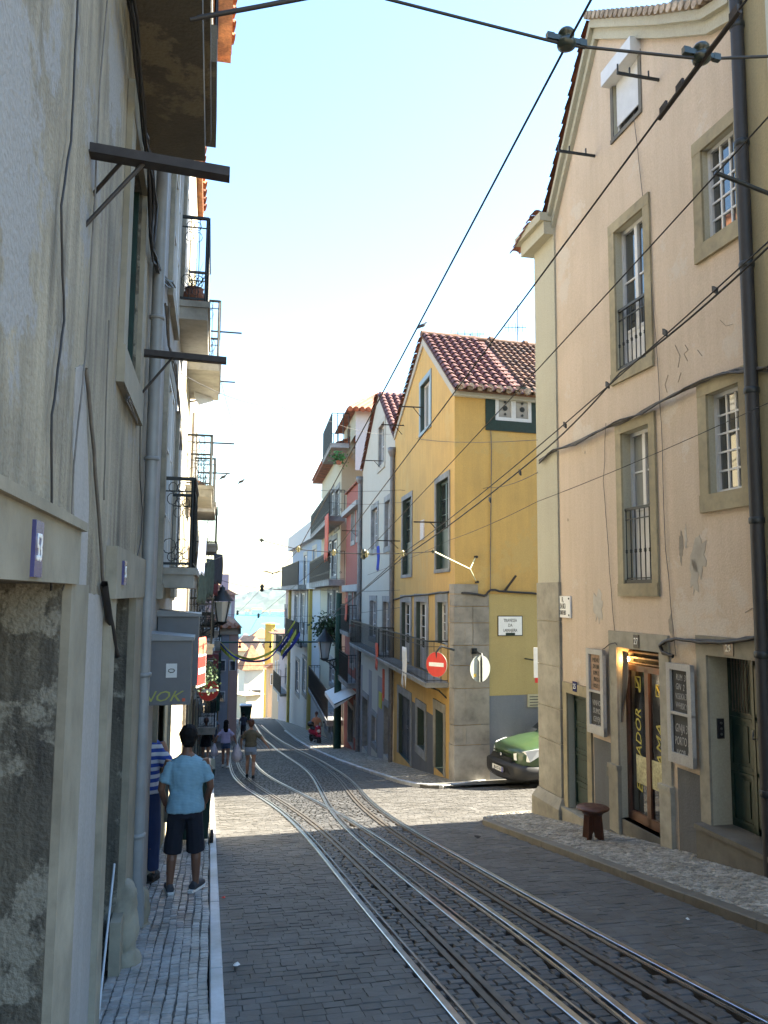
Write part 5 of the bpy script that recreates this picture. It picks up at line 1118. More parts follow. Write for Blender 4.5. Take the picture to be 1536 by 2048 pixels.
# rounded stone guards at the foot of the wall
for i, (x, ytop, ybot) in enumerate(((262, 1752, 1975), (284, 1768, 1960))):
    u, zt = F.px(x, ytop, .08); base = gz(F.P(u, 0).y)-.05; q = MB(); rr = .10; n_ = 14; hgt = zt-base
    for k in range(n_+1):
        t = k/n_; 
    prof_ = [(rr*1.25, 0), (rr*1.2, hgt*.28), (rr*.8, hgt*.3), (rr*.95, hgt*.38), (rr*1.0, hgt*.6), (rr*.85, hgt*.85), (rr*.55, hgt*.97), (.005, hgt)]
    q.lathe(F.P(u, base, .045), prof_, 14); o = q.build('guard_stone', M['oldstone'], None, label='rounded worn guard stone by the beige house, '+('nearer one' if i == 0 else 'farther one below the drain pipe'), cat='guard stone')
    md = o.modifiers.new('sub', 'SUBSURF'); md.levels = 2; md.render_levels = 2; tx = bpy.data.textures.new('n', 'CLOUDS'); tx.noise_scale = .12; dm = o.modifiers.new('d', 'DISPLACE'); dm.texture = tx; dm.strength = .06; dm.mid_level = .5
q = MB(); F.box(q, F.px(236, 1600)[0], uend, gz(7)-.3, F.px(280, 1700, .04)[1], -.02, .05); q.build('wall_foot', M['oldstone'], l1_)
# window with green shutter
q = MB(); ring(q, F, wG, .2, -.02, .035, sides='lrtb', wb=.22); q.build('window_surround', M['oldstone'], l1_)
window(l1_, F, wG, rec=.22, leaves=1, fm='green', gm='glassd', rows=3)
q = MB(); F.box(q, wG[1]-.04, wG[1]-.01, wG[2], wG[3], -.2, -.02); q.build('green_shutter', M['green'], l1_)
M['enam'] = flat('violet blue enamel', (.05, .05, .14), .25, 0, .3, 8)
u, z = F.px(77, 1098, .06); q = MB(); F.box(q, u-.055, u+.055, z-.085, z+.085, .045, .062); hp = q.build('number_plate', M['enam'], None, label='large blue enamel house number plate over the near left doorway', cat='number plate'); text('53', F.P(u, z, .064), F.n, .12, M['wpaint'], hp, sx=.62)
u, z = F.px(253, 1146, .08); q = MB(); F.box(q, u-.06, u+.06, z-.07, z+.07, .06, .075); hp = q.build('number_plate', M['enam'], None, label='small blue house number plate over the second left doorway', cat='number plate'); text('55', F.P(u, z, .077), F.n, .1, M['wpaint'], hp, sx=.7)
# the pipe, the next house
M['pipegrey'] = flat('grey painted downpipe', (.19, .20, .205), .45, .0, .15, 4)
up_ = F.px(287, 1349, .07)[0]; t = thing('drain_pipe', 'grey downpipe running down the left house front above the guard stones', 'drain pipe', F.P(up_, -2, .07))
q = MB(); zb_ = F.px(280, 1745, .07)[1]; q.tube([F.P(up_, zb_-.25, .09), F.P(up_, zb_-.05, .085), F.P(up_, zb_+.1, .07), F.P(up_, 4.2, .07)], [.052, .056, .05, .05], 12); q.build('pipe', M['pipegrey'], t)
for z in (F.px(290, 1350, .07)[1], F.px(300, 915, .07)[1], F.px(270, 1690, .07)[1], F.px(310, 620, .07)[1], 3.6): q = MB(); q.lathe(F.P(up_, z, .07), [(.05, 0), (.062, .005), (.062, .03), (.05, .035)], 12); q.build('pipe_collar', M['pipegrey'], t)
M['paleleft'] = plaster('pale grey left render', (.28, .28, .275), (.24, .23, .21), .5, .6, None, 0, .3, 1.2)
M['leftcream'] = plaster('cream left render', (.34, .30, .20), (.3, .26, .18), .4, .4)
l2 = house('pale_left_house', 'pale grey left house with two iron balconies and grey meter boxes', F, 10)
L2 = [F.rc(*v) for v in ((331, 985, 349, 1160), (346, 470, 356, 610), (324, 620, 333, 930))]
dS = (F.px(305, 1500)[0], F.px(332, 1500)[0], gz(8.5)-.2, F.px(306, 1380)[1]); zt2 = 9.9
wall(l2, F, [(uend, zt2), (14.0, zt2)], [dS], M['paleleft'], n=-.0, rmat=M['oldstone'])
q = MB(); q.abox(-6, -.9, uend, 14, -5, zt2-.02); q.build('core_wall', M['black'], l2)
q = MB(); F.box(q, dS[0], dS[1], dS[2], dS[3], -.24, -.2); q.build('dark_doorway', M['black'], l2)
q = MB(); ring(q, F, dS, .14, -.02, .05, sides='lrt'); q.build('door_surround', M['stonew'], l2)
for k, (a, c, z0, z1) in enumerate(((8.9, 10.2, .1, 2.4), (8.9, 10.2, 3.4, 5.6), (11.6, 12.8, .1, 2.4), (11.6, 12.8, 3.9, 6.1))): window(l2, F, (a, c, z0, z1), rec=-.045, sur='stonew', sw=.16, sp=.05, rows=3, fm='white', gm='glass')
q = MB(); F.box(q, uend-.3, uend+.25, z8-3.6+.0, 9, -.0, .02); 
eave(l2, F, 8.2, 14.2, zt2, .62, 1.5, 4, M['tile_o'], 'roof')
q = MB(); F.box(q, 8, 14, zt2-.5, zt2-.1, -.02, .3); q.build('cornice', M['trimw'], l2)
q = MB(); F.box(q, 11.2, 13.9, gz(13)-.6, -.35, -.01, .006); q.build('cream_lower_wall', M['leftcream'], l2)
# big dark soffit of the first balcony
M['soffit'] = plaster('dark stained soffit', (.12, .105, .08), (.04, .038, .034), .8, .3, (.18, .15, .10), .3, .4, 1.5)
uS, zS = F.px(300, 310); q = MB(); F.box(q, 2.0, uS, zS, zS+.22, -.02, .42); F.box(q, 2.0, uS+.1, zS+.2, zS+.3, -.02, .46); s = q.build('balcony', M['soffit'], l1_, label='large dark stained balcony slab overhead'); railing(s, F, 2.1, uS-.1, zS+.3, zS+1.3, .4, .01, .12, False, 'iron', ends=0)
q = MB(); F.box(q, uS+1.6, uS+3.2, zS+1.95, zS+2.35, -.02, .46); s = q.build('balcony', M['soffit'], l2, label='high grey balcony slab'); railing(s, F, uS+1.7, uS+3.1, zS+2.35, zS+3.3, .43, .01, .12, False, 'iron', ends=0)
M['stoneb'] = stone('stained balcony stone', (.30, .29, .26), .35, .85, 5, .4)
M['stoneb_w'] = M['stoneb']
def lbal(u0, u1, zb, tk, dep, h, label=None, fancy=True, par=None, mat='stoneb', gap=.12, F=FLF):
    q = MB(); F.box(q, u0, u1, zb, zb+tk, -.02, dep); F.box(q, u0-.02, u1+.02, zb+tk*.72, zb+tk+.02, -.02, dep+.03); s = q.build('balcony', M[mat], par or l2, label=label); z0 = zb+tk+.02
    railing(s, F, u0+.03, u1-.03, z0, z0+h, dep-.02, .007, gap, False, 'iron', ends=0.02)
    k = 0
    for uu in (u0+.03, u1-.03):                      
        q = MB()
        w_ = dep-.04; cx = w_/2
        for cz, rr in ((h*.9, w_*.28), (h*.77, w_*.32), (h*.24, w_*.42), (h*.12, w_*.25)):
            for sgn in (-1, 1): q.tube([F.P(uu, z0+cz+rr*.6*math.sin(a_*.7)*1.0, cx+sgn*rr*.5+rr*.5*math.cos(a_*.7)) for a_ in range(10)], .005, 4, caps=False)
        q.box(F.P(uu, z0+h, cx), F.n*(w_/2), F.u*.02, UPV*.018); q.box(F.P(uu, z0+.04, cx), F.n*(w_/2), F.u*.008, UPV*.01)
        for n_ in (w_*.38, w_*.62): q.tube([F.P(uu, z0+.05, n_), F.P(uu, z0+h*.7, n_)], .006, 4)
        q.tube([F.P(uu, z0, w_), F.P(uu, z0+h, w_)], .018, 6)
        q.build('scroll_panel', M['iron'], s)
    return s
lbal(9.0, 10.6, .06, .2, .37, .98, 'iron balcony with scrolls on a stained stone slab')
lbal(10.9, 12.9, 3.72, .24, .40, 1.2, 'higher iron balcony with scrolls and a flower pot')
pt = F.P(11.15, 3.98, .2); t = thing('flower_pot', 'red clay flower pot with spiky twigs on the higher left balcony', 'flower pot', pt); q = MB(); q.lathe(pt, [(.08, 0), (.13, .06), (.15, .13), (.14, .2), (.12, .24), (.135, .26)], 16); q.build('pot', M['tile'], t)
q = MB()
for i in range(16): d = Vector((rnd.uniform(-1, 1), rnd.uniform(-1, 1), rnd.uniform(.6, 1.5))).normalized()*rnd.uniform(.2, .5); q.tube([pt+UPV*.22, pt+UPV*.22+d*.6+Vector((0, 0, .03)), pt+UPV*.22+d], [.006, .004, .002], 4)
q.build('twigs', M['leaf'], t)
# meter boxes
M['boxg'] = flat('grey cabinet paint', (.12, .128, .14), .45, .1, .12, 3); M['sticker'] = flat('white sticker', (.6, .6, .58), .6, 0, .05)
def cab(u, zc, w_, h_, dep, lab, st=False):
    p = F.P(u, zc, 0); t = thing('meter_box', lab, 'meter box', p); q = MB(); F.box(q, u, u+w_, zc-h_/2, zc+h_/2, .01, dep); q.build('cabinet', M['boxg'], t)
    q = MB(); q.add([F.P(u-.03, zc+h_/2, .0), F.P(u+w_+.02, zc+h_/2, .0), F.P(u+w_+.02, zc+h_/2, dep+.02), F.P(u-.03, zc+h_/2, dep+.02), F.P(u-.03, zc+h_/2+.07, .0), F.P(u+w_+.02, zc+h_/2+.07, .0), F.P(u+w_+.02, zc+h_/2+.03, dep+.02), F.P(u-.03, zc+h_/2+.03, dep+.02)], [(0, 1, 2, 3), (4, 5, 6, 7), (0, 1, 5, 4), (1, 2, 6, 5), (2, 3, 7, 6), (3, 0, 4, 7)]); q.build('lid', M['pipegrey'], t)
    if st:
        q = MB(); q.box(F.P(u-.004, zc+.02, dep*.55), F.u*.002, F.n*.05, UPV*.065); q.build('sticker', M['sticker'], t)
        q = MB(); q.tube([F.P(u-.008, zc+.02+.018*math.sin(k*.9), dep*.55+.03*math.cos(k*.9)) for k in range(8)], .004, 4); q.build('emblem', M['ink'], t)
        text('NOK', F.P(u-.003, zc-h_*.37, dep*.3), -F.u, .14, flat('yellow graffiti', (.32, .33, .08), .7), t, 'graffiti', sx=1.2, shear=.4)
        q = MB(); q.box(F.P(u-.003, zc-h_*.42, dep*.85), F.u*.002, F.n*.014, UPV*.014); q.build('badge', M['orangec'], t)
    return t
cab(7.9, F.px(320, 1315)[1], .5, .60, .40, 'near grey electricity meter box with a white sticker and yellow graffiti', True)
cab(9.0, F.px(320, 1294)[1], .6, .74, .44, 'second grey meter box just behind the one with the sticker')
# steel brackets
M['rust'] = flat('dark rusty steel', (.03, .025, .024), .6, .3, .4, 12)
def beam(u, z, n1, lab, br, dz=-.04, th=.045):
    t = thing('steel_bracket', lab, 'bracket', F.P(u, z, 0)); q = MB(); p, r_ = F.P(u, z, -.02), F.P(u, z+dz, n1); m = (p+r_)/2; d = (r_-p)/2; q.box(m, d, F.u*.012, UPV*th*.42); q.box(m+UPV*(-th*.5), d, F.u*.035, UPV*.004); q.build('beam', M['rust'], t)
    for uu, zz, nn_ in br: q = MB(); q.tube([F.P(u+uu, z+zz, -.01), F.P(u, z-.01, nn_)], .010, 5); q.build('brace', M['rust'], t)
beam(F.px(180, 296)[0], F.px(180, 296)[1], .60, 'nearest dark steel bracket with drilled beam sticking out of the beige house', [(0, -.36, .25), (.16, -.14, .16)], th=.055)
u, z = F.px(280, 703); beam(u, z, .63, 'second dark steel bracket beside the grey downpipe', [(0, -.36, .25)], -.02, .05)
# wires and cable bundles on the left walls
pw = lambda pts, n=.02: [F.P(*F.px(x, y, n), n) for x, y in pts]
cable(pw([(155, 0), (148, 150), (142, 280), (122, 410), (124, 500), (128, 640), (116, 740), (104, 830), (103, 1000), (98, 1120), (103, 1170), (101, 1180)]), .0045, 'thin wavy black wire down the beige wall, left of the two', 'cable', wobv=.004)
cable(pw([(214, 0), (200, 170), (190, 380), (180, 560), (172, 700), (158, 830), (148, 930), (142, 1080), (136, 1140), (125, 1180)]), .004, 'thin grey wire down the beige wall, right of the two long ones', 'cableg', wobv=.004)
cable(pw([(218, 640), (212, 800), (210, 900), (208, 1000)]), .004, 'short wire with a bent end beside the green shuttered window', 'cableg', wobv=.004)
cable(pw([(172, 738), (188, 900), (198, 1040), (205, 1150), (214, 1240), (232, 1305)]), .009, 'thick brown strand running down to a frayed cable above the second doorway', 'cableg', wobv=.006)
cable(pw([(208, 1170), (218, 1230), (228, 1290), (234, 1310)], .035), .022, 'thick dark frayed cable hanging above the second doorway', 'cable', wobv=.006)
for k, kl in enumerate(('first', 'second', 'third', 'fourth', 'fifth', 'sixth', 'seventh', 'eighth', 'ninth')):
    o_ = rnd.uniform(-6, 6); cable(pw([(262+o_, 0), (276+o_, 120), (288+o_*.6, 260), (300+o_, 330), (306+o_*1.4, 420), (304+o_*.5, 500), (322+o_, 550), (345+o_, 575)], .04+.015*k % .06), .009, kl+' cable of the black tangle under the first balcony', 'cable', wobv=.022, group='tangled cables under the first balcony')
for k in range(5): o_ = rnd.uniform(-5, 5); kl = ('first', 'second', 'third', 'fourth', 'fifth', 'sixth', 'seventh')[k]; cable(pw([(250+o_, 760), (262+o_, 800), (278-o_, 830), (282+o_, 800), (264, 770+o_), (255+o_, 800), (275, 845+o_)], .04), .0035, kl+' loop of the thin grey wire coil under the green shuttered window', 'cableg', wobv=.015, group='coil of wires under the shuttered window')
cable(pw([(282, 690), (280, 860), (280, 960), (285, 1020), (282, 1080), (270, 1130), (270, 1180)], .03), .004, 'thin black wire beside the grey downpipe', 'cable', wobv=.004)
for k, kl in enumerate(('left', 'middle', 'right')): cable(pw([(330+k*4, 610), (338, 690), (346+k*3, 730), (356, 780+k*10), (362, 840), (360+k*2, 900)], .05), .011, kl+' dirty beige cable drooping behind the high left balcony', 'cableg', wobv=.02, group='beige cables behind the high left balcony')
# further left houses
M['l3'] = plaster('yellowed white left render', (.34, .31, .22), (.30, .25, .17), .5, .5); M['l4'] = plaster('brown left render', (.34, .28, .22), (.2, .16, .12), .5, .5); M['l5'] = plaster('ochre left render', (.42, .30, .14), (.4, .28, .12), .4, .3)
FM = Fr(-.58, 18, .5, -1)
l3 = house('white_left_house', 'yellowed white left house behind the balconies with a satellite dish', FLF, 16)
wall(l3, FLF, [(14.0, 8.6), (18.0, 8.6)], [], M['l3']); q = MB(); q.abox(-6, -.7, 14, 18, -6, 8.58); q.build('core_wall', M['l3'], l3)
eave(l3, FLF, 14.2, 18.0, 8.6, .12, 1.2, 3, M['tile_o'], 'roof')
def lhouse(name, label, u0, u1, zt, mat, F=FM, bals=(), wins=3, rm='tile_o', eo=.15):
    b = house(name, label, F, (u0+u1)/2); wall(b, F, [(u0, zt), (u1, zt)], [], mat); q = MB(); w_ = -F.n*7
    vs = [F.P(u0, -22, 0), F.P(u0, zt, 0), F.P(u0, zt, -7), F.P(u0, -22, -7), F.P(u1, -22, 0), F.P(u1, zt, 0), F.P(u1, zt, -7), F.P(u1, -22, -7)]; q.add(vs, [(0, 1, 2, 3), (4, 5, 6, 7), (1, 5, 6, 2)]); q.build('side_wall', mat, b)
    eave(b, F, u0-.1, u1+.1, zt, eo, 1.3, 3, M[rm], 'roof')
    g_ = gz(F.P((u0+u1)/2, 0).y)
    zz = g_+3.6; k = 0
    while zz < zt-2:
        for i in range(wins): u = u0+(i+.5)*(u1-u0)/wins; window(b, F, (u-.5, u+.5, zz, zz+2.0), rec=-.05, rows=3, sur='stonew', sw=.15, sp=.05, gm='glass')
        zz += 3.1
    for i in range(wins): u = u0+(i+.5)*(u1-u0)/wins; door(b, F, (u-.5, u+.5, gz(F.P(u, 0).y)+.05, gz(F.P(u, 0).y)+2.3), 'green' if i % 2 else 'black', rec=-.06, leaves=1, panels=2, sur='stonew', sw=.12, sp=.06)
    return b
l4 = lhouse('brown_left_house', 'left house with layered iron balconies and washing beyond the bin', 0, 4.5, 5.6, M['l4'], wins=2)
l4b = lhouse('low_left_house', 'lower left house behind the one with layered balconies', 4.5, 11, 2.9, M['l3'], wins=2)
l5 = lhouse('grey_left_house', 'narrow shaded left house with hanging lantern and shop signs', 11, 26, .9, M['paleleft'])
for (u, z, h_, dp) in ((14.6, 4.05, 1.1, .58), (16.0, 1.9, 1.0, .5)): lbal(u, u+2.3, z, .2, dp, h_, par=l3)
for (u, z, dp) in ((1.5, 1.95, .55), (5.5, 1.2, .6), (1.2, -1.4, .6), (6, -1.9, .6), (7.4, .3, .6)): lbal(u, u+2.4, z, .22, dp, 1.05, par=l4, F=FM)
for (u, z, dp) in ((12, -1.6, .7), (16, -2.2, .8), (20, -2.7, .8), (13, -5.2, .7), (19, -5.9, .7)): lbal(u, u+2.6, z, .25, dp, 1.1, par=l5, F=FM)
l6 = lhouse('low_left_house', 'low dark left house between the lantern and the ochre house', 26, 36, -1.6, M['l4'])
yo = 55.0; X_ = lambda x, y=yo: atd(x, 1300, y).x
oc = thing('ochre_left_house', 'ochre, blue grey and pink house end with tiled roof before the estuary', 'house', (0, yo, gz(yo)))
zt = atd(460, 1255, yo).z; q = MB(); q.abox(-5, X_(476), yo, 73, -16, zt); q.build('wall', M['l5'], oc)
M['bluegrey'] = plaster('blue grey painted wall', (.27, .31, .37), (.17, .2, .24), .4, .5); M['pinkp'] = plaster('faded pink wall', (.42, .30, .27), (.28, .2, .18), .4, .5)
for x0, x1, m_, d_ in ((440, 458, 'bluegrey', .06), (459, 476.5, 'pinkp', .10)): q = MB(); q.abox(X_(x0), X_(x1), yo-d_, yo, -16, zt-.3); q.build('painted_bay', M[m_], oc)
q = MB(); q.abox(-5, X_(478), yo-.25, yo, zt-.45, zt-.05); q.abox(X_(476), X_(481), yo-.25, 73, zt-.45, zt-.05); q.build('cornice', M['trimw'], oc)
c_ = [Vector((-5, yo-.7, zt)), Vector((X_(484), yo-.7, zt)), Vector((X_(484), 73.5, zt)), Vector((-5, 73.5, zt)), Vector((-2.2, yo+3, zt+1.9)), Vector((-2.2, 70, zt+1.9))]
q = MB(); q.add(c_, [(0, 1, 4), (1, 2, 5, 4), (2, 3, 5), (0, 3, 2, 1)]); ro = q.build('roof', M['tile_o'], oc)
for k in range(12):
    a_ = c_[0].lerp(c_[1], (k+.5)/12); b_ = c_[4].lerp(c_[1], max(0, (k-4)/8)) if k > 4 else c_[4].lerp(c_[0], (5-k)/12); q = MB(); q.tube([a_+UPV*.05, a_.lerp(b_, .9)+UPV*.05], [.15, .12], 5); q.build('tile', M['tile_o'], oc)
for (x, y, h_) in ((446, 1330, 22), (446, 1392, 20), (466, 1330, 20), (432, 1330, 22)):
    u_ = X_(x); z1 = atd(x, y-h_/2, yo).z; q = MB(); q.abox(u_-.22, u_+.22, yo-.14, yo-.10, z1-h_/29*1.0, z1); w_ = q.build('window', M['white'], oc); q = MB(); q.abox(u_-.16, u_+.16, yo-.16, yo-.141, z1-h_/29*.95, z1-.06); q.build('pane', M['glassd'], w_)
q = MB(); q.tube([(X_(439), yo-.15, gz(yo)+2), (X_(439), yo-.15, zt-.5)], .12, 6); q.build('green_pipe', M['greeng'], oc)
q = MB(); q.abox(X_(424), X_(438), yo-.12, yo-.02, gz(yo)-.2, atd(430, 1395, yo).z); q.build('green_door', M['green'], oc)
M['pinkw'] = plaster('lilac pink render', (.45, .34, .39), (.32, .25, .28), .3, .2); y2 = 77.0
pkh = thing('lilac_house', 'lilac pink house with a tiled roof and chimney rising behind the ochre house', 'house', (0, y2, gz(y2))); zt = atd(468, 1190, y2).z; x2 = atd(470, 1200, y2).x
q = MB(); q.abox(-5, x2, y2, y2+9, -20, zt); q.build('wall', M['pinkw'], pkh)
q = MB(); q.add([(-5, y2-.5, zt), (x2+.35, y2-.5, zt), (x2+.35, y2+9.4, zt), (-5, y2+9.4, zt), (-1.5, y2+4, zt+2), (-1.2, y2+5, zt+2)], [(0, 1, 4), (1, 2, 5, 4), (2, 3, 5), (0, 3, 2, 1)]); q.build('roof', M['tile_o'], pkh)
q = MB(); q.abox(atd(440, 1200, y2).x, atd(457, 1200, y2).x, y2+.6, y2+2, zt-1, atd(450, 1148, y2).z); q.build('chimney', M['pinkw'], pkh)
for i in range(2): q = MB(); x_ = x2-.5-i*.9; q.abox(x_-.18, x_+.18, y2-.05, y2-.01, zt-2, zt-.7); q.build('window', M['white'], pkh)
# satellite dish, lantern, signs and clutter of the left side
p = atd(402, 800, 16.5); t = thing('satellite_dish', 'white satellite dish on the left house fronts below the high balcony', 'satellite dish', p); q = MB(); q.lathe(p, [(.0, 0), (.16, .02), (.3, .08)], 18, 0, (.75, -.6, .3)); q.build('dish', M['sticker'], t); q = MB(); q.tube([p, (-.58, p.y, p.z-.05)], .015, 6); q.build('arm', M['iron'], t)
p = atd(443, 1243, 24); lantern(p, .95, 'hanging glass street lantern on a scrolled bracket at the left side', [(lf(24), 24.3, p.z-.1), (lf(24)+.3, 24.1, p.z-.12), p-UPV*.06])
no_entry(atd(417, 1381, 26), (.25, -1, 0), .32, 'round red no entry sign at the left side of the street in the distance', [atd(417, 1381, 26)+Vector((0, .03, -.35)), atd(417, 1381, 26)+Vector((0, .03, .4)), Vector((lf(26), 26.1, atd(417, 1381, 26).z+.4))])
p = atd(402, 1341, 14.5); t = thing('no_entry_sign', 'square red no entry sign seen almost edge on by the meter boxes', 'road sign', p); nn = Vector((1.0, -.28, 0)).normalized(); tv = nn.cross(UPV)
q = MB(); q.box(p, tv*.26, nn*.008, UPV*.27); q.build('plate', M['signwhite'], t); q = MB(); q.box(p+nn*.01, tv*.24, nn*.002, UPV*.245); q.build('red_field', M['signred'], t); q = MB(); q.box(p+nn*.014, tv*.2, nn*.002, UPV*.05); q.build('white_bar', M['signwhite'], t); q = MB(); q.tube([p+UPV*.27, (-.58, p.y, p.z+.27)], .014, 6); q.build('arm', M['sticker'], t)
hang(atd(402, 1275, 15), Vector((.3, 1, 0)).normalized(), .5, .36, M['orangec'], 'pennant', 'small dark red pennant above the square no entry sign', 'pennant')
M['darkc'] = flat('dark laundry', (.02, .025, .04), .9, 0, .3); M['darkg'] = flat('dark green laundry', (.03, .05, .045), .9, 0, .3); M['darkr'] = flat('dark red laundry', (.09, .02, .03), .9, 0, .3)
for i, (x, y, d_, w_, h_, m_) in enumerate(((436, 1108, 21, .5, .75, 'darkc'), (428, 1130, 22, .5, .8, 'darkr'), (420, 1118, 20, .4, .9, 'darkg'), (412, 1125, 20.5, .5, .95, 'darkc'), (405, 1135, 19, .4, .8, 'darkg'))):
    hang(atd(x, y, d_), Vector((.5, 1, 0)).normalized(), w_, h_, M[m_], 'laundry', ['black shirt at the outer end of the left washing line', 'dark red cloth second from the outer end of the left washing line', 'dark green cloth in the middle of the left washing line', 'dark cloth near the wall on the left washing line', 'small green cloth closest to the balcony on the left washing line'][i], 'laundry')
cable([atd(392, 1135, 19), atd(445, 1112, 21)], .01, 'washing line with dark clothes at the left balconies', 'cableg', wobv=0)
hang(atd(404, 1050, 17), Vector((.5, 1, 0)).normalized(), .3, 1.0, flat('pale blue cloth', (.22, .27, .42), .9), 'laundry', 'pale blue cloth hanging at the left wall below the balconies', 'laundry')
for i, (x, y, L_, d_) in enumerate(((448, 664, .45, 15.6), (443, 763, .35, 17.6), (432, 886, .5, 16.5), (430, 946, .45, 19))):
    p = atd(x, y, d_); q = MB(); q.box(p, Vector((L_/2+.12, 0, 0)), Vector((0, .01, 0)), UPV*.014); tag(q.build('clothes_bracket', M['rust']), 'thin iron line bracket reaching out from the left balconies, '+('topmost', 'second', 'third', 'lowest')[i]+' of four', 'bracket', 'line brackets on the left balconies')
bush(atd(412, 1352, 19), .3, .8, .35, 500, .06, M['leaf'], 'dark potted plants at the left shop fronts', pot=False)
for i, (x, y, d_) in enumerate(((413, 1338, 21), (425, 1322, 23))):
    p = atd(x, y, d_); q = MB(); q.box(p, Vector((.16, 0, 0)), Vector((0, .25, 0)), UPV*.2); q.box(p+UPV*.25, Vector((.22, 0, 0)), Vector((0, .02, 0)), UPV*.015); tag(q.build('shop_sign', [M['green'], M['darkr'], M['iron'], M['bluec']][i]), 'small '+('dark green', 'dark red', 'black', 'blue')[i]+' hanging box sign among the clutter of the left shop fronts', 'sign')
# small coloured stickers on the shop frame left of the man
for i, (x, y) in enumerate(((290, 1447), (288, 1545))): u, z = F.px(x, y, .06); q = MB(); q.box(F.P(u, z, .06), F.u*.05, F.n*.004, UPV*.07); o = q.build('sticker', M['sticker'], None, label='small round blue sticker on the left shop frame, '+('upper' if i == 0 else 'lower')+' one', cat='sticker'); q = MB(); disc(q, F.P(u, z, .064), F.n, .035, .003, 16); q.build('blue_disc', flat('cyan', (.05, .3, .5), .5), o)
# ------------------------------------------------------------------ the end of the street and the town below
M['roofp'] = tilemat('pale pink old tiles', (.46, .26, .17), (.30, .18, .13), .2); M['plain_o'] = flat('orange roof', (.50, .17, .07), .8, 0, .2, 1)
M['wwall'] = plaster('white far render', (.62, .59, .50), (.45, .42, .35), .3, .2); M['cwall'] = plaster('cream far render', (.60, .52, .36), (.45, .38, .26), .3, .2); M['ywall'] = plaster('strong yellow render', (.46, .33, .07), (.38, .27, .06), .2, .2)
def far_house(x0, x1, yw, yb, yr, d, wm, rm, label, yaw=30, gable=True, wins=()):
    a, c = atd(x0, yw, d), atd(x1, yw, d); m = (a+c)/2; W_ = (c-a).length; D = W_*.6+1; zb_ = min(atd(x0, yb, d).z, gz(d)-.5); zt_ = a.z; zr = atd(x0, yr, d).z
    an = R(yaw); ax = Vector((math.cos(an), math.sin(an), 0)); ay = Vector((-math.sin(an), math.cos(an), 0)); w2 = max(.35, (W_-D*math.sin(an))/2/math.cos(an))
    o_ = Vector((m.x, m.y, 0))+ay*D/2; b = thing('town_house', label, 'house', (m.x, m.y, zb_), 'houses of the lower town'); q = MB()
    q.box(o_+UPV*((zb_+zt_)/2-6), ax*w2, ay*D/2, UPV*((zt_-zb_)/2+6)); q.build('wall', wm, b)
    q = MB(); P = lambda x, y, z: o_+ax*x+ay*y+UPV*z; e = .5
    vs = [P(-w2-e, -D/2-e, zt_-.1), P(w2+e, -D/2-e, zt_-.1), P(w2+e, D/2+e, zt_-.1), P(-w2-e, D/2+e, zt_-.1)]
    if gable: vs += [P(0, -D/2-e if W_ < 9 else -D/2+w2*.6, zr), P(0, D/2-w2*.6, zr)]; q.add(vs, [(0, 1, 4), (1, 2, 5, 4), (2, 3, 5), (3, 0, 4, 5), (0, 3, 2, 1)])
    else: vs += [P(-w2*.1, 0, zr), P(w2*.1, 0, zr)]; q.add(vs, [(0, 1, 5, 4), (1, 2, 5), (2, 3, 4, 5), (3, 0, 4), (0, 3, 2, 1)])
    r_ = q.build('roof', rm, b)
    for i in range(int(w2*2/.9)):
        if rm is M['plain_o'] or W_ > 14: break
        x = -w2+i*.9; q = MB()
    for fx, fz, ww, hh in wins:
        q = MB(); q.box(P(-w2+2*w2*fx, -D/2-.03, zb_+(zt_-zb_)*fz), ax*ww, ay*.05, UPV*hh); wn_ = q.build('window', M['white'], b); q = MB(); q.box(P(-w2+2*w2*fx, -D/2-.08, zb_+(zt_-zb_)*fz), ax*ww*.75, ay*.04, UPV*hh*.85); q.build('pane', M['glassd'], wn_)
    return b
tag(grid_sheet('end_wall_ground', [8, 14, 24], [100, 112], lambda x, y: gz(y)-.1, M['terrain']), kind='structure')
far_house(482, 531, 1388, 1424, 1386, 113, M['cwall'], M['cwall'], 'low sunlit cream wall block closing the bottom of the street', 28, False)
far_house(484, 532, 1338, 1400, 1292, 124, M['wwall'], M['tile_o'], 'white house with one window and an orange tiled roof above the sunlit wall', 14, False, [(.64, .55, .9, 1.5)])
far_house(492, 540, 1318, 1400, 1282, 138, M['wwall'], M['roofp'], 'house with a long pale dormer roof in the lower town', 30, True)
far_house(470, 500, 1300, 1400, 1280, 132, M['cwall'], M['tile_o'], 'cream house with small orange roof at the left of the lower town', 25, False, [(.3, .8, .5, .9), (.6, .8, .5, .9)])
far_house(496, 520, 1292, 1380, 1288, 150, M['wwall'], M['roofp'], 'plain bright white block in the lower town', 35, False, [(.5, .7, .5, .9)])
far_house(470, 546, 1312, 1400, 1272, 175, M['cwall'], M['roofp'], 'wide pinkish roof in the middle of the lower town', 32, True, [(.3, .9, .6, 1), (.6, .9, .6, 1)])
far_house(468, 520, 1290, 1400, 1268, 200, M['wwall'], flat('grey slate roof', (.16, .15, .17), .8, 0, .2, 1), 'grey roofed house in the lower town', 10, False)
far_house(503, 548, 1275, 1400, 1257, 225, M['wwall'], M['plain_o'], 'bright orange roofed house at the edge of the water', 6, False)
far_house(539, 556, 1247, 1400, 1245, 128, M['ywall'], M['ywall'], 'tall plain yellow building by the estuary', 32, False)
far_house(536, 557, 1334, 1424, 1326, 118, M['peach'], M['tile_o'], 'narrow peach house standing in front of the tall yellow building', 5, True, [(.5, .8, .4, .8)])
far_house(525, 552, 1298, 1400, 1285, 160, M['wwall'], M['tile_o'], 'white house behind the yellow building', 20, True, [(.5, .8, .5, .9)])
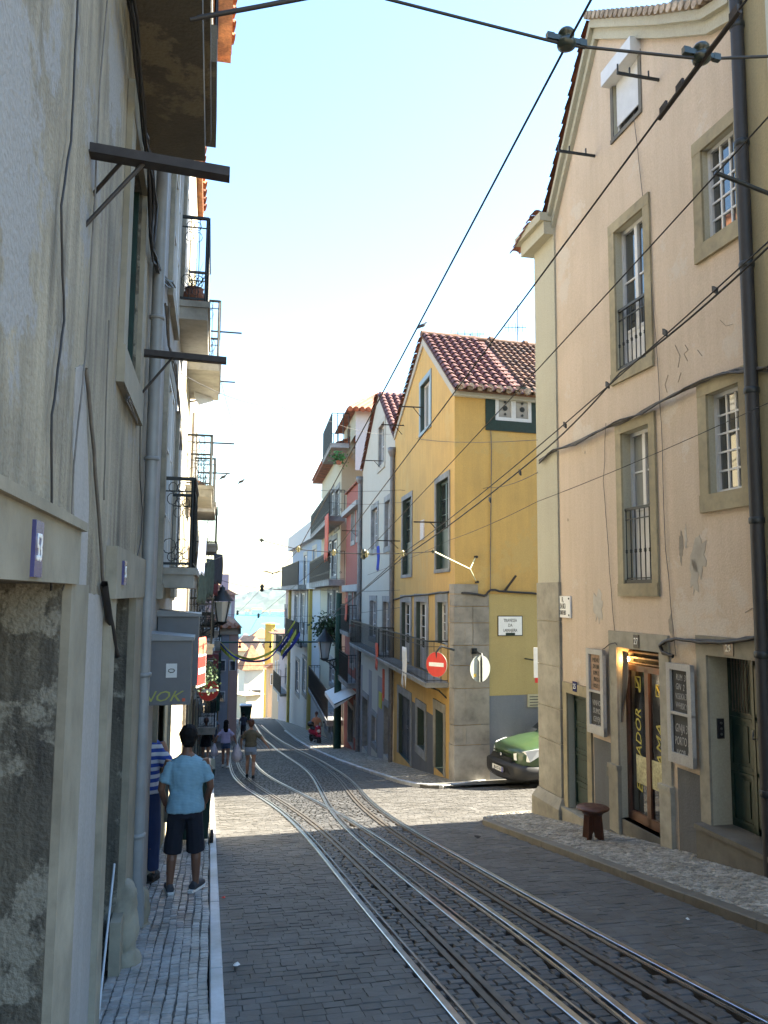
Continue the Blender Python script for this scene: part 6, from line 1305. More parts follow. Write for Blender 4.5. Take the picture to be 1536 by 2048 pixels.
for i in range(14):
    x = rnd.uniform(436, 545); d = rnd.uniform(240, 330); y = 1284+rnd.uniform(0, 6)
    far_house(x, x+rnd.uniform(10, 22), y, 1400, y-rnd.uniform(3, 7), d, rnd.choice([M['wwall'], M['cwall']]), rnd.choice([M['roofp'], M['plain_o'], M['tile_o']]), ('small', 'low', 'narrow', 'wide')[i % 4]+' pale house with a tiled roof by the water, '+('first', 'second', 'third', 'fourth', 'fifth', 'sixth', 'seventh', 'eighth', 'ninth', 'tenth', 'eleventh', 'twelfth', 'thirteenth', 'fourteenth')[i]+' of the waterside row', rnd.uniform(5, 35), i % 2 == 0)
M['treel'] = stone('far tree foliage', (.04, .07, .025), .5, .8, 1, 0, .5)
for i, (x, y, d) in enumerate(((492, 1290, 190), (474, 1286, 210))):
    p = atd(x, y, d); t = thing('tree', 'small dark tree among the roofs of the lower town, '+('middle', 'left', 'lowest')[i]+' one', 'tree', p); q = MB(); q.tube([p-UPV*4, p], [.25, .1], 6); q.build('trunk', M['redwood'], t)
    q = MB()
    for k in range(500): v = Vector((rnd.gauss(0, .8), rnd.gauss(0, .8), rnd.gauss(0, .7))); e = Vector((rnd.uniform(-1, 1), rnd.uniform(-1, 1), rnd.uniform(-1, 1))).normalized()*.35; f = e.orthogonal().normalized()*.3; q.add([p+v, p+v+e, p+v+f], [(0, 1, 2)])
    q.build('crown', M['treel'], t)
# ------------------------------------------------------------------ overhead wires
H1, H2 = 4.0, 15.3
wires = []
def wpt(x, y, d): return atd(x, y, d)
def line(pts, r, label, mat='cable', s=0.0, cat='wire', group='overhead tram wires'):
    pts = [Vector(p) for p in pts]; out = []
    for a, c in zip(pts, pts[1:]): out += sag(a, c, s, 8)[:-1]
    out.append(pts[-1]); q = MB(); q.tube(out, r, 6, caps=False); return tag(q.build('overhead_wire', M[mat]), label, cat, group)
A1, B1, A2, B2_ = wpt(1133, 90, H1), wpt(1403, 118, H1), wpt(597, 1099, H2), wpt(668, 1105, H2)
ext = lambda a, c, k: a+(a-c).normalized()*k
line([ext(A1, A2, 4), A1, A2, wpt(524, 1176, 30), wpt(475, 1226, 50), wpt(468, 1240, 60)], .0075, 'thick contact wire from the left overhead insulator down to the left span clamp', s=.02)
line([ext(B1, B2_, 4), B1, B2_, wpt(517, 1232, 50), wpt(500, 1262, 62)], .0075, 'thick contact wire from the right overhead insulator down the street', s=.02)
C1, C2 = wpt(1560, 208, 4.2), wpt(728, 1108, H2); line([C1, C2], .0065, 'middle contact wire passing the barred upper window of the cream house', s=.04)
D1, D2 = wpt(1560, 462, 5.4), wpt(805, 1107, H2); line([D1, D2, wpt(640, 1240, 30)], .008, 'upper one of the twisted feeder cable pair crossing the cream house', s=.12)
q = D1+Vector((0, 0, -.04)); line([q, wpt(1240, 745, 8), wpt(1075, 912, 10.4), D2+Vector((0, 0, -.08)), wpt(640, 1246, 30)], .011, 'lower sagging one of the twisted feeder cable pair with clips', s=.05)
for kl, (x, y, d) in zip(('first', 'second', 'third', 'fourth', 'fifth', 'sixth', 'seventh'), ((1430, 580, 6.2), (1330, 665, 7.0), (1215, 770, 8.3), (1130, 850, 9.4), (1040, 945, 11), (980, 1000, 12.2))): q = MB(); p = wpt(x, y, d); q.box(p, (.012, 0, 0), (0, .03, .02), (0, 0, .03)); tag(q.build('cable_clip', M['cable']), kl+' small black clip from the right on the sagging feeder cable', 'clip', 'clips on the feeder cable')
line([wpt(1560, 795, 6.3), wpt(1075, 1003, 10), wpt(900, 1080, 14), wpt(735, 1150, 22)], .004, 'thin single wire running below the feeder pair across the yellow wall', s=.03)
line([wpt(395, 36, H1), ext(wpt(395, 36, H1), wpt(600, -2, H1), -1.0)], .013, 'black bar end of the near span at the top left', s=0)
line([wpt(380, 40, H1), wpt(600, -4, H1)], .011, 'near span wire rising from the left house at the top of the picture', s=0)
line([wpt(770, -3, H1), A1, B1, wpt(1560, 112, H1)], .0095, 'near span wire carrying the two large insulators', s=.0)
M['porc'] = flat('dark green insulator', (.025, .035, .032), .3, 0, .2)
for i, (p, lab) in enumerate(((A1, 'left'), (B1, 'right'))):
    t = thing('insulator', 'large dark overhead insulator on the near span, '+lab+' one', 'insulator', p); p = p+UPV*.03; q = MB(); q.lathe(p-UPV*.05, [(.03, 0), (.052, .008), (.056, .028), (.05, .045), (.034, .055), (.034, .07), (.046, .075), (.048, .095), (.038, .11), (.01, .115)], 18); q.build('body', M['porc'], t)
    q = MB(); xa = Vector((1, 0, -.06)).normalized(); q.box(p+UPV*.0+xa*0, xa*.11, (0, .014, 0), UPV*.016); q.box(p-xa*.10, xa*.022, (0, .016, 0), UPV*.02); q.box(p+xa*.10, xa*.022, (0, .016, 0), UPV*.02); q.build('yoke', M['porc'], t)
dr = (B2_-B1).normalized()
q = MB(); q.tube([B1-dr*.35+UPV*-.02, B1+dr*.45-UPV*.02], .016, 6)
for k in (-.3, .22, .40): q.box(B1+dr*k+UPV*.01, dr*.035, (.008, 0, 0), UPV*.028)
tag(q.build('splice_clamp', M['rust']), 'long dark splice clamp on the contact wire at the right insulator', 'clamp')
sp_ = [wpt(520, 1080, H2), A2, B2_, wpt(728, 1108, H2), wpt(805, 1107, H2), wpt(868, 1103, H2), FS.P(*FS.px(940, 1138, .6), .6)]
line(sp_[:6], .008, 'far span wire with brass clamps in front of the yellow house', s=.0)
line([FM.P(1, 1.55, .0), wpt(520, 1080, H2)], .006, 'left tail of the far span wire', s=.1) if False else None
M['brass'] = flat('pale brass clamp', (.24, .22, .12), .4, .4, .3, 20); M['rope'] = flat('pale yellow rope', (.55, .55, .35), .8)
for i, (x, y, s_, m_) in enumerate(((523, 1080, .7, 'porc'), (597, 1098, 1, 'brass'), (668, 1105, 1, 'brass'), (727, 1108, 1.7, 'porc'), (733, 1108, 1.1, 'brass'), (805, 1107, 1.1, 'brass'), (866, 1103, .6, 'porc'))):
    s_ *= .7; p = wpt(x, y, H2-.03*(i == 4)); q = MB(); q.lathe(p-UPV*.09*s_, [(.02*s_, 0), (.05*s_, .04*s_), (.035*s_, .08*s_), (.05*s_, .11*s_), (.03*s_, .17*s_), (.005, .18*s_)], 10); q.box(p, (.09*s_, 0, 0), (0, .015, 0), (0, 0, .015)); tag(q.build('span_clamp', M[m_]), ('small dark clamp at the free left end', 'brass clamp holding the left contact wire', 'brass clamp holding the right contact wire', 'big dark clamp beside the drain pipe', 'brass clamp stuck to the big dark clamp', 'brass clamp by the left tall dark window', 'small dark clamp at the start of the yellow rope')[i]+' on the far span', 'clamp')
Y0 = FS.P(*FS.px(940, 1138, .5), .5); Ya, Yb = FS.P(*FS.px(951, 1114, .03), .03), FS.P(*FS.px(953, 1164, .03), .03)
q = MB()
for a, c in ((sp_[5], Y0), (Y0, Ya), (Y0, Yb)): q.tube([a, c], .014, 5)
tag(q.build('anchor_rope', M['rope']), 'pale yellow rope forking to two anchors on the yellow corner', 'rope')
for p, l in ((Ya, 'upper'), (Yb, 'lower')): q = MB(); q.tube([p-FS.n*.02, p+FS.n*.1], .035, 8); tag(q.build('wall_anchor', M['rust']), l+' black wall anchor of the yellow rope on the quoins', 'anchor')
q = MB(); q.tube([FS.P(*FS.px(1032, 1151, .15), .15), FS.P(*FS.px(1010, 1181, .03), .03)], .03, 6); tag(q.build('wall_rod', M['rust']), 'slanting black rod stub on the yellow side wall', 'rod')
line([atd(358, 745, 12), atd(560, 812, 19), atd(660, 842, 27), atd(790, 868, 29.5), atd(1075, 880, 12.3)], .006, 'long thin wire crossing the street from the left balconies to the cream corner', s=.15, group='thin wires across the street')
line([atd(418, 980-0, 17), atd(640, 1002, 27), atd(780, 1006, 28), atd(975, 975, 19.3), atd(1075, 945, 12.6)], .006, 'lower thin wire crossing from the pigeon bracket to the yellow side wall', s=.08, group='thin wires across the street')
line([atd(432, 958, 17), atd(560, 975, 24), atd(800, 980, 27), atd(978, 975, 19.4)], .006, 'straight thin wire at the height of the tall dark windows', s=.08, group='thin wires across the street')
line([atd(425, 700, 15.8), atd(515, 1035, 26)], .005, 'thin wire slanting down from the left line bracket into the sky', s=0, group='thin wires across the street')
line([atd(400, 1140, 20), atd(440, 1160, 24), atd(525, 1176, 30), atd(640, 1180, 35), atd(800, 1180, 27)], .008, 'thin span wire over the street behind the hanging washing', s=.05, group='thin wires across the street')
line([atd(430, 1228, 45), atd(640, 1232, 45), atd(800, 1215, 27)], .01, 'low thin wire above the lantern pole', s=.05, group='thin wires across the street')
line([atd(420, 1330, 70), atd(560, 1330, 75)], .02, 'far thin span wire near the bottom of the street', s=.05, group='thin wires across the street')
for i, (x, y, d) in enumerate(((475, 1226, 50), (524, 1177, 30), (517, 1232, 50))): p = atd(x, y, d); q = MB(); q.lathe(p-UPV*.12, [(.03, 0), (.09, .06), (.05, .12), (.08, .2), (.03, .28)], 8); tag(q.build('span_clamp', M['porc']), 'small dark wire clamp far down the street, '+('left', 'upper', 'right')[i]+' one', 'clamp')
cable([FY.P(*FY.px(x, y, .04), .04) for x, y in ((787, 1200), (810, 1192), (845, 1190), (880, 1184), (900, 1184))]+[FS.P(*FS.px(x, y, .05), .05) for x, y in ((925, 1186), (968, 1192), (980, 1180), (1010, 1182), (1090, 1190))], .03, 'black cable running round the yellow corner above the quoin stones', 'cable', wobv=.02)
cable([FS.P(*FS.px(x, y, .02), .02) for x, y in ((981, 838), (983, 900), (982, 1000), (981, 1100), (981, 1180))], .012, 'vertical brown wire on the yellow side wall below the small window', 'cableg', wobv=.006)
for i, (x, y, F_) in enumerate(((848, 815, FY), (808, 851, FY), (885, 1045, FY), (800, 1082, FY), (765, 922, FY), (716, 1062, FY))):
    u, z = F_.px(x, y); q = MB(); q.box(F_.P(u, z, .4), F_.n*.4, F_.u*.012, UPV*.018); q.tube([F_.P(u, z, .35), F_.P(u+.35, z-.25, .0)], .012, 4); tag(q.build('clothes_bracket', M['rust']), 'thin iron line bracket on the right house fronts, '+('at the yellow gable window', 'left of the yellow gable window', 'at the right tall dark window', 'at the left tall dark window', 'at the white gable window', 'on the red house')[i], 'bracket', 'line brackets on the right house fronts')
# antennas and birds
M['bird'] = flat('dark pigeon feathers', (.035, .032, .035), .7, 0, .4, 30)
def bird(p, s, label, fly=False):
    t = thing('bird', label, 'bird', p); q = MB(); p = Vector(p)
    if fly:
        for sg in (-1, 1): q.add([p, p+Vector((sg*s*.5, 0, s*.22)), p+Vector((sg*s, 0, s*.16)), p+Vector((sg*s*.5, s*.1, s*.1)), p+UPV*s*.06], [(0, 3, 1), (3, 2, 1), (0, 1, 4)])
        q.tube([p-Vector((0, s*.3, .0)), p, p+Vector((0, s*.35, 0))], [s*.03, s*.1, s*.03], 8)
    else:
        q.tube([p+Vector((-s*.5, 0, -s*.28)), p+Vector((-s*.2, 0, 0)), p+Vector((s*.1, 0, s*.12)), p+Vector((s*.28, 0, s*.3)), p+Vector((s*.36, 0, s*.42)), p+Vector((s*.52, 0, s*.4))], [s*.03, s*.16, s*.17, s*.09, s*.085, s*.01], 8); q.tube([p, p-UPV*s*.3], s*.02, 4)
    q.build('body', M['bird'], t)
pk_ = FY.P(yp[1][0], yp[1][1]+.25, 0); bird(pk_+Vector((-.05, 0, .12)), .32, 'dark pigeon perched on the peak of the yellow gable')
bird(atd(447, 955, 17), .17, 'dark pigeon on the thin wire nearer the left balconies'); bird(atd(483, 964, 18.5), .17, 'dark pigeon on the thin wire farther from the left balconies'); bird(atd(545, 1147, 40), .55, 'gull flying low over the street with spread wings', True)
for i, (x, y0, y1, arms) in enumerate(((940, 708, 668, [(870, 960, 672), (890, 968, 668)]), (1035, 700, 610, [(1010, 1052, 655)]))):
    d = 26; a, c = atd(x, y0, d), atd(x, y1, d); t = thing('antenna', 'thin television antenna on the yellow roof, '+('left wide one' if i == 0 else 'right tall one'), 'antenna', a); q = MB(); q.tube([a-UPV*1.2, c], .018, 5)
    for x0, x1, y in arms:
        p_, r_ = atd(x0, y, d), atd(x1, y, d); q.tube([p_, r_], .012, 4)
        for k in range(7): m_ = p_.lerp(r_, k/6); q.tube([m_-UPV*.16, m_+UPV*.16], .008, 4)
    q.build('mast', M['rust'], t)
# streamers
M['yelc'] = flat('yellow streamer', (.42, .42, .06), .8); M['blc'] = flat('blue streamer', (.02, .03, .22), .8)
def ribbon(pts, w_, mat, label):
    pts = smooth(pts, 5); q = MB(); vs = []
    for i, p in enumerate(pts): a_ = .5*math.sin(i*.5); vs += [p, p-UPV*w_*math.cos(a_)+Vector((0, w_*math.sin(a_), 0))]
    q.add(vs, [(2*i, 2*i+1, 2*i+3, 2*i+2) for i in range(len(pts)-1)]); o = q.build('streamer', M[mat]); md = o.modifiers.new('s', 'SOLIDIFY'); md.thickness = .01; return tag(o, label, 'streamer', 'festival streamers across the street')
S0 = [(424, 1262), (445, 1290), (470, 1312), (500, 1321), (535, 1316)]
ribbon([atd(x, y, 36) for x, y in S0+[(560, 1290), (575, 1265)]], .09, 'blc', 'long dark blue streamer sagging across the street'); ribbon([atd(x, y-2, 36.3) for x, y in S0[:3]], .32, 'yelc', 'wide yellow streamer falling from the left lantern')
ribbon([atd(x, y, 36.5) for x, y in ((470, 1308), (500, 1316), (530, 1308), (556, 1290), (590, 1240))], .12, 'yelc', 'long yellow streamer sagging across the street')
for i, (x0, y0, x1, y1) in enumerate(((560, 1295, 585, 1255), (562, 1303, 592, 1258), (565, 1310, 600, 1262))): ribbon([atd(x0, y0, 36-i*.3), atd((x0+x1)/2, (y0+y1)/2+3, 36-i*.3), atd(x1, y1, 36-i*.3)], .22, 'blc' if i != 1 else 'yelc', ('upper blue', 'middle yellow', 'lower blue')[i]+' streamer in the fan at the right end')
# ------------------------------------------------------------------ bins, vehicles
M['bing'] = flat('green bin plastic', (.006, .024, .016), .38, 0, .15); M['rubber'] = flat('black rubber', (.012, .012, .012), .8)
def bin_(x, y, w_, d_, h_, label, lidm='rust', z=None):
    z = gz(y)+KH if z is None else z; t = thing('wheelie_bin', label, 'bin', (x, y, z)); q = MB(); c = Vector((x, y, z))
    lv = [(.80, .09), (.86, .5), (1.0, .93), (1.06, .93), (1.06, 1.0)]; vs = [c+Vector((sx*w_/2*k, sy*d_/2*k, h_*f)) for k, f in lv for sx, sy in ((-1, -1), (1, -1), (1, 1), (-1, 1))]
    q.add(vs, [(i*4+k, i*4+(k+1) % 4, (i+1)*4+(k+1) % 4, (i+1)*4+k) for i in range(4) for k in range(4)]+[(3, 2, 1, 0), (16, 17, 18, 19)]); q.build('body', M['bing'], t)
    q = MB(); vs = [c+Vector((sx*w_/2*1.08, sy*d_/2*1.1, h_*f)) for f in (1.0, 1.03) for sx, sy in ((-1, -1), (1, -1), (1, 1), (-1, 1))]+[c+Vector((sx*w_*.42, sy*d_*.4, h_*1.07)) for sx, sy in ((-1, -1), (1, -1), (1, 1), (-1, 1))]
    q.add(vs, [(i*4+k, i*4+(k+1) % 4, (i+1)*4+(k+1) % 4, (i+1)*4+k) for i in range(2) for k in range(4)]+[(8, 9, 10, 11), (3, 2, 1, 0)]); q.build('lid', M[lidm], t)
    q = MB(); q.tube([c+Vector((-w_*.4, -d_*.6, h_*.98)), c+Vector((w_*.4, -d_*.6, h_*.98))], .015, 6); q.build('handle', M['bing'], t)
    for sx in (-1, 1): q = MB(); q.lathe(c+Vector((sx*w_*.50, -d_*.30, .09)), [(.04, -.025), (.10, -.02), (.10, .02), (.04, .025)], 16, 0, (1, 0, 0)); q.build('wheel', M['rubber'], t)
    return t
bin_(-.17, 11.7, .50, .60, .99, 'tall green wheelie bin on the left pavement behind the man', 'bing')
p = gnd(491, 1447); bin_(p.x, p.y, 1.2, 1.2, 1.9, 'far green bin with a pale lid at the left side of the street', 'sticker', gz(p.y)); p = gnd(533, 1432); bin_(p.x, p.y, 1.6, 1.3, 2.2, 'far green bin at the right foot of the street', 'bing', gz(p.y))
# green van
g0 = gnd(1073, 1574); vx = (-WD+Vector((.0, -.04, 0))).normalized(); vy = UPV.cross(vx)      # vx forward, vy to its left
vo = Vector((g0.x, g0.y, gz(g0.y)-.04))-vx*.30-vy*.60
van = thing('green_van', 'green van with black bumper parked nose out in the side street', 'van', vo); M['vang'] = flat('green car paint', (.045, .085, .035), .3, 0, .04); M['vang'].node_tree.nodes['Principled BSDF'].inputs['Coat Weight'].default_value = .6
M['bumper'] = flat('black bumper plastic', (.02, .021, .023), .5, 0, .1); M['lens'] = glassm('headlight lens', (.55, .57, .58), .1); M['chrome'] = flat('chrome', (.6, .6, .6), .15, 1)
def vp(x, y, z): return vo+vx*x+vy*y+UPV*z
def van_loft(secs, name, mat, parent, n=20, ex=3.2):
    q = MB(); vs = []
    for x, hw, z0, z1, tp in secs:
        for k in range(n):
            a = 2*math.pi*k/n; cx, sx = math.cos(a), math.sin(a); r1, r2 = abs(cx)**(2/ex)*(1 if cx > 0 else -1), abs(sx)**(2/ex)*(1 if sx > 0 else -1)
            zz = (z0+z1)/2+(z1-z0)/2*r2; w_ = hw*(1-(tp*max(0, (zz-z0)/(z1-z0)-.4)))
            bow = .10*(1-r1*r1) if x > .5 else 0; vs.append(vp(x+bow*(1 if x > .6 else 0), r1*w_, zz))
    m = len(secs); q.add(vs, [(i*n+k, i*n+(k+1) % n, (i+1)*n+(k+1) % n, (i+1)*n+k) for i in range(m-1) for k in range(n)], 0, True); q.add(vs[:n], [tuple(range(n))]); q.add(vs[-n:], [tuple(range(n))[::-1]]); return q.build(name, mat, parent)
body = van_loft([(.78, .60, .50, .80, 0), (.72, .76, .42, .90, 0), (.55, .84, .34, .98, .05), (.1, .86, .28, 1.08, .08), (-.35, .86, .26, 1.14, .1), (-.6, .86, .26, 1.30, .12), (-1.15, .86, .26, 1.80, .2), (-3.2, .86, .26, 1.84, .18), (-3.4, .82, .3, 1.75, .18)], 'body', M['vang'], van)
van_loft([(.92, .55, .25, .52, 0), (.88, .78, .20, .58, 0), (.66, .885, .18, .62, 0), (.34, .90, .20, .60, 0)], 'front_bumper', M['bumper'], van, ex=4)
q = MB(); q.add([vp(.90, -.5, .60), vp(.90, .5, .60), vp(.86, .5, .70), vp(.86, -.5, .70)], [(0, 1, 2, 3)]); q.box(vp(.88, 0, .64), vx*.02, vy*.45, UPV*.05); q.build('grille', M['bumper'], van)
for s_ in (-1, 1):
    q = MB(); ou = [(.80, .50, .66), (.58, .845, .66), (.30, .862, .80), (.32, .82, .93), (.62, .70, .88), (.80, .48, .80)]; vs = [vp(x+.03, y*s_*1.02, z) for x, y, z in ou]; vs2 = [vp(x-.05, y*s_*.9, z) for x, y, z in ou]; q.add(vs+vs2, [tuple(range(6))]+[(i, (i+1) % 6, 6+(i+1) % 6, 6+i) for i in range(6)]); q.build('headlight', M['lens'], van)
    for wx in (0, -2.7):
        q = MB(); q.lathe(vp(wx, s_*.80, .30), [(.17, -.09), (.29, -.09), (.305, -.06), (.305, .06), (.29, .09), (.18, .09)], 24, 0, vy); wh_ = q.build('wheel', M['rubber'], van); q = MB(); q.lathe(vp(wx, s_*.80, .30), [(.0, -.085), (.17, -.085), (.19, -.06), (.19, .06), (.17, .085), (.0, .085)], 18, 0, vy); q.build('rim', M['steel'], wh_)
        q = MB(); q.tube([vp(wx+.36*math.cos(a*math.pi/8), s_*.865, .30+.36*math.sin(a*math.pi/8)) for a in range(9)], .035, 6); q.build('wheel_arch', M['bumper'], van)
q = MB(); q.box(vp(.985, .0, .40), vx*.008, vy*.26, UPV*.055); npl = q.build('licence_plate', M['signwhite'], van); text('85-CT-16', vp(.996, 0, .40), vx, .09, M['ink'], npl, sx=.95)
q = MB(); q.box(vp(.99, .235, .40), vx*.008, vy*.025, UPV*.055); q.build('blue_band', M['bluec'], npl)
q = MB(); q.add([vp(-.33, -.68, 1.16), vp(-.33, .68, 1.16), vp(-1.1, .62, 1.76), vp(-1.1, -.62, 1.76)], [(0, 1, 2, 3)]); q.tube([vp(-.3, .1, 1.15), vp(-.38, .6, 1.2)], .014, 5); q.build('windscreen', M['glassd'], van)
q = MB(); q.box(vp(-1.6, .865, 1.35), vx*.7, vy*.01, UPV*.22); q.build('side_window', M['glassd'], van); q = MB(); q.lathe(vp(.90, 0, .70), [(.0, 0), (.05, .0), (.05, .012), (.02, .02)], 12, 0, vx); q.build('badge', M['chrome'], van)
q = MB(); q.tube([vp(.86, -.42, .76), vp(.9, 0, .73), vp(.86, .42, .76)], .012, 5); q.tube([vp(.80, .2, .86), vp(-.3, .5, 1.12)], .004, 4); q.build('hood_crease', M['bumper'], van)
# scooters
def scooter(p, yaw, label, col, cover=False, top=True):
    a = R(yaw); fx = Vector((math.cos(a), math.sin(a), 0)); fy = UPV.cross(fx); V_ = lambda x, y, z: p+fx*x+fy*y+UPV*z; t = thing('scooter' if not cover else 'covered_scooter', label, 'scooter', p)
    for x in (.62, -.62):
        q = MB(); q.lathe(V_(x, 0, .25), [(.15, -.05), (.22, -.06), (.25, -.03), (.25, .03), (.22, .06), (.15, .05)], 20, 0, fy); w_ = q.build('wheel', M['rubber'], t); q = MB(); q.lathe(V_(x, 0, .25), [(0, -.03), (.15, -.04), (.15, .04), (0, .03)], 12, 0, fy); q.build('rim', M['steel'], w_)
    def ell(c, r, mat, name, par=t, n=12):
        q = MB(); vs = []
        for i in range(n+1):
            th = math.pi*i/n
            for k in range(n): ph = 2*math.pi*k/n; vs.append(V_(c[0]+r[0]*math.cos(th), c[1]+r[1]*math.sin(th)*math.cos(ph), c[2]+r[2]*math.sin(th)*math.sin(ph)))
        q.add(vs, [(i*n+k, i*n+(k+1) % n, (i+1)*n+(k+1) % n, (i+1)*n+k) for i in range(n) for k in range(n)], 0, True); return q.build(name, mat, par)
    if cover:
        q = MB(); vs = []
        for i, (x, w_, z0, z1) in enumerate(((-.95, .12, .35, .75), (-.8, .28, .25, .95), (-.3, .33, .22, .9), (.2, .34, .2, 1.1), (.45, .40, .22, 1.25), (.7, .25, .3, 1.15), (.85, .1, .4, .8))):
            for k in range(12): an = 2*math.pi*k/12; vs.append(V_(x+rnd.uniform(-.02, .02), w_*math.cos(an)*(1+.12*math.sin(k*3)), (z0+z1)/2+(z1-z0)/2*math.sin(an)))
        q.add(vs, [(i*12+k, i*12+(k+1) % 12, (i+1)*12+(k+1) % 12, (i+1)*12+k) for i in range(6) for k in range(12)], 0, True); q.build('grey_cover', col, t); return t
    q = MB(); q.tube([V_(.62, 0, .25), V_(.52, 0, .6), V_(.42, 0, .95)], [.05, .06, .05], 8); q.build('fork', M['iron'], t)
    ell((.55, 0, .52), (.26, .13, .08), col, 'front_mudguard'); ell((.42, 0, .75), (.13, .22, .34), col, 'front_shield'); ell((.42, 0, 1.0), (.16, .17, .1), col, 'handlebar_cowl'); ell((-.45, 0, .62), (.5, .19, .2), col, 'rear_body'); ell((-.3, 0, .82), (.42, .17, .07), M['rubber'], 'seat')
    q = MB(); q.box(V_(.05, 0, .33), fx*.3, fy*.17, UPV*.04); q.build('floorboard', M['bumper'], t); ell((.57, 0, .80), (.04, .12, .10), M['lens'], 'headlight')
    if top: ell((-.75, 0, 1.02), (.22, .21, .17), M['bumper'], 'top_box')
    q = MB(); q.tube([V_(.4, -.34, 1.05), V_(.42, 0, 1.02), V_(.4, .34, 1.05)], .018, 6)
    for s_ in (-1, 1): q.tube([V_(.4, s_*.25, 1.06), V_(.42, s_*.36, 1.25)], .010, 5); q.lathe(V_(.42, s_*.38, 1.28), [(.0, -.01), (.06, 0), (.055, .015), (.0, .02)], 10, 0, fx)
    q.build('handlebar', M['iron'], t); return t
p = gnd(630, 1488); p = Vector((p.x, p.y, gz(p.y)+.05)); M['scr'] = flat('crimson scooter paint', (.28, .01, .04), .3, 0, .05); sc_ = scooter(p, -75, 'crimson scooter with black top box parked on the right pavement by the sunlit strip', M['scr'])
p = gnd(567, 1440); p = Vector((p.x, p.y, gz(p.y)+.08)); scooter(p, -110, 'grey covered scooter farther down the right pavement', flat('grey tarpaulin', (.13, .15, .18), .6, 0, .2), True)
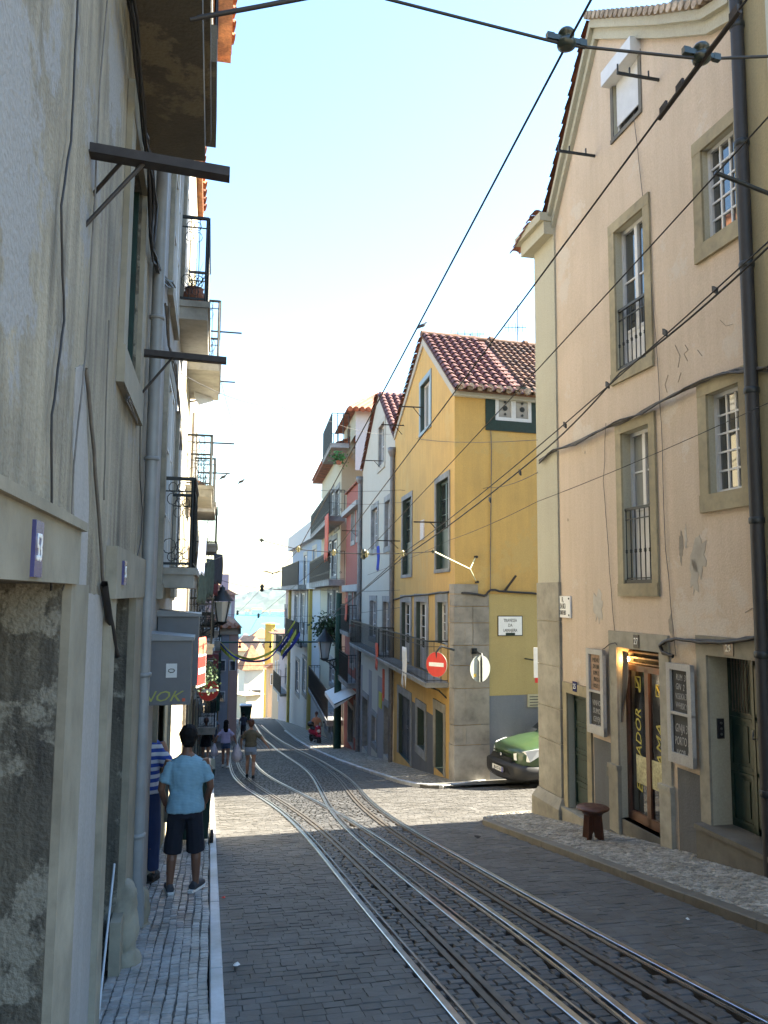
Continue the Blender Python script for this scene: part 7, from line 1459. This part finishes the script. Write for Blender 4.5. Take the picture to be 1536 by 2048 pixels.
# ------------------------------------------------------------------ people
def remeshed(q, vox, sm, name, mats, parent, disp=0.0, ds=.06):
    me = bpy.data.meshes.new('r'); me.from_pydata(q.v, [], q.f); me.update(); o = bpy.data.objects.new('r', me); COL.objects.link(o)
    md = o.modifiers.new('r', 'REMESH'); md.mode = 'VOXEL'; md.voxel_size = vox; md.use_smooth_shade = True
    if sm: s2 = o.modifiers.new('s', 'SMOOTH'); s2.factor = .5; s2.iterations = sm
    if disp: tx = bpy.data.textures.new('w', 'CLOUDS'); tx.noise_scale = ds; d_ = o.modifiers.new('d', 'DISPLACE'); d_.texture = tx; d_.strength = disp; d_.mid_level = .5
    m2 = bpy.data.meshes.new_from_object(o.evaluated_get(bpy.context.evaluated_depsgraph_get())); bpy.data.objects.remove(o); m2.materials.clear(); m2.materials.append(mats); return link(name, m2, parent)
def person(base, yaw, h, label, P, group=None):
    base = Vector(base); k = h/1.75; a = R(yaw); fx = Vector((math.cos(a), math.sin(a), 0)); fy = Vector((-math.sin(a), math.cos(a), 0))   # fx right, fy forward
    T = lambda v: base+(fx*v[0]+fy*v[1]+UPV*v[2])*k
    t = thing('person', label, 'person', base, group); vox = P.get('vox', .012)
    skin = flat('skin', P.get('skin', (.30, .16, .10)), .55, 0, .06)
    def ell(q, c, r, n=12):
        vs = []
        for i in range(n+1):
            th = math.pi*i/n
            for j in range(n): ph = 2*math.pi*j/n; vs.append(T((c[0]+r[0]*math.sin(th)*math.cos(ph), c[1]+r[1]*math.sin(th)*math.sin(ph), c[2]+r[2]*math.cos(th))))
        q.add(vs, [(i*n+j, i*n+(j+1) % n, (i+1)*n+(j+1) % n, (i+1)*n+j) for i in range(n) for j in range(n)])
    def loft(q, rings, n=16):
        vs = [T((x+rx*math.cos(2*math.pi*j/n), y+ry*math.sin(2*math.pi*j/n), z)) for x, y, z, rx, ry in rings for j in range(n)]
        q.add(vs, [(i*n+j, i*n+(j+1) % n, (i+1)*n+(j+1) % n, (i+1)*n+j) for i in range(len(rings)-1) for j in range(n)]+[tuple(range(n))[::-1], tuple(range((len(rings)-1)*n, len(rings)*n))])
    def limb(q, pts, rs, n=10): q.tube([T(p_) for p_ in pts], [r_*k for r_ in rs], n)
    sw_, hw_ = P.get('sw', .20), P.get('hw', .10); lean = P.get('lean', 0)
    feet = P.get('feet', [(-.13, 0, 0), (.13, 0, 0)]); knees = P.get('knees', [(-.115, .01, .50), (.115, .01, .50)])
    elb = P.get('elb', [(-.30, -.02, 1.13), (.30, -.02, 1.13)]); hnd = P.get('hnd', [(-.27, .12, .88), (.27, .12, .88)])
    q = MB(); loft(q, [(0, 0, .86, .15, .10), (0, 0, .95, .165, .115), (0, lean*.3, 1.07, .135, .095), (0, lean*.7, 1.25, .165, .11), (0, lean, 1.38, .175, .105), (0, lean, 1.45, .12, .075), (0, lean, 1.50, .055, .055), (0, lean+.01, 1.56, .05, .052)])
    hx, hy = P.get('head', (0, .02)); ell(q, (hx, lean+hy, 1.655), (.082, .10, .12)); ell(q, (hx, lean+hy+.02, 1.595), (.055, .065, .055)); ell(q, (hx, lean+hy+.098, 1.635), (.014, .02, .022), 8)
    for s_ in (-1, 1): ell(q, (hx+s_*.078, lean+hy-.005, 1.64), (.012, .022, .032), 8)
    for i in (0, 1):
        s_ = -1 if i == 0 else 1; f, kn = feet[i], knees[i]; ank = (f[0], f[1]-.02, f[2]+.09)
        limb(q, [(s_*.085, 0, .90), ((s_*.09+kn[0])/2, kn[1]*.5+.01, .70), kn, ((kn[0]+ank[0])/2, (kn[1]+ank[1])/2-.025, (kn[2]+ank[2])/2+.06), ank, (f[0], f[1], f[2]+.04)], [.088, .075, .055, .056, .036, .038])
        e_, hd = elb[i], hnd[i]; limb(q, [(s_*(sw_-.03), lean, 1.42), ((s_*sw_+e_[0])/2, (lean+e_[1])/2, (1.40+e_[2])/2), e_, ((e_[0]+hd[0])/2, (e_[1]+hd[1])/2, (e_[2]+hd[2])/2), hd], [.052, .047, .040, .037, .026])
        d = (Vector(hd)-Vector(e_)).normalized(); hv = Vector(hd); pv = hv+d*.05; ell(q, tuple(pv), (.022, .04, .05), 8)
        for j, (off, ln) in enumerate(((-.03, .065), (-.011, .075), (.009, .07), (.027, .055))): b_ = pv+d*.035+Vector((0, off, 0)); limb(q, [tuple(b_), tuple(b_+d*ln*.55), tuple(b_+d*ln+Vector((-s_*.018, 0, 0)))], [.010, .009, .007], 6)
        b_ = hv+d*.02+Vector((0, .035, 0)); limb(q, [tuple(b_), tuple(b_+d*.035+Vector((-s_*.01, .025, 0))), tuple(b_+d*.06+Vector((-s_*.015, .022, 0)))], [.012, .010, .008], 6)
    remeshed(q, vox*.8*k, 2, 'body', skin, t)
    # eyes and mouth on the far side of the head
    q = MB()
    for s_ in (-1, 1): ell(q, (hx+s_*.028, lean+hy+.088, 1.655), (.010, .008, .007), 6)
    q.build('eye', M['ink'], t)
    top = P['top']; q = MB(); tz_ = P.get('hem', .90); tt = P.get('neck', 1.475)
    ws = P.get('waist', 1.0)
    if P.get('strapless'): loft(q, [(0, 0, tz_, .22, .17), (0, 0, .97, .185, .135), (0, lean*.3, 1.09, .145, .108), (0, lean*.8, 1.28, .165, .125)])
    else: loft(q, [(0, 0, tz_, .195*ws, .142), (0, 0, tz_+.08, .188*ws, .138), (0, lean*.3, 1.10, .168*ws, .122), (0, lean*.8, 1.28, .188*ws, .128), (0, lean, 1.37, .195, .12), (0, lean, 1.425, .165, .095), (0, lean, tt, .085, .07)])
    if not P.get('strapless'):
        for i in (0, 1):
            s_ = -1 if i == 0 else 1; e_ = Vector(elb[i]); s0 = Vector((s_*(sw_-.055), lean, 1.405)); sl = P.get('sleeve', .75); m_ = s0.lerp(e_, sl); limb(q, [tuple(s0), tuple(s0.lerp(e_, .25)), tuple(s0.lerp(e_, .5)), tuple(m_)], [.068, .070, .071, .074])
    sh = remeshed(q, vox*k, 3, P.get('topname', 'shirt'), top, t, P.get('wr', .022)*k, .07*k)
    q = MB(); sz = P.get('short_z', .52)
    if 'shorts' in P:
        loft(q, [(0, 0, .80, .17, .125), (0, 0, .88, .18, .128), (0, 0, 1.0, .165, .115)])
        for i in (0, 1):
            s_ = -1 if i == 0 else 1; kn = knees[i]; tt_ = (.9-sz)/(.9-kn[2]); lo_ = Vector((s_*.09, 0, .88)).lerp(Vector(kn), min(1, tt_))
            if tt_ > 1: lo_ = Vector(kn).lerp(Vector(feet[i])+UPV*.09, (kn[2]-sz)/(kn[2]-.09))
            limb(q, [(s_*.088, 0, .86), tuple(Vector((s_*.09, 0, .86)).lerp(lo_, .5)), tuple(lo_)], [.105, .098, P.get('cuff', .09)])
        remeshed(q, vox*k, 2, 'shorts', P['shorts'], t, .008*k, .08*k)
    q = MB(); hair = P['hair']; ell(q, (hx, lean+hy-.012, 1.69), (.104, .115, .114)); ell(q, (hx, lean+hy-.05, 1.63), (.080, .065, .085))
    if P.get('long'): loft(q, [(hx, lean-.06, 1.66, .085, .06), (hx, lean-.085, 1.52, .10, .055), (hx+.01, lean-.09, 1.38, .085, .045), (hx+.015, lean-.09, 1.30, .03, .02)])
    if P.get('bun'): ell(q, (hx, lean+hy-.09, 1.74), (.045, .045, .045))
    if P.get('tail'): limb(q, [(hx, lean+hy-.08, 1.72), (hx+.01, lean+hy-.14, 1.66), (hx+.02, lean+hy-.12, 1.5)], [.03, .035, .015])
    hr = remeshed(q, vox*.8*k, 1, 'hair', hair, t, P.get('hd', .03)*k, .035*k)
    for i in (0, 1):
        f = feet[i]; to_ = R(P.get('toe', (0, 0))[i]); dx, dy = math.sin(to_), math.cos(to_); q = MB()
        def fp_(u_, v_, z_): return (f[0]+dx*u_+dy*v_, f[1]+dy*u_-dx*v_, f[2]+z_)
        limb(q, [fp_(-.07, 0, .05), fp_(.02, 0, .055), fp_(.12, 0, .04), fp_(.18, 0, .032)], [.045, .047, .042, .028]); ell(q, fp_(-.03, 0, .075), (.04, .05, .04), 8)
        so = remeshed(q, .008*k, 1, 'shoe', P.get('shoe', M['rubber']), t); q = MB(); vs = [T(fp_(u_, v_, z_)) for z_ in (0.0, .026) for u_, v_ in ((-.12, -.03), (-.12, .03), (0, .04), (.12, .048), (.2, .02), (.2, -.02), (.12, -.045), (0, -.036))]
        q.add(vs, [tuple(range(8))[::-1], tuple(range(8, 16))]+[(j, (j+1) % 8, 8+(j+1) % 8, 8+j) for j in range(8)]); q.build('sole', M['sticker' if P.get('sole') else 'rubber'], so)
    return t
def striped(name, c1, c2, n=60, w_=.5):
    m, ns, ls, bs = nm(name); g_ = ns.new('ShaderNodeNewGeometry'); sp = ns.new('ShaderNodeSeparateXYZ'); ls.new(g_.outputs['Position'], sp.inputs[0]); mu = N(ns, 'ShaderNodeMath', operation='MULTIPLY'); mu.inputs[1].default_value = n; ls.new(sp.outputs[2], mu.inputs[0])
    fr = N(ns, 'ShaderNodeMath', operation='FRACT'); ls.new(mu.outputs[0], fr.inputs[0]); gt = N(ns, 'ShaderNodeMath', operation='GREATER_THAN'); gt.inputs[1].default_value = w_; ls.new(fr.outputs[0], gt.inputs[0]); ls.new(mix(ns, ls, gt.outputs[0], c1, c2), bs.inputs['Base Color']); bs.inputs['Roughness'].default_value = .85; return m
M['hairb'] = flat('near black hair', (.006, .005, .005), .75, 0, .3, 60, .3, .2); M['hairr'] = flat('reddish brown hair', (.09, .035, .02), .6, 0, .4, 60, .5)
mp_ = gnd(365, 1799); mp_.z = gz(mp_.y)+KH+.004
mh = (gnd(365, 1799).y/ray(365, 1459).y*ray(365, 1459).z-mp_.z)
M['shirtb'] = striped('light blue striped shirt', (.165, .31, .40), (.20, .35, .44), 70); M['navy'] = flat('navy shorts', (.006, .008, .016), .9, 0, .2)
person(mp_, 3, mh, 'man seen from behind in light blue shirt and navy shorts standing on the left pavement', dict(top=M['shirtb'], shorts=M['navy'], short_z=.42, cuff=.105, hair=M['hairb'], skin=(.15, .070, .042), feet=[(-.145, 0, 0), (.135, .02, 0)], knees=[(-.12, .03, .50), (.125, .03, .50)], toe=(-8, 32), elb=[(-.268, .0, 1.11), (.268, .0, 1.11)], hnd=[(-.215, .15, .90), (.22, .15, .90)], hem=.86, hd=.03, shoe=flat('dark sneaker', (.03, .032, .04), .7, 0, .4, 40), sole=True, head=(.01, .04), waist=1.08, sw=.215))
dp = F_ = FLF.P(8.55, gz(8.55)+.08, -.02); person((-.66, 9.0, gz(9.0)+KH), -15, 1.74, 'man in a blue and white striped shirt stepping out of the left doorway', dict(vox=.014, top=striped('blue white striped shirt', (.55, .57, .62), (.03, .07, .32), 13, .5), shorts=flat('blue jeans', (.02, .04, .12), .9), short_z=.12, cuff=.07, hair=M['hairb'], skin=(.26, .13, .08)))
def at_px(xf, yf, yt):
    g_ = gnd(xf, yf); p_ = Vector((g_.x, g_.y, gz(g_.y)+.005)); r_ = ray(xf, yt); return p_, r_.z*(g_.y/r_.y)-p_.z
M['bag'] = flat('pale plastic bag', (.50, .46, .52), .5, 0, .15, 14, .3)
def bag(p, s, label):
    q = MB(); q.tube([p, p-UPV*s*.35, p-UPV*s*.7, p-UPV*s*1.1, p-UPV*s*1.25], [s*.05, s*.2, s*.36, s*.38, s*.2], 10); o = tag(q.build('shopping_bag', M['bag']), label, 'bag'); return o
pB, hB = at_px(450, 1536, 1442); hB = min(hB, 1.75)
person(pB, -8, hB, 'long haired woman in lavender shirt and denim shorts carrying two plastic bags', dict(vox=.02, top=flat('lavender shirt', (.42, .38, .58), .85), shorts=flat('denim shorts', (.05, .08, .16), .9), short_z=.74, long=True, hair=M['hairb'], hem=.93, skin=(.30, .15, .10), feet=[(-.1, .15, .0), (.12, -.2, .02)], knees=[(-.1, .12, .5), (.1, -.04, .48)], elb=[(-.34, -.02, 1.14), (.33, -.02, 1.14)], hnd=[(-.42, .05, .92), (.40, .04, .90)], shoe=M['sticker'], sw=.17, hd=.02))
bag(pB+Vector((-.42*hB/1.75, .05, .86)), .36, 'plastic bag with red print in the left hand of the woman in lavender'); bag(pB+Vector((.42*hB/1.75, .04, .84)), .44, 'plastic bag in the right hand of the woman in lavender')
pC, hC = at_px(500, 1556, 1441); hC = min(hC, 1.8)
person(pC, -5, hC, 'woman in olive shirt and pale denim shorts walking down between the left rails', dict(vox=.018, top=flat('olive shirt', (.10, .09, .06), .85), shorts=flat('pale denim shorts', (.22, .28, .38), .9), short_z=.72, hair=M['hairr'], hem=.95, bun=True, skin=(.32, .17, .11), feet=[(-.10, .12, 0), (.10, -.22, .03)], knees=[(-.09, .1, .5), (.10, -.04, .47)], elb=[(-.30, .06, 1.14), (.37, -.06, 1.18)], hnd=[(-.30, .16, .95), (.52, -.05, .98)], sw=.17, hd=.02))
bag(pC+Vector((-.38, .16, .95)), .40, 'plastic bag in the left hand of the woman in olive')
pA, hA = at_px(410, 1532, 1437); pA.x = max(pA.x, lf(pA.y)+.35); hA = min(hA, 1.76)
person(pA, -5, hA, 'woman in a strapless black playsuit walking on the left behind the man', dict(vox=.02, top=M['navy'], strapless=True, topname='playsuit', hem=.72, hair=M['hairr'], tail=True, skin=(.36, .20, .14), feet=[(-.09, .12, 0), (.10, -.18, .02)], knees=[(-.09, .1, .5), (.10, -.04, .47)], elb=[(-.27, .0, 1.12), (.27, -.02, 1.12)], hnd=[(-.26, .1, .88), (.3, .06, .88)], sw=.17, shoe=M['sticker'], hd=.02))
for i, (x, yf, yt, cols_, lab) in enumerate(((444, 1476, 1420, ((.05, .09, .25), (.02, .02, .03)), 'small distant man in a blue shirt walking down the left side'), (486, 1476, 1425, ((.04, .045, .08), (.02, .02, .03)), 'small distant person in dark blue beside the far green bin'), (428, 1486, 1432, ((.14, .20, .26), (.04, .06, .10)), 'small distant person in a grey blue shirt at the left'), (421, 1480, 1430, ((.03, .06, .3), (.03, .03, .05)), 'small distant person with a bright blue backpack at the left'), (632, 1486, 1424, ((.50, .20, .10), (.10, .04, .04)), 'woman in an orange top standing behind the crimson scooter'))):
    p_, h_ = at_px(x, yf, yt); p_.x = max(p_.x, lf(p_.y)+.45); h_ = max(1.55, min(h_, 1.85))
    person(p_, rnd.uniform(-15, 15) if i < 4 else 160, h_, lab, dict(vox=.03, top=flat('shirt', cols_[0], .9), shorts=flat('trousers', cols_[1], .9), short_z=.2, cuff=.07, hair=M['hairb'] if i < 4 else M['hairr'], bun=i == 4, feet=[(-.1, .1, 0), (.1, -.15, .02)], knees=[(-.1, .08, .5), (.1, -.03, .48)], hd=.02))
# ------------------------------------------------------------------ litter on the road
for i, (x, y, m_, lab, sz) in enumerate(((473, 1934, 'sticker', 'crumpled white paper scrap on the near road', .028), (448, 1799, 'signred', 'small red scrap by the left kerb', .025), (1375, 1842, 'sticker', 'tiny white scrap at the foot of the right kerb', .02), (955, 1687, 'black', 'small dark hole cover in the right pavement', .05))):
    g_ = gnd(x, y); z = gz(g_.y)+(.012 if i < 3 else KH2+.008); q = MB(); vs = [(g_.x+sz*math.cos(k)*rnd.uniform(.5, 1.2), g_.y+sz*1.6*math.sin(k)*rnd.uniform(.5, 1.2), z+rnd.uniform(0, .012)) for k in range(6)]; q.add(vs+[(g_.x, g_.y, z+.018)], [(k, (k+1) % 6, 6) for k in range(6)]); tag(q.build('litter', M[m_]), lab, 'litter' if i < 3 else 'cover')
# ------------------------------------------------------------------ haze over the estuary
hz = MB(); hz.abox(-2600, 2600, -40, 3250, -50, 17); hm = bpy.data.materials.new('haze'); hm.use_nodes = True; hn = hm.node_tree.nodes; hn.clear()
ho = hn.new('ShaderNodeOutputMaterial'); hv = hn.new('ShaderNodeVolumePrincipled'); hv.inputs['Color'].default_value = (.72, .87, 1, 1); hv.inputs['Density'].default_value = .00003; hv.inputs['Anisotropy'].default_value = .3
hm.node_tree.links.new(hv.outputs[0], ho.inputs['Volume']); hz.build('haze', hm, None, kind='stuff')
S.cycles.volume_step_rate = 4; S.cycles.volume_max_steps = 64
